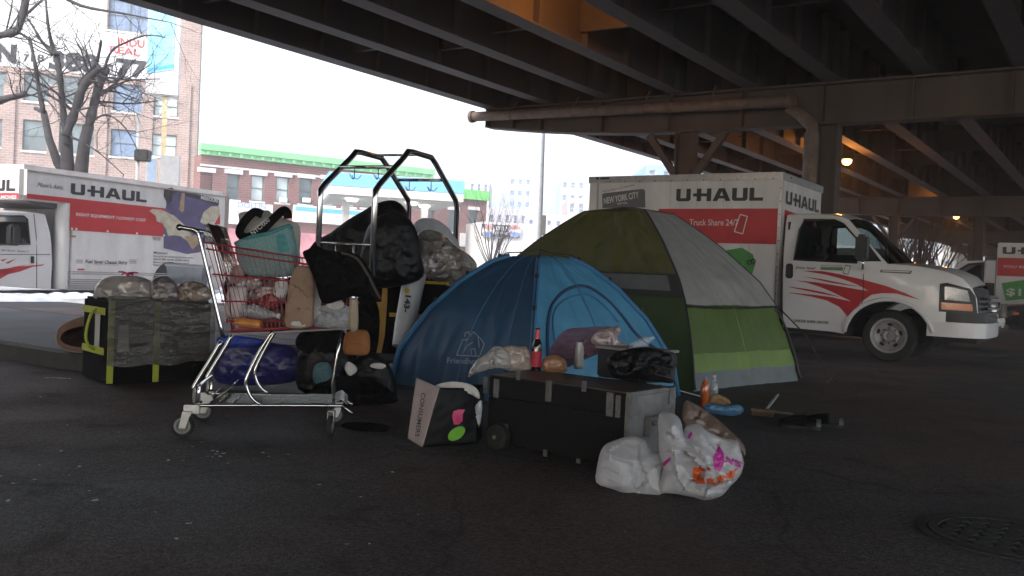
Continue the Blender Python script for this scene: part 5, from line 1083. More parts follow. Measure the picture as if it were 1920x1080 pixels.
puff('bread_loaf', [(1016, 690), (1020, 672), (1040, 664), (1058, 672), (1064, 690), (1058, 698), (1030, 698)], on_case(1040, 698).y+.05, .8, mat('bread_crust', (.34, .17, .09), .45, 0, .3, 10, coat=.5, bump=.3), None, .008, 18, 3, label='brown bread loaf in tied clear film on the black case', cat='bread')
puff('clear_bag', [(876, 708), (890, 680), (915, 660), (930, 648), (950, 656), (960, 680), (955, 692), (925, 692), (895, 700)], 5.75, .6, M['clearbag'], None, .014, 12, 4, crease=.01, label='limp clear bag hanging off the left end of the black case', cat='bag')
puff('clear_bag', [(940, 692), (938, 660), (952, 648), (975, 650), (992, 654), (995, 692)], on_case(965, 694).y+.06, .7, mat('clear_bag_shiny', (.5, .42, .36), .12, 0, .3, 14, alpha=.7, spec=.9, bump=.5, bscale=14), None, .012, 16, 5, crease=.008, label='shiny clear bag of food left of the beer bottle', cat='bag')
puff('plaid_blanket', [(1028, 668), (1040, 640), (1062, 618), (1100, 614), (1140, 612), (1160, 622), (1150, 650), (1110, 668), (1060, 690), (1035, 690)], 6.0, .35, None or mat('plaid_cloth', (.14, .05, .07), .9, 0, .3, 6, col2=(.13, .12, .2), stretch=(1, 1, 4), bump=.4, bscale=30), None, .02, 9, 6, crease=.014, label='dark red and blue plaid cloth bundle behind the drink can', cat='blanket')
puff('crumpled_wrapper', [(1108, 640), (1118, 622), (1140, 616), (1160, 610), (1164, 622), (1158, 636), (1180, 648), (1160, 652), (1125, 650)], 5.72, .6, mat('foil_wrapper', (.4, .34, .36), .3, .4, .25, 16, bump=.5, bscale=20), None, .016, 16, 7, crease=.006, label='crumpled pale wrapper on the raised tray', cat='wrapper')
p0 = D(1170, 664, 5.45); tray = thing('tray', 'black tray with a pale rim raised on the black case behind the can', 'tray', (p0.x, p0.y, HT+.005), math.atan2(ex.y, ex.x)-.15)
m = MB(); hh = D(1110, 655, 5.4).z-HT-.01; m.box(-.2, .2, -.02, .26, 0, hh); m.build('tray_body', M['black'], tray, bevel=.012); m = MB(); m.box(-.21, .21, -.03, .27, hh+.001, hh+.016); m.build('rim', mat('rim_grey', (.25, .23, .22), .6), tray, bevel=.004)
puff('black_bag', [(1142, 700), (1138, 676), (1150, 662), (1180, 654), (1205, 650), (1232, 654), (1256, 664), (1262, 684), (1258, 700), (1262, 718), (1230, 716), (1190, 716), (1160, 712)], 5.12, .6, M['blackbag'], None, .02, 12, 8, crease=.009, label='glossy black bag slumped on the right end of the black case', cat='bag')
m = MB(); f_ = lambda a, b_: D(a, b_, 5.0); pts = smooth_pts([f_(*q) for q in ((1228, 700), (1240, 690), (1262, 692), (1268, 676), (1262, 662), (1245, 660))], 5); m.tube(pts, .005, 6); m.tube(smooth_pts([f_(*q) for q in ((1228, 702), (1245, 706), (1262, 712), (1267, 722), (1255, 726), (1235, 722))], 5), .005, 6)
tag(m.build('cord', M['black'], None, smooth=True), 'thin black cord looped over the right end of the black case', 'cord')
p = D(1195, 648, 5.3); t = thing('clear_bottle', 'empty clear plastic bottle lying on top of the glossy black bag', 'bottle', p); t.rotation_euler = (0, R(62), R(10))
m = MB(); m.lathe([(0, 0), (.03, 0), (.034, .01), (.03, .04), (.034, .08), (.028, .1), (.012, .13), (.012, .15), (0, .15)], 16, (0, 0, -.04)); m.build('body', plastic('pet_plastic', (.5, .55, .6), .35, .06, .9), t, smooth=40)
# ---------------------------------------------------------------- shopping cart
CA = G(342, 819); CBp = G(619, 822); cx_ = (CBp-CA).normalized(); cyv = Vector((-cx_.y, cx_.x, 0)); CW = .56
sc_ = thing('shopping_cart', 'chrome shopping cart with a red wire basket, heaped with belongings', 'shopping cart', CA, math.atan2(cx_.y, cx_.x))
def ct(px, py, off=0.0): return PLN(px, py, CA+cyv*off, cx_)
def r4(x, y): return (280+x*.41667, 400+y*.41667)
def r3(x, y): return (300+x*.20833, 620+y*.20833)
def cpt(px, py, y=.0): s, z = ct(px, py); return Vector((s, y, z))
zg = 0
def both(name, pp, r, mt, near=.03, far=CW-.03, sm=True, n=8, near2=None, far2=None):
    P_ = [cpt(*p) for p in pp]; L_ = len(P_)-1
    for k, (ya, yb) in enumerate(((near, near2 if near2 is not None else near), (far, far2 if far2 is not None else far))):
        m = MB(); q = [Vector((p.x, ya+(yb-ya)*i/max(1, L_), p.z)) for i, p in enumerate(P_)]
        m.tube(smooth_pts(q, 4) if sm else q, r, n); m.build(name, mt, sc_, smooth=True)
both('handle_post', [r4(215, 85), r4(226, 125), r4(262, 275), r4(330, 565)], .0125, M['chrome'])
both('rear_leg', [r3(545, 100), r3(440, 280), r3(310, 490), r3(297, 540), r3(298, 680)], .013, M['chrome'])
m = MB(); a = cpt(*r4(130, 62)); b_ = cpt(*r4(195, 72)); c_ = cpt(*r4(216, 86))
m.tube(smooth_pts([Vector((c_.x, .03, c_.z)), Vector((b_.x, .03, b_.z)), Vector((a.x+.015, .035, a.z)), Vector((a.x, .07, a.z)), Vector((a.x, CW-.07, a.z)), Vector((a.x+.015, CW-.035, a.z)), Vector((b_.x, CW-.03, b_.z)), Vector((c_.x, CW-.03, c_.z))], 5), .0135, 10); m.build('handle_bar', M['chrome'], sc_, smooth=True)
both('lower_rail', [r3(298, 680), r3(900, 683), r3(1560, 690), r3(1640, 705), r3(1730, 770)], .011, M['chrome'], .03, CW-.03, True, 8, .1, CW-.1)
both('curved_support', [r3(1010, 10), r3(900, 180), r3(775, 440), r3(782, 540), r3(830, 620), r3(895, 670)], .0115, M['chrome'])
both('front_leg', [r4(866, 530), r4(846, 640), r4(822, 772), r3(1560, 690)], .009, M['chrome'], .1, CW-.1, False)
a = cpt(*r3(345, 500)); m = MB(); m.tube(smooth_pts([Vector((a.x, .035, .2)), Vector((a.x, .035, a.z-.02)), Vector((a.x, .09, a.z)), Vector((a.x, CW-.09, a.z)), Vector((a.x, CW-.035, a.z-.02)), Vector((a.x, CW-.035, .2))], 5), .01, 8); m.build('rear_cross_bar', M['chrome'], sc_, smooth=True)
# lower tray
m = MB(); zt_ = cpt(*r3(600, 683)).z; xa_ = cpt(*r3(560, 600)).x; xb_ = cpt(*r3(1600, 600)).x; xc_ = cpt(*r3(460, 600)).x
for k in range(11):
    y = .08+k*(CW-.16)/10; m.tube([(xc_, y, zt_+.01), (xa_, y, zt_+.0), (xb_-.05, y, zt_+.015), (xb_+.02, y, zt_+.045), (xb_+.06, y, zt_+.01)], .0028, 5)
for x in (xc_+.12, (xa_+xb_)/2, xb_-.06): m.tube([(x, .03, zt_+.008), (x, CW-.03, zt_+.008)], .004, 5)
q = [cpt(*r3(445, 612)), cpt(*r3(650, 485))]
for dz in (0, .02): m.tube([(q[0].x+dz, .1, q[0].z-dz), (q[0].x+dz, CW-.1, q[0].z-dz+.0)], .004, 5)
for k in range(9): y = .1+k*(CW-.2)/8; m.tube([(xc_-.02, y, zt_), (q[1].x-.02, y, zt_+.1)], .0028, 5)
m.tube([(q[1].x-.02, .1, zt_+.1), (q[1].x-.02, CW-.1, zt_+.1)], .005, 6); m.build('lower_tray', M['chrome'], sc_, smooth=True)
# wheels and casters
def caster(x, y, turn, rr_=.064):
    c = Vector((x, y, rr_)); ax = Vector((math.sin(turn), -math.cos(turn), 0)); fw = Vector((math.cos(turn), math.sin(turn), 0))
    m = MB(); m.lathe([(rr_*.72, -.014), (rr_*.95, -.014), (rr_, -.008), (rr_, .008), (rr_*.95, .014), (rr_*.72, .014)], 28, c, ax); w = m.build('wheel', M['rubber'], sc_, smooth=35)
    m = MB(); m.lathe([(.0, .016), (rr_*.16, .016), (rr_*.2, .006), (rr_*.42, .004), (rr_*.5, .012), (rr_*.73, .0135), (rr_*.73, -.0135), (rr_*.5, -.012), (0, -.016)], 28, c, ax); m.build('rim', mat('wheel_rim_grey', (.17, .165, .16), .55, 0, .2, 20), w, smooth=35)
    m = MB()
    for sg in (-1, 1): m.add([c+ax*(.02*sg)+Vector(v_) for v_ in (fw*-.018+Vector((0, 0, -.012)), fw*.018+Vector((0, 0, -.012)), fw*.05+Vector((0, 0, .085)), fw*.0+Vector((0, 0, .085)))], [(0, 1, 2, 3)])
    m.add([c+fw*.05+ax*.02+Vector((0, 0, .085)), c+fw*.05-ax*.02+Vector((0, 0, .085)), c-ax*.02+Vector((0, 0, .085)), c+ax*.02+Vector((0, 0, .085))], [(0, 1, 2, 3)])
    m.build('caster_fork', M['alu'], sc_, solid=.003); return w
xw_ = ct(342, 800)[0]; caster(xw_, .0, 0, .066); caster(xw_+.03, CW, 0, .066); xf_ = ct(619, 800)[0]; caster(xf_, .08, R(80), .062); caster(xf_+.02, CW-.06, R(8), .062)
m = MB(); 
for y in (.02, CW-.02): m.box(xw_+.0, xw_+.09, y-.012, y+.012, .135, .185)
m.build('rear_bracket', M['alu'], sc_, bevel=.004)
# red basket
rows = [((380, 454), (672, 500)), ((384, 466), (674, 512)), ((397, 514), (676, 540)), ((413, 565), (672, 571)), ((422, 603), (664, 606)), ((428, 622), (662, 613))]
RW = [(cpt(*a), cpt(*b_)) for a, b_ in rows]
def wn2(p, t): return p  # helper
nn, nf = .035, .10      # near-side inset at the rear and at the nose
for i, (a, b_) in enumerate(RW):
    r_ = .0052 if i in (0, 1, 2, 3, 5) else .004; m = MB()
    A0 = Vector((a.x, nn, a.z)); A1 = Vector((b_.x, nf, b_.z)); B1 = Vector((b_.x, CW-nf, b_.z)); B0 = Vector((a.x, CW-nn, a.z))
    m.tube([A0, A1.lerp(A0, .06), A1.lerp(B1, .12), B1.lerp(A1, .12), B1.lerp(B0, .06), B0], r_, 6); m.build('basket_rail', M['redwire'], sc_, smooth=True)
for side in (0, 1):
    m = MB()
    for k in range(31):
        t = (k+.5)/31; top = RW[0][0].lerp(RW[0][1], t); low = RW[-1][0].lerp(RW[-1][1], t); y0 = nn+(nf-nn)*t; y0 = y0 if side == 0 else CW-y0
        mid = RW[2][0].lerp(RW[2][1], t); m.tube([(top.x, y0, top.z), (mid.x, y0, mid.z), (low.x, y0, low.z)], .0029, 4, caps=False)
    m.build('side_wires', M['redwire'], sc_)
m = MB()
for k in range(12):
    y = nf+.02+k*(CW-2*nf-.04)/11; t, l = RW[0][1], RW[-1][1]; m.tube([(t.x, y, t.z), (l.x, y, l.z)], .0022, 4, caps=False)
for k in range(15):
    y = nn+.02+k*(CW-2*nn-.04)/14; m.tube([(RW[-1][0].x, y, RW[-1][0].z), (RW[-1][1].x, max(nf, min(CW-nf, y)), RW[-1][1].z)], .0022, 4, caps=False)
m.build('basket_floor_wires', M['redwire'], sc_)
m = MB(); a, b_ = RW[-1]; m.add([(a.x, .04, a.z-.012), (b_.x, .1, b_.z-.012), (b_.x, CW-.1, b_.z-.012), (a.x, CW-.04, a.z-.012)], [(0, 1, 2, 3)]); m.build('basket_floor_pan', mat('old_plastic_pan', (.22, .19, .18), .6), sc_, solid=.01)
# chrome rear gate, leaning, wires across the width
g0 = cpt(381, 422); g1 = cpt(424, 505); g2 = cpt(432, 600)
m = MB()
for k in range(11):
    y = .05+k*(CW-.1)/10; m.tube([(g0.x+.01, y, g0.z), (g0.x+.02, y, g0.z+.012), (g1.x, y, g1.z), (g2.x, y, g2.z)], .0034, 6)
    m.tube([(g0.x+.01, y, g0.z), (g0.x-.006, y, g0.z-.1)], .003, 5)
for t in (0.0, .12, .45, .8, .95): p = g0.lerp(g1, t); m.tube([(p.x, .04, p.z), (p.x, CW-.04, p.z)], .004, 6)
for t in (.3, .6): p = g1.lerp(g2, t); m.tube([(p.x, .04, p.z), (p.x, CW-.04, p.z)], .004, 6)
m.build('rear_gate', M['chrome'], sc_, smooth=True)
g0b = cpt(398, 420); m = MB()
for k in range(9): y = .07+k*(CW-.14)/8; m.tube([(g0b.x+.01, y, g0b.z), (g0b.x+.1, y, g0b.z-.26), (g0b.x+.12, y, g0b.z-.3)], .003, 5)
for t in (.08, .3, .26): m.tube([(g0b.x+.01+t*.36, .07, g0b.z-t), (g0b.x+.01+t*.36, CW-.07, g0b.z-t)], .004, 5)
m.build('child_seat_wires', M['chrome'], sc_, smooth=True)
# ---------------------------------------------------------------- inside the shopping cart
CY = CA.y+.28
def pz(name, pts, dy, ratio, mt, label, cat, **k): return puff(name, pts, CA.y+dy, ratio, mt, label=label, cat=cat, **k)
o = pz('canvas_tote', [(448, 412), (452, 398), (500, 394), (510, 400), (540, 412), (562, 424), (562, 470), (556, 500), (480, 500), (450, 440)], .34, .5, M['cream'], 'cream canvas tote with a black NYC strap sticking out of the shopping cart', 'tote bag', amp=.012, sc=8, seed=21)
bvT = bvh_of(o)
m = MB()
def strap(m, pts, w, dep, off=0):
    P_ = smooth_pts([D(x, y, dep) for x, y in pts], 6)
    for i in range(len(P_)-1):
        a, b_ = P_[i], P_[i+1]; 
        def nn_(i): 
            t = (P_[min(i+1, len(P_)-1)]-P_[max(i-1, 0)]).normalized(); return Vector((-t.z, 0, t.x)).normalized()*w
        m.add([a+nn_(i), b_+nn_(i+1), b_-nn_(i+1), a-nn_(i)], [(0, 1, 2, 3)])
sd_ = CA.y+.2
strap(m, [(492, 402), (476, 398), (458, 416), (449, 434), (456, 444), (470, 443), (492, 430), (515, 408), (530, 395), (538, 398), (540, 410)], .026, sd_)
m.xf(Matrix.Translation(-o.location)); stp = m.build('carry_strap', M['cloth'], o, merge=True, solid=.004)
A = D(474, 441, sd_-.012); B = D(506, 413, sd_-.012); dv = B-A; nv = Vector((-dv.z, 0, dv.x)).normalized()*.03
lettering('strap_lettering', 'NYC/000', mat('strap_white', (.55, .55, .55), .7), stp, lambda u, v: A+dv*u+nv*(v-.15)-o.location, 0, 1, 0, 1, .01)
o = pz('cooler_box', [(441, 456), (470, 443), (500, 436), (536, 423), (546, 424), (552, 440), (558, 474), (556, 500), (548, 518), (470, 518), (450, 500)], .22, .45, mat('speckled_teal_foam', (.06, .22, .23), .75, 0, .3, 150, col2=(.26, .36, .36), det=2), 'speckled teal foam cooler box tilted in the shopping cart', 'cooler box', amp=.004, sc=4, seed=22, p=.28)
bvC = bvh_of(o); f = drape_fn(bvC, .004, o.location)
decal_t = MB(); decal_t.face2d([[(518, 441), (535, 438), (543, 470), (520, 476)]], f, 8); decal_t.build('teal_patch', M['teal'], o)
m = MB(); m.tube(smooth_pts([f(*q) for q in ((441, 457), (470, 445), (505, 437), (538, 424), (547, 426))], 4), .012, 6); m.build('lid_edge', M['teal'], o, smooth=True)
pz('paper_bag', [(536, 612), (538, 560), (546, 520), (556, 500), (572, 498), (586, 508), (590, 540), (588, 580), (584, 612)], .14, .35, M['kraft'], 'tall brown paper bag standing in the shopping cart', 'paper bag', amp=.014, sc=8, seed=23, crease=.010, p=.22, smooth=30)
pz('white_carton', [(574, 505), (590, 500), (601, 520), (602, 560), (604, 590), (612, 608), (584, 606), (576, 585)], .2, .25, M['paperw'], 'white curved carton beside the paper bag in the shopping cart', 'carton', amp=.004, seed=24, p=.3)
pz('paper_cup', [(424, 590), (427, 545), (430, 538), (462, 538), (464, 545), (458, 592)], .13, .7, M['paperw'], 'large white paper container at the rear of the shopping cart', 'container', amp=.003, seed=25, p=.35)
pz('crumpled_paper', [(430, 515), (440, 500), (452, 497), (458, 510), (455, 530), (437, 532)], .2, .6, mat('pinkish_tissue', (.35, .27, .25), .9, 0, .15), 'pinkish crumpled tissue near the cart handle', 'paper', amp=.012, seed=26, crease=.008)
pz('foil_bundle', [(468, 560), (475, 530), (500, 522), (530, 528), (536, 550), (530, 572), (490, 575)], .26, .6, mat('crinkled_foil', (.3, .26, .26), .3, .5, .4, 14, bump=.7, bscale=18), 'bundle of crinkled foil wrappers in the middle of the cart', 'wrapper', amp=.016, seed=27, crease=.008)
pz('red_food_bag', [(462, 610), (466, 585), (500, 572), (530, 572), (540, 600), (536, 614)], .3, .6, mat('reddish_bag', (.12, .05, .04), .4, 0, .5, 12, bump=.5), 'reddish food bag low in the shopping cart', 'bag', amp=.015, seed=28)
pz('white_papers', [(590, 612), (594, 590), (604, 572), (625, 575), (650, 572), (658, 590), (656, 614)], .2, .4, mat('white_papers_m', (.42, .42, .45), .8, 0, .4, 14, col2=(.1, .1, .11)), 'white torn papers at the nose of the shopping cart', 'paper', amp=.014, seed=29, crease=.008)
pz('wooden_roll', [(655, 617), (655, 564), (658, 559), (668, 559), (671, 564), (671, 617)], -.02, .9, mat('pale_wood', (.33, .26, .19), .7, 0, .15, 10), 'pale upright roll tied to the nose of the shopping cart', 'roll', amp=.001, seed=30, p=.5)
for nm, pts_, dy_, mt_, lab_, ct_, sd__ in (
    ('dark_cloth', [(420, 560), (424, 520), (440, 505), (470, 512), (480, 540), (470, 575), (440, 590)], .4, 'cloth', 'dark cloth stuffed behind the white container in the red basket', 'cloth', 101),
    ('dark_cloth', [(520, 615), (516, 560), (530, 530), (548, 520), (552, 560), (546, 612)], .42, 'cloth', 'dark cloth stuffed behind the tall paper bag in the cart', 'cloth', 102),
    ('dark_bag', [(598, 600), (602, 560), (625, 548), (655, 552), (664, 580), (660, 604), (630, 608)], .36, 'blackbag', 'dark bag squeezed into the nose of the red basket', 'bag', 103),
    ('red_wrapper', [(486, 575), (492, 556), (508, 550), (522, 558), (520, 574), (502, 580)], .16, 'redfoil', 'crumpled reddish wrapper in the middle of the red basket', 'wrapper', 104),
    ('white_tissue', [(512, 552), (516, 530), (530, 522), (540, 532), (538, 552), (524, 560)], .17, 'paperw', 'crumpled white tissue against the paper bag in the cart', 'tissue', 105),
    ('clear_wrapper', [(440, 536), (450, 524), (475, 520), (492, 530), (480, 542), (455, 546)], .16, 'clearbag', 'clear crinkled wrapper above the white container', 'wrapper', 106),
    ('white_tissue', [(545, 610), (550, 598), (566, 600), (572, 612)], .12, 'paperw', 'small white tissue on the basket floor below the paper bag', 'tissue', 107),
    ('white_tissue', [(612, 575), (618, 562), (636, 560), (646, 572), (632, 580)], .14, 'paperw', 'white tissue just under the hanging black jacket', 'tissue', 108)):
    M['redfoil'] = mat('red_foil', (.2, .04, .035), .35, .2, .4, 14)
    pz(nm, pts_, dy_, .5, M[mt_], lab_, ct_, amp=.014, sc=10, seed=sd__, crease=.009, smooth=35)
for nm, pts_, dep_, mt_, lab_, sd__ in (
    ('dark_cloth', [(556, 650), (562, 625), (600, 615), (640, 618), (650, 640), (630, 660), (590, 668)], 6.9, 'cloth', 'dark cloth bunched right below the nose of the red basket', 111),
    ('dark_cloth', [(575, 745), (600, 715), (650, 705), (700, 712), (735, 735), (740, 756), (650, 762), (590, 758)], 6.6, 'cloth', 'dark flattened cloth heap on the ground left of the blue tent', 112),
    ('black_coat', [(655, 565), (700, 560), (712, 600), (706, 660), (690, 700), (660, 690), (650, 620)], 7.6, 'cloth', 'black coat hanging between the shopping cart and the yellow straps', 113)):
    puff(nm, pts_, dep_, .4, M[mt_], None, .02, 7, sd__, crease=.014, label=lab_, cat='clothes')
def lying(name, px, py, dy, L_, r_, mt, label, cat='bottle', tilt=8, cap=None):
    p = D(px, py, CA.y+dy); t = thing(name, label, cat, p); t.rotation_euler = (0, R(90+tilt), 0)
    m = MB(); m.lathe([(0, 0), (r_, 0), (r_, L_*.62), (r_*.45, L_*.85), (r_*.4, L_), (0, L_)], 16, (0, 0, -L_/2)); m.build('body', mt, t, smooth=40)
    m = MB(); m.lathe([(0, 0), (r_*.45, 0), (r_*.45, L_*.08), (0, L_*.08)], 12, (0, 0, L_*.46)); m.build('cap', cap or M['paperw'], t, smooth=40); return t
lying('clear_bottle', 488, 586, .1, .22, .036, plastic('bottle_pet', (.4, .4, .42), .45, .08, .9), 'clear plastic bottle lying in the red basket')
lying('orange_bottle', 458, 605, .1, .2, .026, mat('orange_drink', (.5, .2, .05), .25, 0, .3, 20), 'orange and yellow bottle lying lowest in the red basket', tilt=184, cap=M['chrome'])
# black jacket hung over the nose
o = pz('black_jacket', [(568, 474), (580, 466), (592, 452), (596, 462), (620, 470), (650, 472), (672, 478), (690, 500), (706, 530), (716, 562), (700, 566), (682, 560), (660, 556), (640, 562), (612, 570), (600, 560), (592, 530), (580, 500)], .1, .5, M['cloth'], 'black jacket draped over the nose of the shopping cart', 'jacket', amp=.018, sc=6, seed=31, crease=.012)
bvJ = bvh_of(o); fj = drape_fn(bvJ, .004, o.location); m = MB(); m.tube(smooth_pts([fj(*q) for q in ((640, 474), (668, 484), (688, 512), (706, 548), (714, 560))], 4), .009, 6); m.build('lining_edge', mat('brown_lining', (.06, .045, .04), .8), o, smooth=True)
# ---------------------------------------------------------------- luggage cart (two chrome arches)
L0 = Vector((-1.75, 8.125, 0)); lr = Vector((.93, -.36, 0)).normalized(); ld = Vector((.36, .93, 0)).normalized(); LW_ = .56; LL = 1.70
lc = thing('luggage_cart', 'tall chrome luggage cart with two bent arches and hanging blue hooks behind the shopping cart', 'luggage cart', L0, math.atan2(lr.y, lr.x))
zk = D(593, 357, 8.125).z; ztp = D(660, 285, 8.75).z
for x in (0, LW_):
    m = MB(); prof = [(0, .2), (0, zk-.06), (0, zk), (.06, zk+.06), (.50, ztp-.07), (.57, ztp-.01), (.68, ztp), (1.06, ztp-.0), (1.16, ztp-.05), (LL-.04, zk+.07), (LL, zk), (LL, .2)]
    m.tube([Vector((x, y, z)) for y, z in prof], .027, 12); m.build('arch', M['chrome'], lc, smooth=True)
def lcp(name, a, b_, r_, mt=None): m = MB(); m.tube([Vector(a), Vector(b_)], r_, 8); return m.build(name, mt or M['chrome'], lc, smooth=True)
lcp('cross_bar', (0, .30, 1.95), (LW_, .30, 1.95), .016); lcp('cross_bar', (0, 1.38, 1.95), (LW_, 1.38, 1.95), .016); lcp('cross_bar', (0, .87, ztp), (LW_, .87, ztp), .012)
zc = D(588, 455, 8.125).z; m = MB(); m.tube([(0, 0, zc), (LW_, 0, zc)], .010, 8)
for x in (.19, .37): m.tube([(x, 0, zc), (x, 0, zc-.18)], .011, 8)
m.tube([(0, 0, .9), (LW_, 0, .9)], .012, 8); m.build('front_gate', M['chrome'], lc, smooth=True)
m = MB(); m.box(-.04, LW_+.04, -.04, LL+.04, .17, .2); m.build('deck', M['dark'], lc, bevel=.01)
hk = mat('blue_coated_hook', (.02, .035, .22), .4)
for y, zz__ in ((.30, 1.95), (1.38, 1.95)):
    for x in (.16, .41):
        m = MB(); m.tube([(x, y, zz__), (x, y, zz__-.06)], .004, 5)
        for a in (R(20), R(140), R(260)): u = Vector((math.cos(a), math.sin(a), 0)); m.tube(smooth_pts([Vector((x, y, zz__-.02)), Vector((x, y, zz__-.09)), Vector((x, y, zz__-.11))+u*.03, Vector((x, y, zz__-.07))+u*.065], 3), .0035, 5)
        m.build('hook', hk, lc, smooth=True)
for x in (.02, LW_-.02):
    for y in (.08, LL-.08): m = MB(); m.lathe([(0, -.02), (.07, -.02), (.075, 0), (.07, .02), (0, .02)], 16, (x, y, .076), (1, 0, 0)); m.box(x-.03, x+.03, y-.03, y+.03, .12, .17); m.build('wheel', M['rubber'], lc, smooth=40)
# load on the luggage cart
puff('trash_bag', [(598, 450), (620, 436), (652, 412), (680, 396), (700, 384), (725, 376), (745, 378), (762, 396), (768, 440), (750, 505), (690, 520), (630, 515), (596, 480)], 8.75, .5, M['blackbag'], None, .022, 5, 41, crease=.016, label='black trash bag slanting up to a peak under the chrome arches', cat='trash bag', group='black trash bags')
puff('trash_bag', [(672, 520), (682, 450), (698, 415), (730, 398), (762, 405), (782, 436), (790, 480), (794, 518), (760, 534), (710, 540)], 8.45, .5, M['blackbag'], None, .022, 5, 42, crease=.016, label='bulging black trash bag against the right chrome arch, above the yellow straps', cat='trash bag', group='black trash bags')
puff('white_bag', [(775, 470), (772, 430), (785, 412), (806, 409), (830, 418), (850, 440), (862, 465), (840, 480)], 9.3, .6, M['whitebag'], None, .02, 6, 43, crease=.02, label='bright white bag behind the big clear bag', cat='bag')
puff('clear_trash_bag', [(782, 500), (778, 450), (795, 432), (825, 436), (855, 462), (880, 478), (894, 496), (888, 515), (868, 530), (850, 545), (820, 535), (795, 520)], 8.9, .65, mat('clear_bag_full', (.34, .31, .28), .09, 0, .5, 7, alpha=.85, spec=1, coat=1, bump=1, bscale=18, col2=(.12, .1, .085)), None, .035, 9, 44, crease=.014, label='big clear trash bag full of rubbish, right of the chrome arches', cat='trash bag')
# tall black tote with yellow webbing
bp0 = G(700, 700); bp0.y = 8.9; bp0.x = (703-960)/1700*8.9; tt = thing('strapped_tote', 'tall black tote with yellow webbing straps between the carts and the blue tent', 'tote bag', (bp0.x, bp0.y, .0), R(-8)); tx = Vector((math.cos(R(-8)), math.sin(R(-8)), 0))
def tp_(px, py): return PLN(px, py, bp0, tx)
zt_ = tp_(760, 520)[1]; zl_2 = tp_(760, 672)[1]; wt = tp_(842, 560)[0]
m = MB(); m.grid(lambda i, j: (0, 0, 0), 1, 1); m = MB(); m.box(0, wt, 0, .4, zl_2, zt_); m.build('body', M['cloth'], tt, bevel=.03)
m = MB(); m.box(.02, wt-.02, .06, .36, .22, max(.3, zl_2-.02)); m.build('base_crate', M['dark'], tt, bevel=.01)
def bar(name, px0, px1, py0, py1, mt, y=-.008, th=.006): a = tp_(px0, py0); b_ = tp_(px1, py1); m = MB(); m.box(a[0], b_[0], y, y+th, b_[1], a[1]); return m.build(name, mt, tt, bevel=.001)
bar('webbing', 738, 842, 524, 534, M['yellow']); bar('webbing', 731, 800, 586, 597, M['yellow'], -.02, .012)
m = MB(); m.face2d([[tp_(*q) for q in ((720, 512), (728, 512), (727, 560), (722, 630), (714, 669), (690, 669), (690, 660), (706, 660), (712, 600), (703, 566), (716, 566))]], lambda u, v: (u, -.015, v)); m.build('webbing', mat('orange_webbing', (.38, .2, .03), .6, 0, .2, 12), tt, solid=.006)
m = MB(); m.tube(smooth_pts([Vector((tp_(*q)[0], -.05, tp_(*q)[1])) for q in ((768, 530), (775, 550), (783, 556), (790, 548), (793, 530))], 4), .007, 6); m.build('carry_loop', M['yellow'], tt, smooth=True)
# white roll held by the straps
ra = D(778, 514, 8.72); rb_ = D(752, 650, 8.5); t = thing('mailing_roll', 'white tube marked 143 tucked under the yellow straps', 'tube', rb_); dr = (ra-rb_); Lr = dr.length; t.rotation_mode = 'QUATERNION'; t.rotation_quaternion = dr.to_track_quat('Z', 'Y'); rr2 = .1
m = MB(); m.lathe([(0, 0), (rr2*.85, 0), (rr2, Lr*.3), (rr2*1.1, Lr), (0, Lr)], 28, ax=(0, 0, 1)); ro_ = m.build('tube_body', mat('glossy_white_card', (.5, .52, .55), .45, 0, .1, 5), t, smooth=40)
bvR = BVHTree.FromPolygons([t.rotation_quaternion.to_matrix() @ v.co + rb_ for v in ro_.data.vertices], [tuple(p.vertices) for p in ro_.data.polygons])
iq = t.rotation_quaternion.to_matrix().inverted(); fR = drape_fn(bvR, .01)
gR = lambda px, py: iq @ (fR(px, py)-rb_)
vs, fs = text2d('143-', .045); m = MB(); A_ = Vector((760, 553)); d_ = Vector((-4, 32)); n_ = Vector((11, 1.6)); m.add([gR(A_.x+d_.x*u+n_.x*v, A_.y+d_.y*u+n_.y*v) for u, v in vs], fs); m.build('number_lettering', M['ink'], ro_)
m = MB(); m.face2d([[(763+5*math.cos(a), 545+5*math.sin(a)) for a in [i*math.pi/8 for i in range(16)]]], gR, 4); m.build('yellow_dot', M['yellow'], ro_)
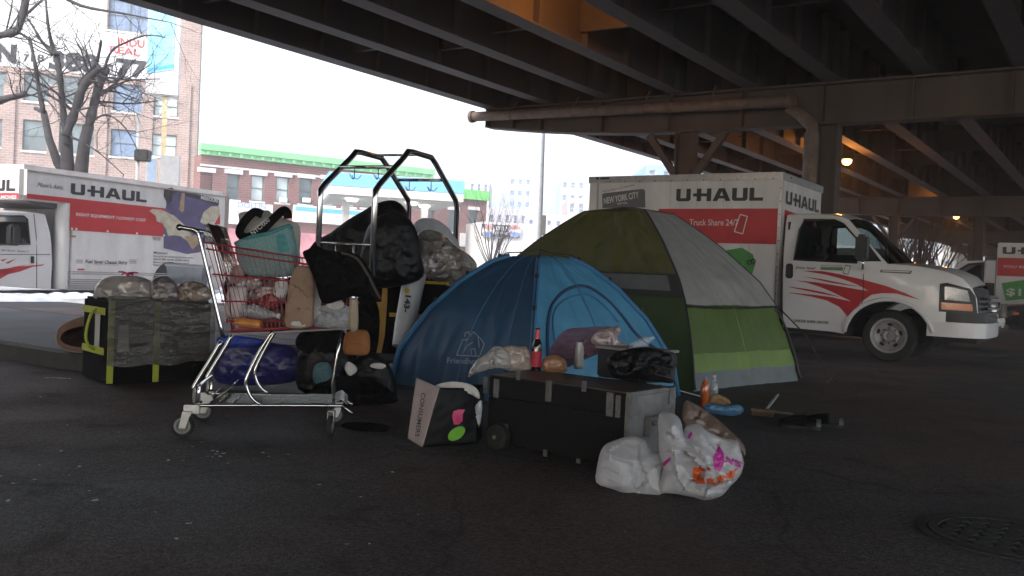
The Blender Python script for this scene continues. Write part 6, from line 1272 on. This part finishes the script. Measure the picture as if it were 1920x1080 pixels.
# dark heap at the foot of the carts
for i, (out, dep, mt, lab, cat, nm) in enumerate((
    ([(408, 718), (404, 670), (415, 640), (450, 632), (500, 640), (548, 650), (565, 680), (560, 712), (500, 722)], 7.4, mat('blue_plastic_bag', (.01, .02, .16), .35, 0, .4, 6, alpha=.95, bump=.6, bscale=12, col2=(.025, .015, .07)), 'shiny blue and purple plastic bag under the shopping cart', 'bag', 'blue_bag'),
    ([(560, 730), (556, 680), (572, 640), (610, 625), (650, 640), (668, 690), (660, 738), (610, 745)], 7.0, M['blackbag'], 'black trash bag on the ground behind the cart nose', 'trash bag', 'trash_bag'),
    ([(640, 745), (648, 700), (668, 668), (700, 660), (728, 680), (742, 720), (738, 748), (690, 752)], 6.9, M['blackbag'], 'black trash bag slumped between the strapped tote and the ground', 'trash bag', 'trash_bag'),
    ([(405, 636), (425, 628), (480, 634), (500, 640), (470, 650), (420, 650)], 7.2, mat('bright_blue_film', (.01, .035, .3), .3, 0, .3, 8, bump=.5), 'bright blue crinkled sheet at the top of the heap below the basket', 'sheet', 'blue_sheet'),
    ([(588, 716), (588, 690), (598, 680), (615, 680), (622, 695), (618, 716), (602, 720)], 6.6, mat('dull_teal', (.06, .13, .15), .7, 0, .3), 'dull teal round bundle on the ground behind the cart nose', 'bundle', 'teal_bundle'),
    ([(646, 690), (652, 678), (664, 684), (670, 694), (660, 704), (652, 702)], 6.55, M['paperw'], 'white crumpled scrap lying on the dark heap', 'paper', 'crumpled_paper'),
    ([(694, 686), (700, 681), (716, 681), (724, 686), (716, 692), (700, 690)], 6.6, M['paperw'], 'small white wrapper left of the blue tent corner', 'wrapper', 'white_wrapper'),
    ([(644, 662), (646, 630), (660, 618), (688, 620), (694, 640), (690, 664), (664, 666)], 6.75, mat('orange_brown_box', (.26, .1, .03), .8, 0, .3), 'orange brown carton below the black jacket', 'carton', 'brown_carton'))):
    P_ = [D(x, y, dep) for x, y in out]; zmn = min(p.z for p in P_)
    ob = puff(nm, out, dep, .6, mt, None, .02 if i < 3 else .01, 7, 50+i, crease=.018 if i < 4 else .008, label=lab, cat=cat, group='black trash bags' if nm == 'trash_bag' else None)
puff('flat_black_bag', [(640, 800), (650, 792), (690, 792), (722, 796), (730, 804), (715, 811), (670, 808)], 5.75, .8, M['cloth'], None, .01, 8, 60, label='flattened black bag on the asphalt right of the cart casters', cat='bag')
# ---------------------------------------------------------------- cargo tote far left, its cover and the things on it
q0 = G(200, 724); q1 = G(392, 716); ux = (q1-q0).normalized(); uyv = Vector((-ux.y, ux.x, 0)); TW = (q1-q0).length
ctt = thing('cargo_tote', 'square black cargo tote with lime straps under a smoky plastic cover', 'tote bag', q0, math.atan2(ux.y, ux.x))
def qp(px, py, off=0.0): return PLN(px, py, q0+uyv*off, ux)
hz_ = qp(300, 563)[1]; m = MB(); m.prism([(0, 0), (TW, 0), (TW, .55), (-.05, .6)], lambda u, v, w: (u, v, w), .01, hz_); m.build('body', M['cloth'], ctt, bevel=.02)
for px in (207, 293): s = qp(px, 650)[0]; m = MB(); m.box(s-.024, s+.024, -.012, -.004, .02, hz_-.01); m.build('strap', M['lime'], ctt)
for z in (hz_-.1, .27): 
    m = MB(); p0 = Vector((-.012, .0, z)); p1 = Vector((-.05-.012, .6, z)); e = (p1-p0); n = Vector((-e.y, e.x, 0)).normalized(); m.obox((p0+p1)/2+n*.004, e.length/2-.05, .004, .028, e); m.build('strap', M['lime'], ctt)
p0 = Vector((-.06, .16, hz_-.2)); m = MB(); e = Vector((-.05, .6, 0)).normalized(); m.obox(Vector((-.03, .22, hz_*.62)), .05, .003, .14, e); m.build('side_label', M['paperw'], ctt)
m = MB(); m.tube(smooth_pts([Vector((-.03, .25, hz_-.08)), Vector((-.09, .2, hz_-.14)), Vector((-.12, .2, hz_-.3)), Vector((-.09, .2, .3)), Vector((-.03, .25, .27))], 4), .012, 6); m.build('carry_strap', M['lime'], ctt, smooth=True)
def cov(i, j):
    u = -.02+(TW+.04)*i; z = .17+(hz_-.14)*j - .05*noise.noise(Vector((i*3, 0, 5)))*(1-j); y = -.03-.035*(1-j)-.028*noise.noise(Vector((u*5, 3, z*5)))-.02*ridged(Vector((u*2.4+z*2, 0, z*6)), 4); return (u, y, z)
m = MB(); m.grid(cov, 40, 34); m.build('plastic_cover', mat('cover_film', (.10, .09, .08), .22, 0, .08, 3, alpha=.72, spec=.8, bump=.6, bscale=16, stretch=(1, 1, 2.5)), ctt, smooth=True)
bvv = [qp(*p) for p in ((222, 610), (240, 608), (240, 658), (218, 660))]
m = MB(); m.face2d([bvv], lambda u, v: (u, -.02, v)); m.build('paper_label', M['paperw'], ctt)
dq = q0.y+.2
o = puff('white_trash_bag', [(181, 562), (178, 545), (186, 528), (205, 518), (232, 517), (255, 517), (280, 525), (296, 542), (302, 562), (250, 566)], dq+.1, .7, mat('grey_bag_film', (.36, .33, .32), .14, 0, .12, 5, alpha=.85, spec=1, bump=.5, bscale=14, coat=.5), None, .02, 7, 61, crease=.014, label='full whitish trash bag with a pink tie on the lime strapped tote', cat='trash bag')
m = MB(); rg = random.Random(4)
for k in range(14):
    a = rg.uniform(0, 6.28); c = D(240, 518, dq); m.tube(smooth_pts([c, c+Vector((math.cos(a)*.03, math.sin(a)*.02, .03)), c+Vector((math.cos(a)*.08*rg.uniform(.6, 1.4), math.sin(a)*.04, rg.uniform(.0, .04)))], 3), .006, 5)
m.xf(Matrix.Translation(-o.location)); m.build('pink_tie', M['pink'], o, smooth=True)
glossf = mat('film_with_bottles', (.3, .26, .26), .08, 0, .5, 9, alpha=.85, spec=1, coat=1, bump=1, bscale=22, col2=(.07, .04, .05))
puff('clear_bag', [(282, 562), (284, 530), (296, 518), (318, 520), (334, 540), (336, 562), (310, 566)], dq, .6, glossf, None, .015, 12, 62, crease=.009, label='clear shiny bag of bottles beside the pink tied bag', cat='bag', group='clear bags on the cargo tote')
puff('clear_bag', [(330, 562), (328, 540), (345, 528), (368, 528), (390, 538), (396, 560), (365, 566)], dq+.02, .6, mat('film_with_food', (.33, .26, .2), .08, 0, .5, 10, alpha=.85, spec=1, coat=1, bump=1, bscale=22, col2=(.12, .05, .03)), None, .015, 12, 63, crease=.009, label='clear bag with brown contents nearest the shopping cart handle', cat='bag', group='clear bags on the cargo tote')
pt = D(346, 532, dq+.3); t = thing('plastic_tub', 'clear bluish plastic tub standing behind the clear bags on the tote', 'tub', (pt.x, pt.y, 0), .05)
z0 = D(346, 535, dq+.3).z; z1 = D(346, 498, dq+.3).z; m = MB(); w0, w1 = .13, .155
m.add([(-w0, 0, z0), (w0, 0, z0), (w0, .2, z0), (-w0, .2, z0), (-w1, -.02, z1), (w1, -.02, z1), (w1, .22, z1), (-w1, .22, z1)], [(0, 3, 2, 1), (0, 1, 5, 4), (1, 2, 6, 5), (2, 3, 7, 6), (3, 0, 4, 7)]); m.build('tub_body', plastic('tub_plastic', (.5, .56, .68), .7, .2), t)
m = MB(); m.tube([(-w1, -.025, z1), (w1, -.025, z1), (w1, .225, z1), (-w1, .225, z1)], .008, 6, closed=True); m.build('rim', mat('tub_rim', (.6, .64, .72), .3), t)
puff('stuffing', [(322, 530), (330, 518), (350, 514), (368, 518), (372, 530)], dq+.38, .5, mat('grey_stuff', (.12, .13, .17), .8), None, .01, 12, 64, label='grey scraps seen inside the clear tub', cat='scraps')
# open leather bag
lp0 = G(145, 660, .152); t = thing('leather_bag', 'open brown leather bag lying on its side on the sidewalk at the far left', 'bag', (lp0.x, lp0.y, .152), 0); lb = mat('brown_leather', (.17, .085, .06), .55, 0, .3, 6, bump=.3)
PO = [D(x, y, lp0.y)-Vector((lp0.x, lp0.y, .152)) for x, y in ((172, 592), (150, 596), (128, 604), (110, 618), (107, 636), (114, 650), (135, 658), (172, 662))]; PI = [D(x, y, lp0.y)-Vector((lp0.x, lp0.y, .152)) for x, y in ((172, 612), (155, 612), (138, 615), (121, 622), (113, 634), (120, 643), (140, 650), (172, 652))]
PO = smooth_pts(PO, 4); PI = smooth_pts(PI, 4); m = MB(); n = len(PO)
for y0, y1, A_, B_ in ((0, .4, PO, PO), (0, .0, PO, PI), (.0, .35, PI, PI)):
    vs = [a+Vector((0, y0, 0)) for a in A_]+[b_+Vector((0, y1, 0)) for b_ in B_]; m.add(vs, [(i, i+1, n+i+1, n+i) for i in range(n-1)])
m.build('leather_body', lb, t, smooth=40, merge=True); m = MB(); m.tube([p+Vector((0, -.005, 0)) for p in PO], .009, 6); m.build('piping', mat('tan_piping', (.3, .22, .16), .6), t, smooth=True)
m = MB(); m.add([PI[0]+Vector((.0, .34, 0))]+[p+Vector((0, .34, 0)) for p in PI], [tuple(range(n+1))]); m.build('lining', M['dark'], t)
# ---------------------------------------------------------------- paper shopping bag
pa = [G(772, 832), G(790, 840), G(893, 826)]; pd = pa[1].y
t = thing('shopping_bag', 'black and white shopping bag with a pink and a green spot beside the black case', 'shopping bag', pa[1], 0)
def pq(px, py, dep): return D(px, py, dep)-pa[1]
sideq = [pq(764, 822, pd+.12), pq(792, 839, pd), pq(824, 727, pd+.02), pq(780, 708, pd+.16)]; frq = [pq(792, 839, pd), pq(895, 832, pd+.1), pq(900, 728, pd+.14), pq(824, 727, pd+.02)]
def quad(q, nu=14, nv=14, amp=.006, seed=0, bul=0):
    return lambda i, j: (q[0].lerp(q[1], i)).lerp(q[3].lerp(q[2], i), j)+Vector((0, -amp*crumple(Vector((i*.3, seed, j*.35)), 9, seed)-bul*math.sin(math.pi*i)*math.sin(math.pi*j), 0))
m = MB(); m.grid(quad(sideq, amp=.006, seed=3), 14, 20); sd = m.build('white_side', mat('bag_card_white', (.36, .3, .3), .7, 0, .12, 8), t, smooth=True, solid=.002)
m = MB(); m.grid(quad(frq, amp=.01, seed=5, bul=.02), 22, 20); frb = m.build('black_front', mat('glossy_black_card', (.006, .006, .007), .5, 0, .2, 10, spec=.18), t, smooth=True, solid=.002)
bk = [p+Vector((.02, .18, 0)) for p in frq]; m = MB(); m.grid(quad(bk, amp=.01, seed=6), 12, 12); m.grid(quad([frq[1], bk[1], bk[2], frq[2]], amp=.006, seed=7), 6, 12); m.build('back_panels', MATS['glossy_black_card'], t, smooth=True)
bvS = BVHTree.FromPolygons([v.co+pa[1] for v in sd.data.vertices], [tuple(p.vertices) for p in sd.data.polygons]); bvF = BVHTree.FromPolygons([v.co+pa[1] for v in frb.data.vertices], [tuple(p.vertices) for p in frb.data.polygons])
fS = drape_fn(bvS, .004, pa[1]); vs, fs = text2d('CONSUMERS', .01); A_ = Vector((790, 736)); d_ = Vector((-12, 82)); n_ = Vector((8, 1.2)); m = MB(); m.add([fS(A_.x+d_.x*u+n_.x*v, A_.y+d_.y*u+n_.y*v) for u, v in vs], fs); m.build('side_lettering', M['ink'], sd)
fF = drape_fn(bvF, .005, pa[1]); m = MB(); m.face2d([[(848, 780), (850, 771), (860, 768), (872, 768), (868, 776), (867, 790), (860, 796), (851, 796)]], fF, 5); m.build('pink_spot', M['pink'], frb)
m = MB(); m.face2d([[(856+16*math.cos(a)+3*math.sin(a), 813-13*math.sin(a)-4*math.cos(a)) for a in [i*math.pi/10 for i in range(20)]]], fF, 5); m.build('green_spot', mat('leaf_green', (.15, .42, .03), .5), frb)
puff('white_paper', [(818, 722), (840, 716), (860, 716), (885, 722), (898, 735), (898, 748), (880, 738), (850, 734), (825, 730)], pd+.1, .4, M['paperw'], None, .008, 12, 71, crease=.009, label='white packaging sticking out of the black shopping bag', cat='packaging')
puff('clear_wrapper', [(890, 765), (902, 750), (904, 770), (899, 800), (893, 790)], pd+.12, .4, plastic('wrap_shine', (.5, .52, .6), .6, .12, .9), None, .008, 12, 72, crease=.007, label='crinkled clear wrapper between the shopping bag and the case', cat='wrapper')
# ---------------------------------------------------------------- plastic bags in front of the case
w1 = puff('plastic_bag', [(1117, 905), (1122, 870), (1134, 840), (1160, 828), (1190, 821), (1212, 830), (1222, 848), (1240, 852), (1246, 880), (1245, 925), (1215, 930), (1180, 928), (1150, 918)], 4.42, .55, M['whitebag'], None, .045, 6, 81, crease=.010, smooth=32, label='plain white plastic bag in front of the black case, left of the printed one', cat='plastic bag', group='white plastic bags', lean=.2)
w2 = puff('plastic_bag', [(1236, 920), (1243, 880), (1236, 850), (1238, 820), (1240, 780), (1262, 778), (1278, 790), (1284, 815), (1290, 802), (1312, 798), (1330, 812), (1360, 825), (1385, 830), (1394, 850), (1397, 872), (1388, 895), (1370, 912), (1352, 930), (1320, 938), (1298, 932), (1265, 926)], 4.36, .5, M['whitebag'], None, .048, 6, 82, crease=.010, smooth=32, label='crumpled white plastic bag with orange and magenta lettering, nearest the camera', cat='plastic bag', group='white plastic bags', lean=.15)
bvW = bvh_of(w2); org = mat('bag_orange', (.62, .10, .02), .4); mag = mat('bag_magenta', (.45, .03, .27), .4)
for q in ([(1337, 858), (1348, 835), (1357, 850), (1358, 868), (1350, 885), (1340, 880)], [(1242, 868), (1258, 856), (1256, 864), (1244, 876)], [(1289, 818), (1296, 808), (1298, 814), (1292, 824)]): drape('magenta_mark', [q], mag, w2, bvW, .006, 6)
drape_text('bag_lettering', "N'S", mag, w2, bvW, (1358, 866), (1388, 878), 12, .006, .05)
drape('orange_mark', [[(1300, 876), (1330, 876), (1334, 882), (1322, 882), (1314, 884), (1314, 896), (1324, 898), (1334, 896), (1333, 906), (1306, 907), (1299, 900)]], org, w2, bvW, .006, 5)
drape_text('bag_lettering', 'UNK', org, w2, bvW, (1336, 912), (1392, 888), 13, .006, .06)
puff('clear_brown_bag', [(1284, 790), (1290, 756), (1310, 762), (1345, 785), (1375, 812), (1397, 835), (1396, 856), (1380, 850), (1340, 828), (1300, 815)], 4.95, .5, mat('brown_film', (.22, .15, .115), .3, 0, .4, 8, alpha=.75, spec=.8, bump=.5, bscale=12), None, .02, 9, 83, crease=.011, label='limp brownish clear bag behind the printed white bag', cat='bag', lean=.3)
# ---------------------------------------------------------------- bottles, brush, slippers by the green tent
p = G(1320, 762); p = Vector((p.x, p.y, 0)); h = .25
bottle('orange_bottle', 'upright bottle of orange drink at the near corner of the green tent', p, [(0, 0), (.032, 0), (.035, .01), (.035, h*.62), (.026, h*.8), (.013, h*.88), (.013, h*.95), (0, h*.95)], mat('orange_soda', (.55, .12, .02), .12, 0, .1, spec=.8), parts=(('cap', [(.015, h*.93), (.015, h), (0, h)], mat('cap_blue', (.1, .2, .5), .5)),))
p = G(1337, 760); bottle('clear_bottle', 'upright clear bottle just right of the orange drink', (p.x, p.y, 0), [(0, 0), (.036, 0), (.038, .02), (.036, .1), (.038, .15), (.022, .2), (.013, .22), (.013, .24), (0, .24)], plastic('pet_clear', (.5, .52, .55), .4, .06, .9), parts=(('cap', [(.015, .235), (.015, .255), (0, .255)], M['paperw']),))
puff('bottle_pack', [(1318, 762), (1330, 756), (1360, 760), (1385, 758), (1394, 766), (1390, 776), (1370, 780), (1340, 776), (1322, 772)], 6.9, .8, mat('blue_wrap', (.02, .12, .3), .25, 0, .4, 9, bump=.4, col2=(.1, .2, .25)), None, .01, 10, 84, label='blue wrapped bottle lying beside the orange drink bottle', cat='bottle')
puff('food_wrapper', [(1330, 758), (1332, 742), (1350, 740), (1368, 750), (1366, 760)], 7.1, .6, mat('amber_wrap', (.3, .17, .07), .25, 0, .4, 12, alpha=.85, bump=.6), None, .01, 12, 85, label='amber food wrapper on top of the blue wrapped bottle', cat='wrapper')
a = G(1408, 778); b_ = G(1480, 786); t = thing('hand_brush', 'wooden hand brush lying on the asphalt left of the slippers', 'brush', a, math.atan2((b_-a).y, (b_-a).x))
m = MB(); Lb = .19; m.box(0, Lb, -.03, .03, .035, .055); m.box(Lb, Lb+.14, -.013, .013, .038, .052); m.build('handle', mat('brush_wood', (.2, .12, .075), .7, 0, .2, 12), t, bevel=.006); m = MB()
rg = random.Random(9)
for k in range(120): x = rg.uniform(.01, Lb-.01); y = rg.uniform(-.025, .025); m.tube([(x, y, .036), (x+rg.uniform(-.006, .006), y+rg.uniform(-.008, .008), .002)], .0015, 3)
m.build('bristles', mat('bristle', (.14, .09, .06), .9), t)
p = D(1446, 752, 6.7); ob = MB(); ob.beam(G(1438, 766), G(1458, 750)+Vector((0, 0, .05)), .02, .01); tag(ob.build('plastic_strip', M['paperw']), 'short pale strip leaning over the hand brush', 'strip')
def slipper(px, py, rz, label):
    g_ = G(px, py); t = thing('slipper', label, 'slipper', g_, rz, 'black slippers')
    sole = [(.0, -.035), (.06, -.045), (.16, -.04), (.22, -.048), (.265, -.03), (.28, 0), (.265, .03), (.22, .045), (.14, .036), (.05, .042), (.0, .03), (-.012, 0)]
    m = MB(); m.prism([tuple(q.to_2d()) for q in smooth_pts([Vector((x, y, 0)) for x, y in sole], 3, True)], lambda u, v, w: (u, v, w), .0, .028); m.build('sole', M['rubber'], t, bevel=.004)
    m = MB(); m.grid(lambda i, j: (.09+.185*i, (.05-.022*max(0, i-.6))*math.cos(math.pi*j), .026+(.075-.045*i*i)*math.sin(math.pi*j)), 8, 10); m.build('upper', M['cloth'], t, smooth=True, solid=.004)
    m = MB(); m.grid(lambda i, j: (-.012+.03*i, .04*math.cos(math.pi*j), .026+.05*math.sin(math.pi*j)), 1, 8); m.build('heel_strap', mat('grey_rubber', (.08, .085, .085), .5), t, solid=.004)
slipper(1535, 806, R(165), 'left black slipper of the pair on the bare asphalt'); slipper(1578, 803, R(158), 'right black slipper of the pair on the bare asphalt')
# ---------------------------------------------------------------- manhole cover and litter
mc = G(1898, 1008); t = thing('manhole_cover', 'round iron manhole cover with a hexagon pattern at the lower right corner', 'manhole cover', (mc.x, mc.y, 0), .4); Rm_ = .33
iron = mat('cast_iron', (.045, .043, .041), .75, .1, .3, 20, bump=.4)
m = MB(); m.lathe([(Rm_+.045, .001), (Rm_+.045, .006), (Rm_+.012, .007), (Rm_+.01, -.004)], 64); m.build('frame_ring', iron, t)
m = MB(); m.lathe([(0, .002), (Rm_, .002)], 64); m.build('base_plate', mat('iron_recess', (.02, .02, .02), .9), t)
m = MB(); hx = .052
for i in range(-9, 10):
    for j in range(-9, 10):
        x = i*hx*1.5; y = (j+(i % 2)*.5)*hx*1.732
        if x*x+y*y < (Rm_-.045)**2:
            ln = [(x+hx*.84*math.cos(R(60*k)), y+hx*.84*math.sin(R(60*k))) for k in range(6)]; m.prism(ln, lambda u, v, w: (u, v, w), .002, .008)
m.lathe([(Rm_-.04, .003), (Rm_-.04, .0085), (Rm_-.002, .0085), (Rm_-.002, .003)], 64); m.build('raised_pattern', iron, t)
SL = {(351, 789): 'white scrap just right of the near rear cart wheel', (353, 983): 'largest lone white scrap low in the left half of the photo', (331, 1012): 'white scrap just below the largest lone one, near the bottom edge', (148, 877): 'bright white scrap near the left edge, level with the scrap cluster', (176, 941): 'roundish white scrap in the lower left',
      (168, 922): 'small scrap just above the roundish one in the lower left', (735, 887): 'white scrap below the left side of the shopping bag', (599, 910): 'white scrap halfway between cart caster and the bottom edge', (677, 933): 'white scrap right of centre of the bare asphalt below the cart', (1172, 998): 'lone speck below the two white plastic bags', (1712, 822): 'lone speck on the right below the van wheel', (493, 850): 'bright scrap right of the dense cluster', (803, 1044): 'tiny speck at the bottom edge by the rusty stain', (2, 893): 'scrap cut by the left edge of the photo'}
def scrap_label(px, py, i):
    if (px, py) in SL: return SL[(px, py)]
    if 385 <= px <= 425: return 'white scrap in the dense cluster just right of the near rear cart wheel'
    return 'tiny white scrap scattered over the asphalt left of the white plastic bags'
scrap = None; rg = random.Random(11); scr = mat('paper_scrap', (.55, .54, .55), .8, 0, .1)
spots = [(351, 789, 1), (361, 838, 1), (379, 830, 1), (344, 864, 1), (316, 864, .9), (400, 846, 1.6), (405, 853, 1.5), (413, 857, 1.5), (398, 858, 1.2), (408, 848, 1.2), (419, 852, 1.1), (388, 857, 1), (333, 846, .7), (428, 869, .7), (493, 850, 1.1), (475, 862, 1), (505, 857, 1.1), (540, 853, .7), (537, 878, .6), (148, 877, 1.3), (176, 941, 1.8), (168, 922, 1), (66, 901, 1.4), (25, 908, 1), (14, 941, 1.2), (130, 892, .6), (353, 983, 1.5), (331, 1012, 1.1), (291, 961, .6), (200, 786, .9), (126, 798, .8), (222, 811, .7), (115, 846, .7), (735, 887, 1.4), (599, 910, 1), (677, 933, 1), (783, 966, .7), (803, 1044, .7), (650, 1022, 1.2), (693, 1021, .8), (76, 745, .8), (74, 873, .7), (269, 957, .5), (572, 858, .5), (2, 893, 1), (1172, 998, .5), (1712, 822, .5), (1665, 882, .5)]
for i, (px, py, s_) in enumerate(spots):
    m = MB(); n = rg.randint(4, 6); r_ = .0085*s_; a0 = rg.uniform(0, 6)
    m.add([(0, 0, .003)]+[(r_*rg.uniform(.6, 1.5)*math.cos(a0+k*6.283/n), r_*rg.uniform(.7, 1.6)*math.sin(a0+k*6.283/n), .0012+rg.uniform(0, .006)*s_) for k in range(n)], [(0, 1+k, 1+(k+1) % n) for k in range(n)])
    o = m.build('paper_scrap', scr); o.location = G(px, py); tag(o, scrap_label(px, py, i), 'litter', 'white scraps on the asphalt')
m = MB(); a = G(80, 710); m.grid(lambda i, j: (a.x+.22*i, a.y+.03*j+.02*math.sin(i*3), .006+.012*abs(noise.noise(Vector((i*6, j*2, 1))))), 12, 2); tag(m.build('paper_strip', M['paperw'], smooth=True), 'long white crumpled strip lying at the foot of the left kerb', 'litter')
m = MB(); a = G(37, 652, .152); m.grid(lambda i, j: (a.x+.09*i, a.y+.07*j, .158+.03*abs(noise.noise(Vector((i*5, j*4, 1))))), 5, 4); tag(m.build('dead_leaf', mat('leaf_brown', (.12, .06, .03), .8), smooth=True), 'brown dead leaf on the pale sidewalk at far left', 'litter')
# ================================================================ HAZE
m = MB(); m.box(-560, 560, -30, 900, -1, 70); hz = m.build('haze', None); tag(hz, kind='stuff')
hm = bpy.data.materials.new('haze_air'); hm.use_nodes = True; nt = hm.node_tree; nt.nodes.remove(nt.nodes['Principled BSDF']); pv = nt.nodes.new('ShaderNodeVolumePrincipled')
pv.inputs['Color'].default_value = (.95, .96, 1, 1); pv.inputs['Density'].default_value = .0034; pv.inputs['Anisotropy'].default_value = .2
nt.links.new(pv.outputs[0], nt.nodes['Material Output'].inputs['Volume']); hz.data.materials.clear(); hz.data.materials.append(hm)
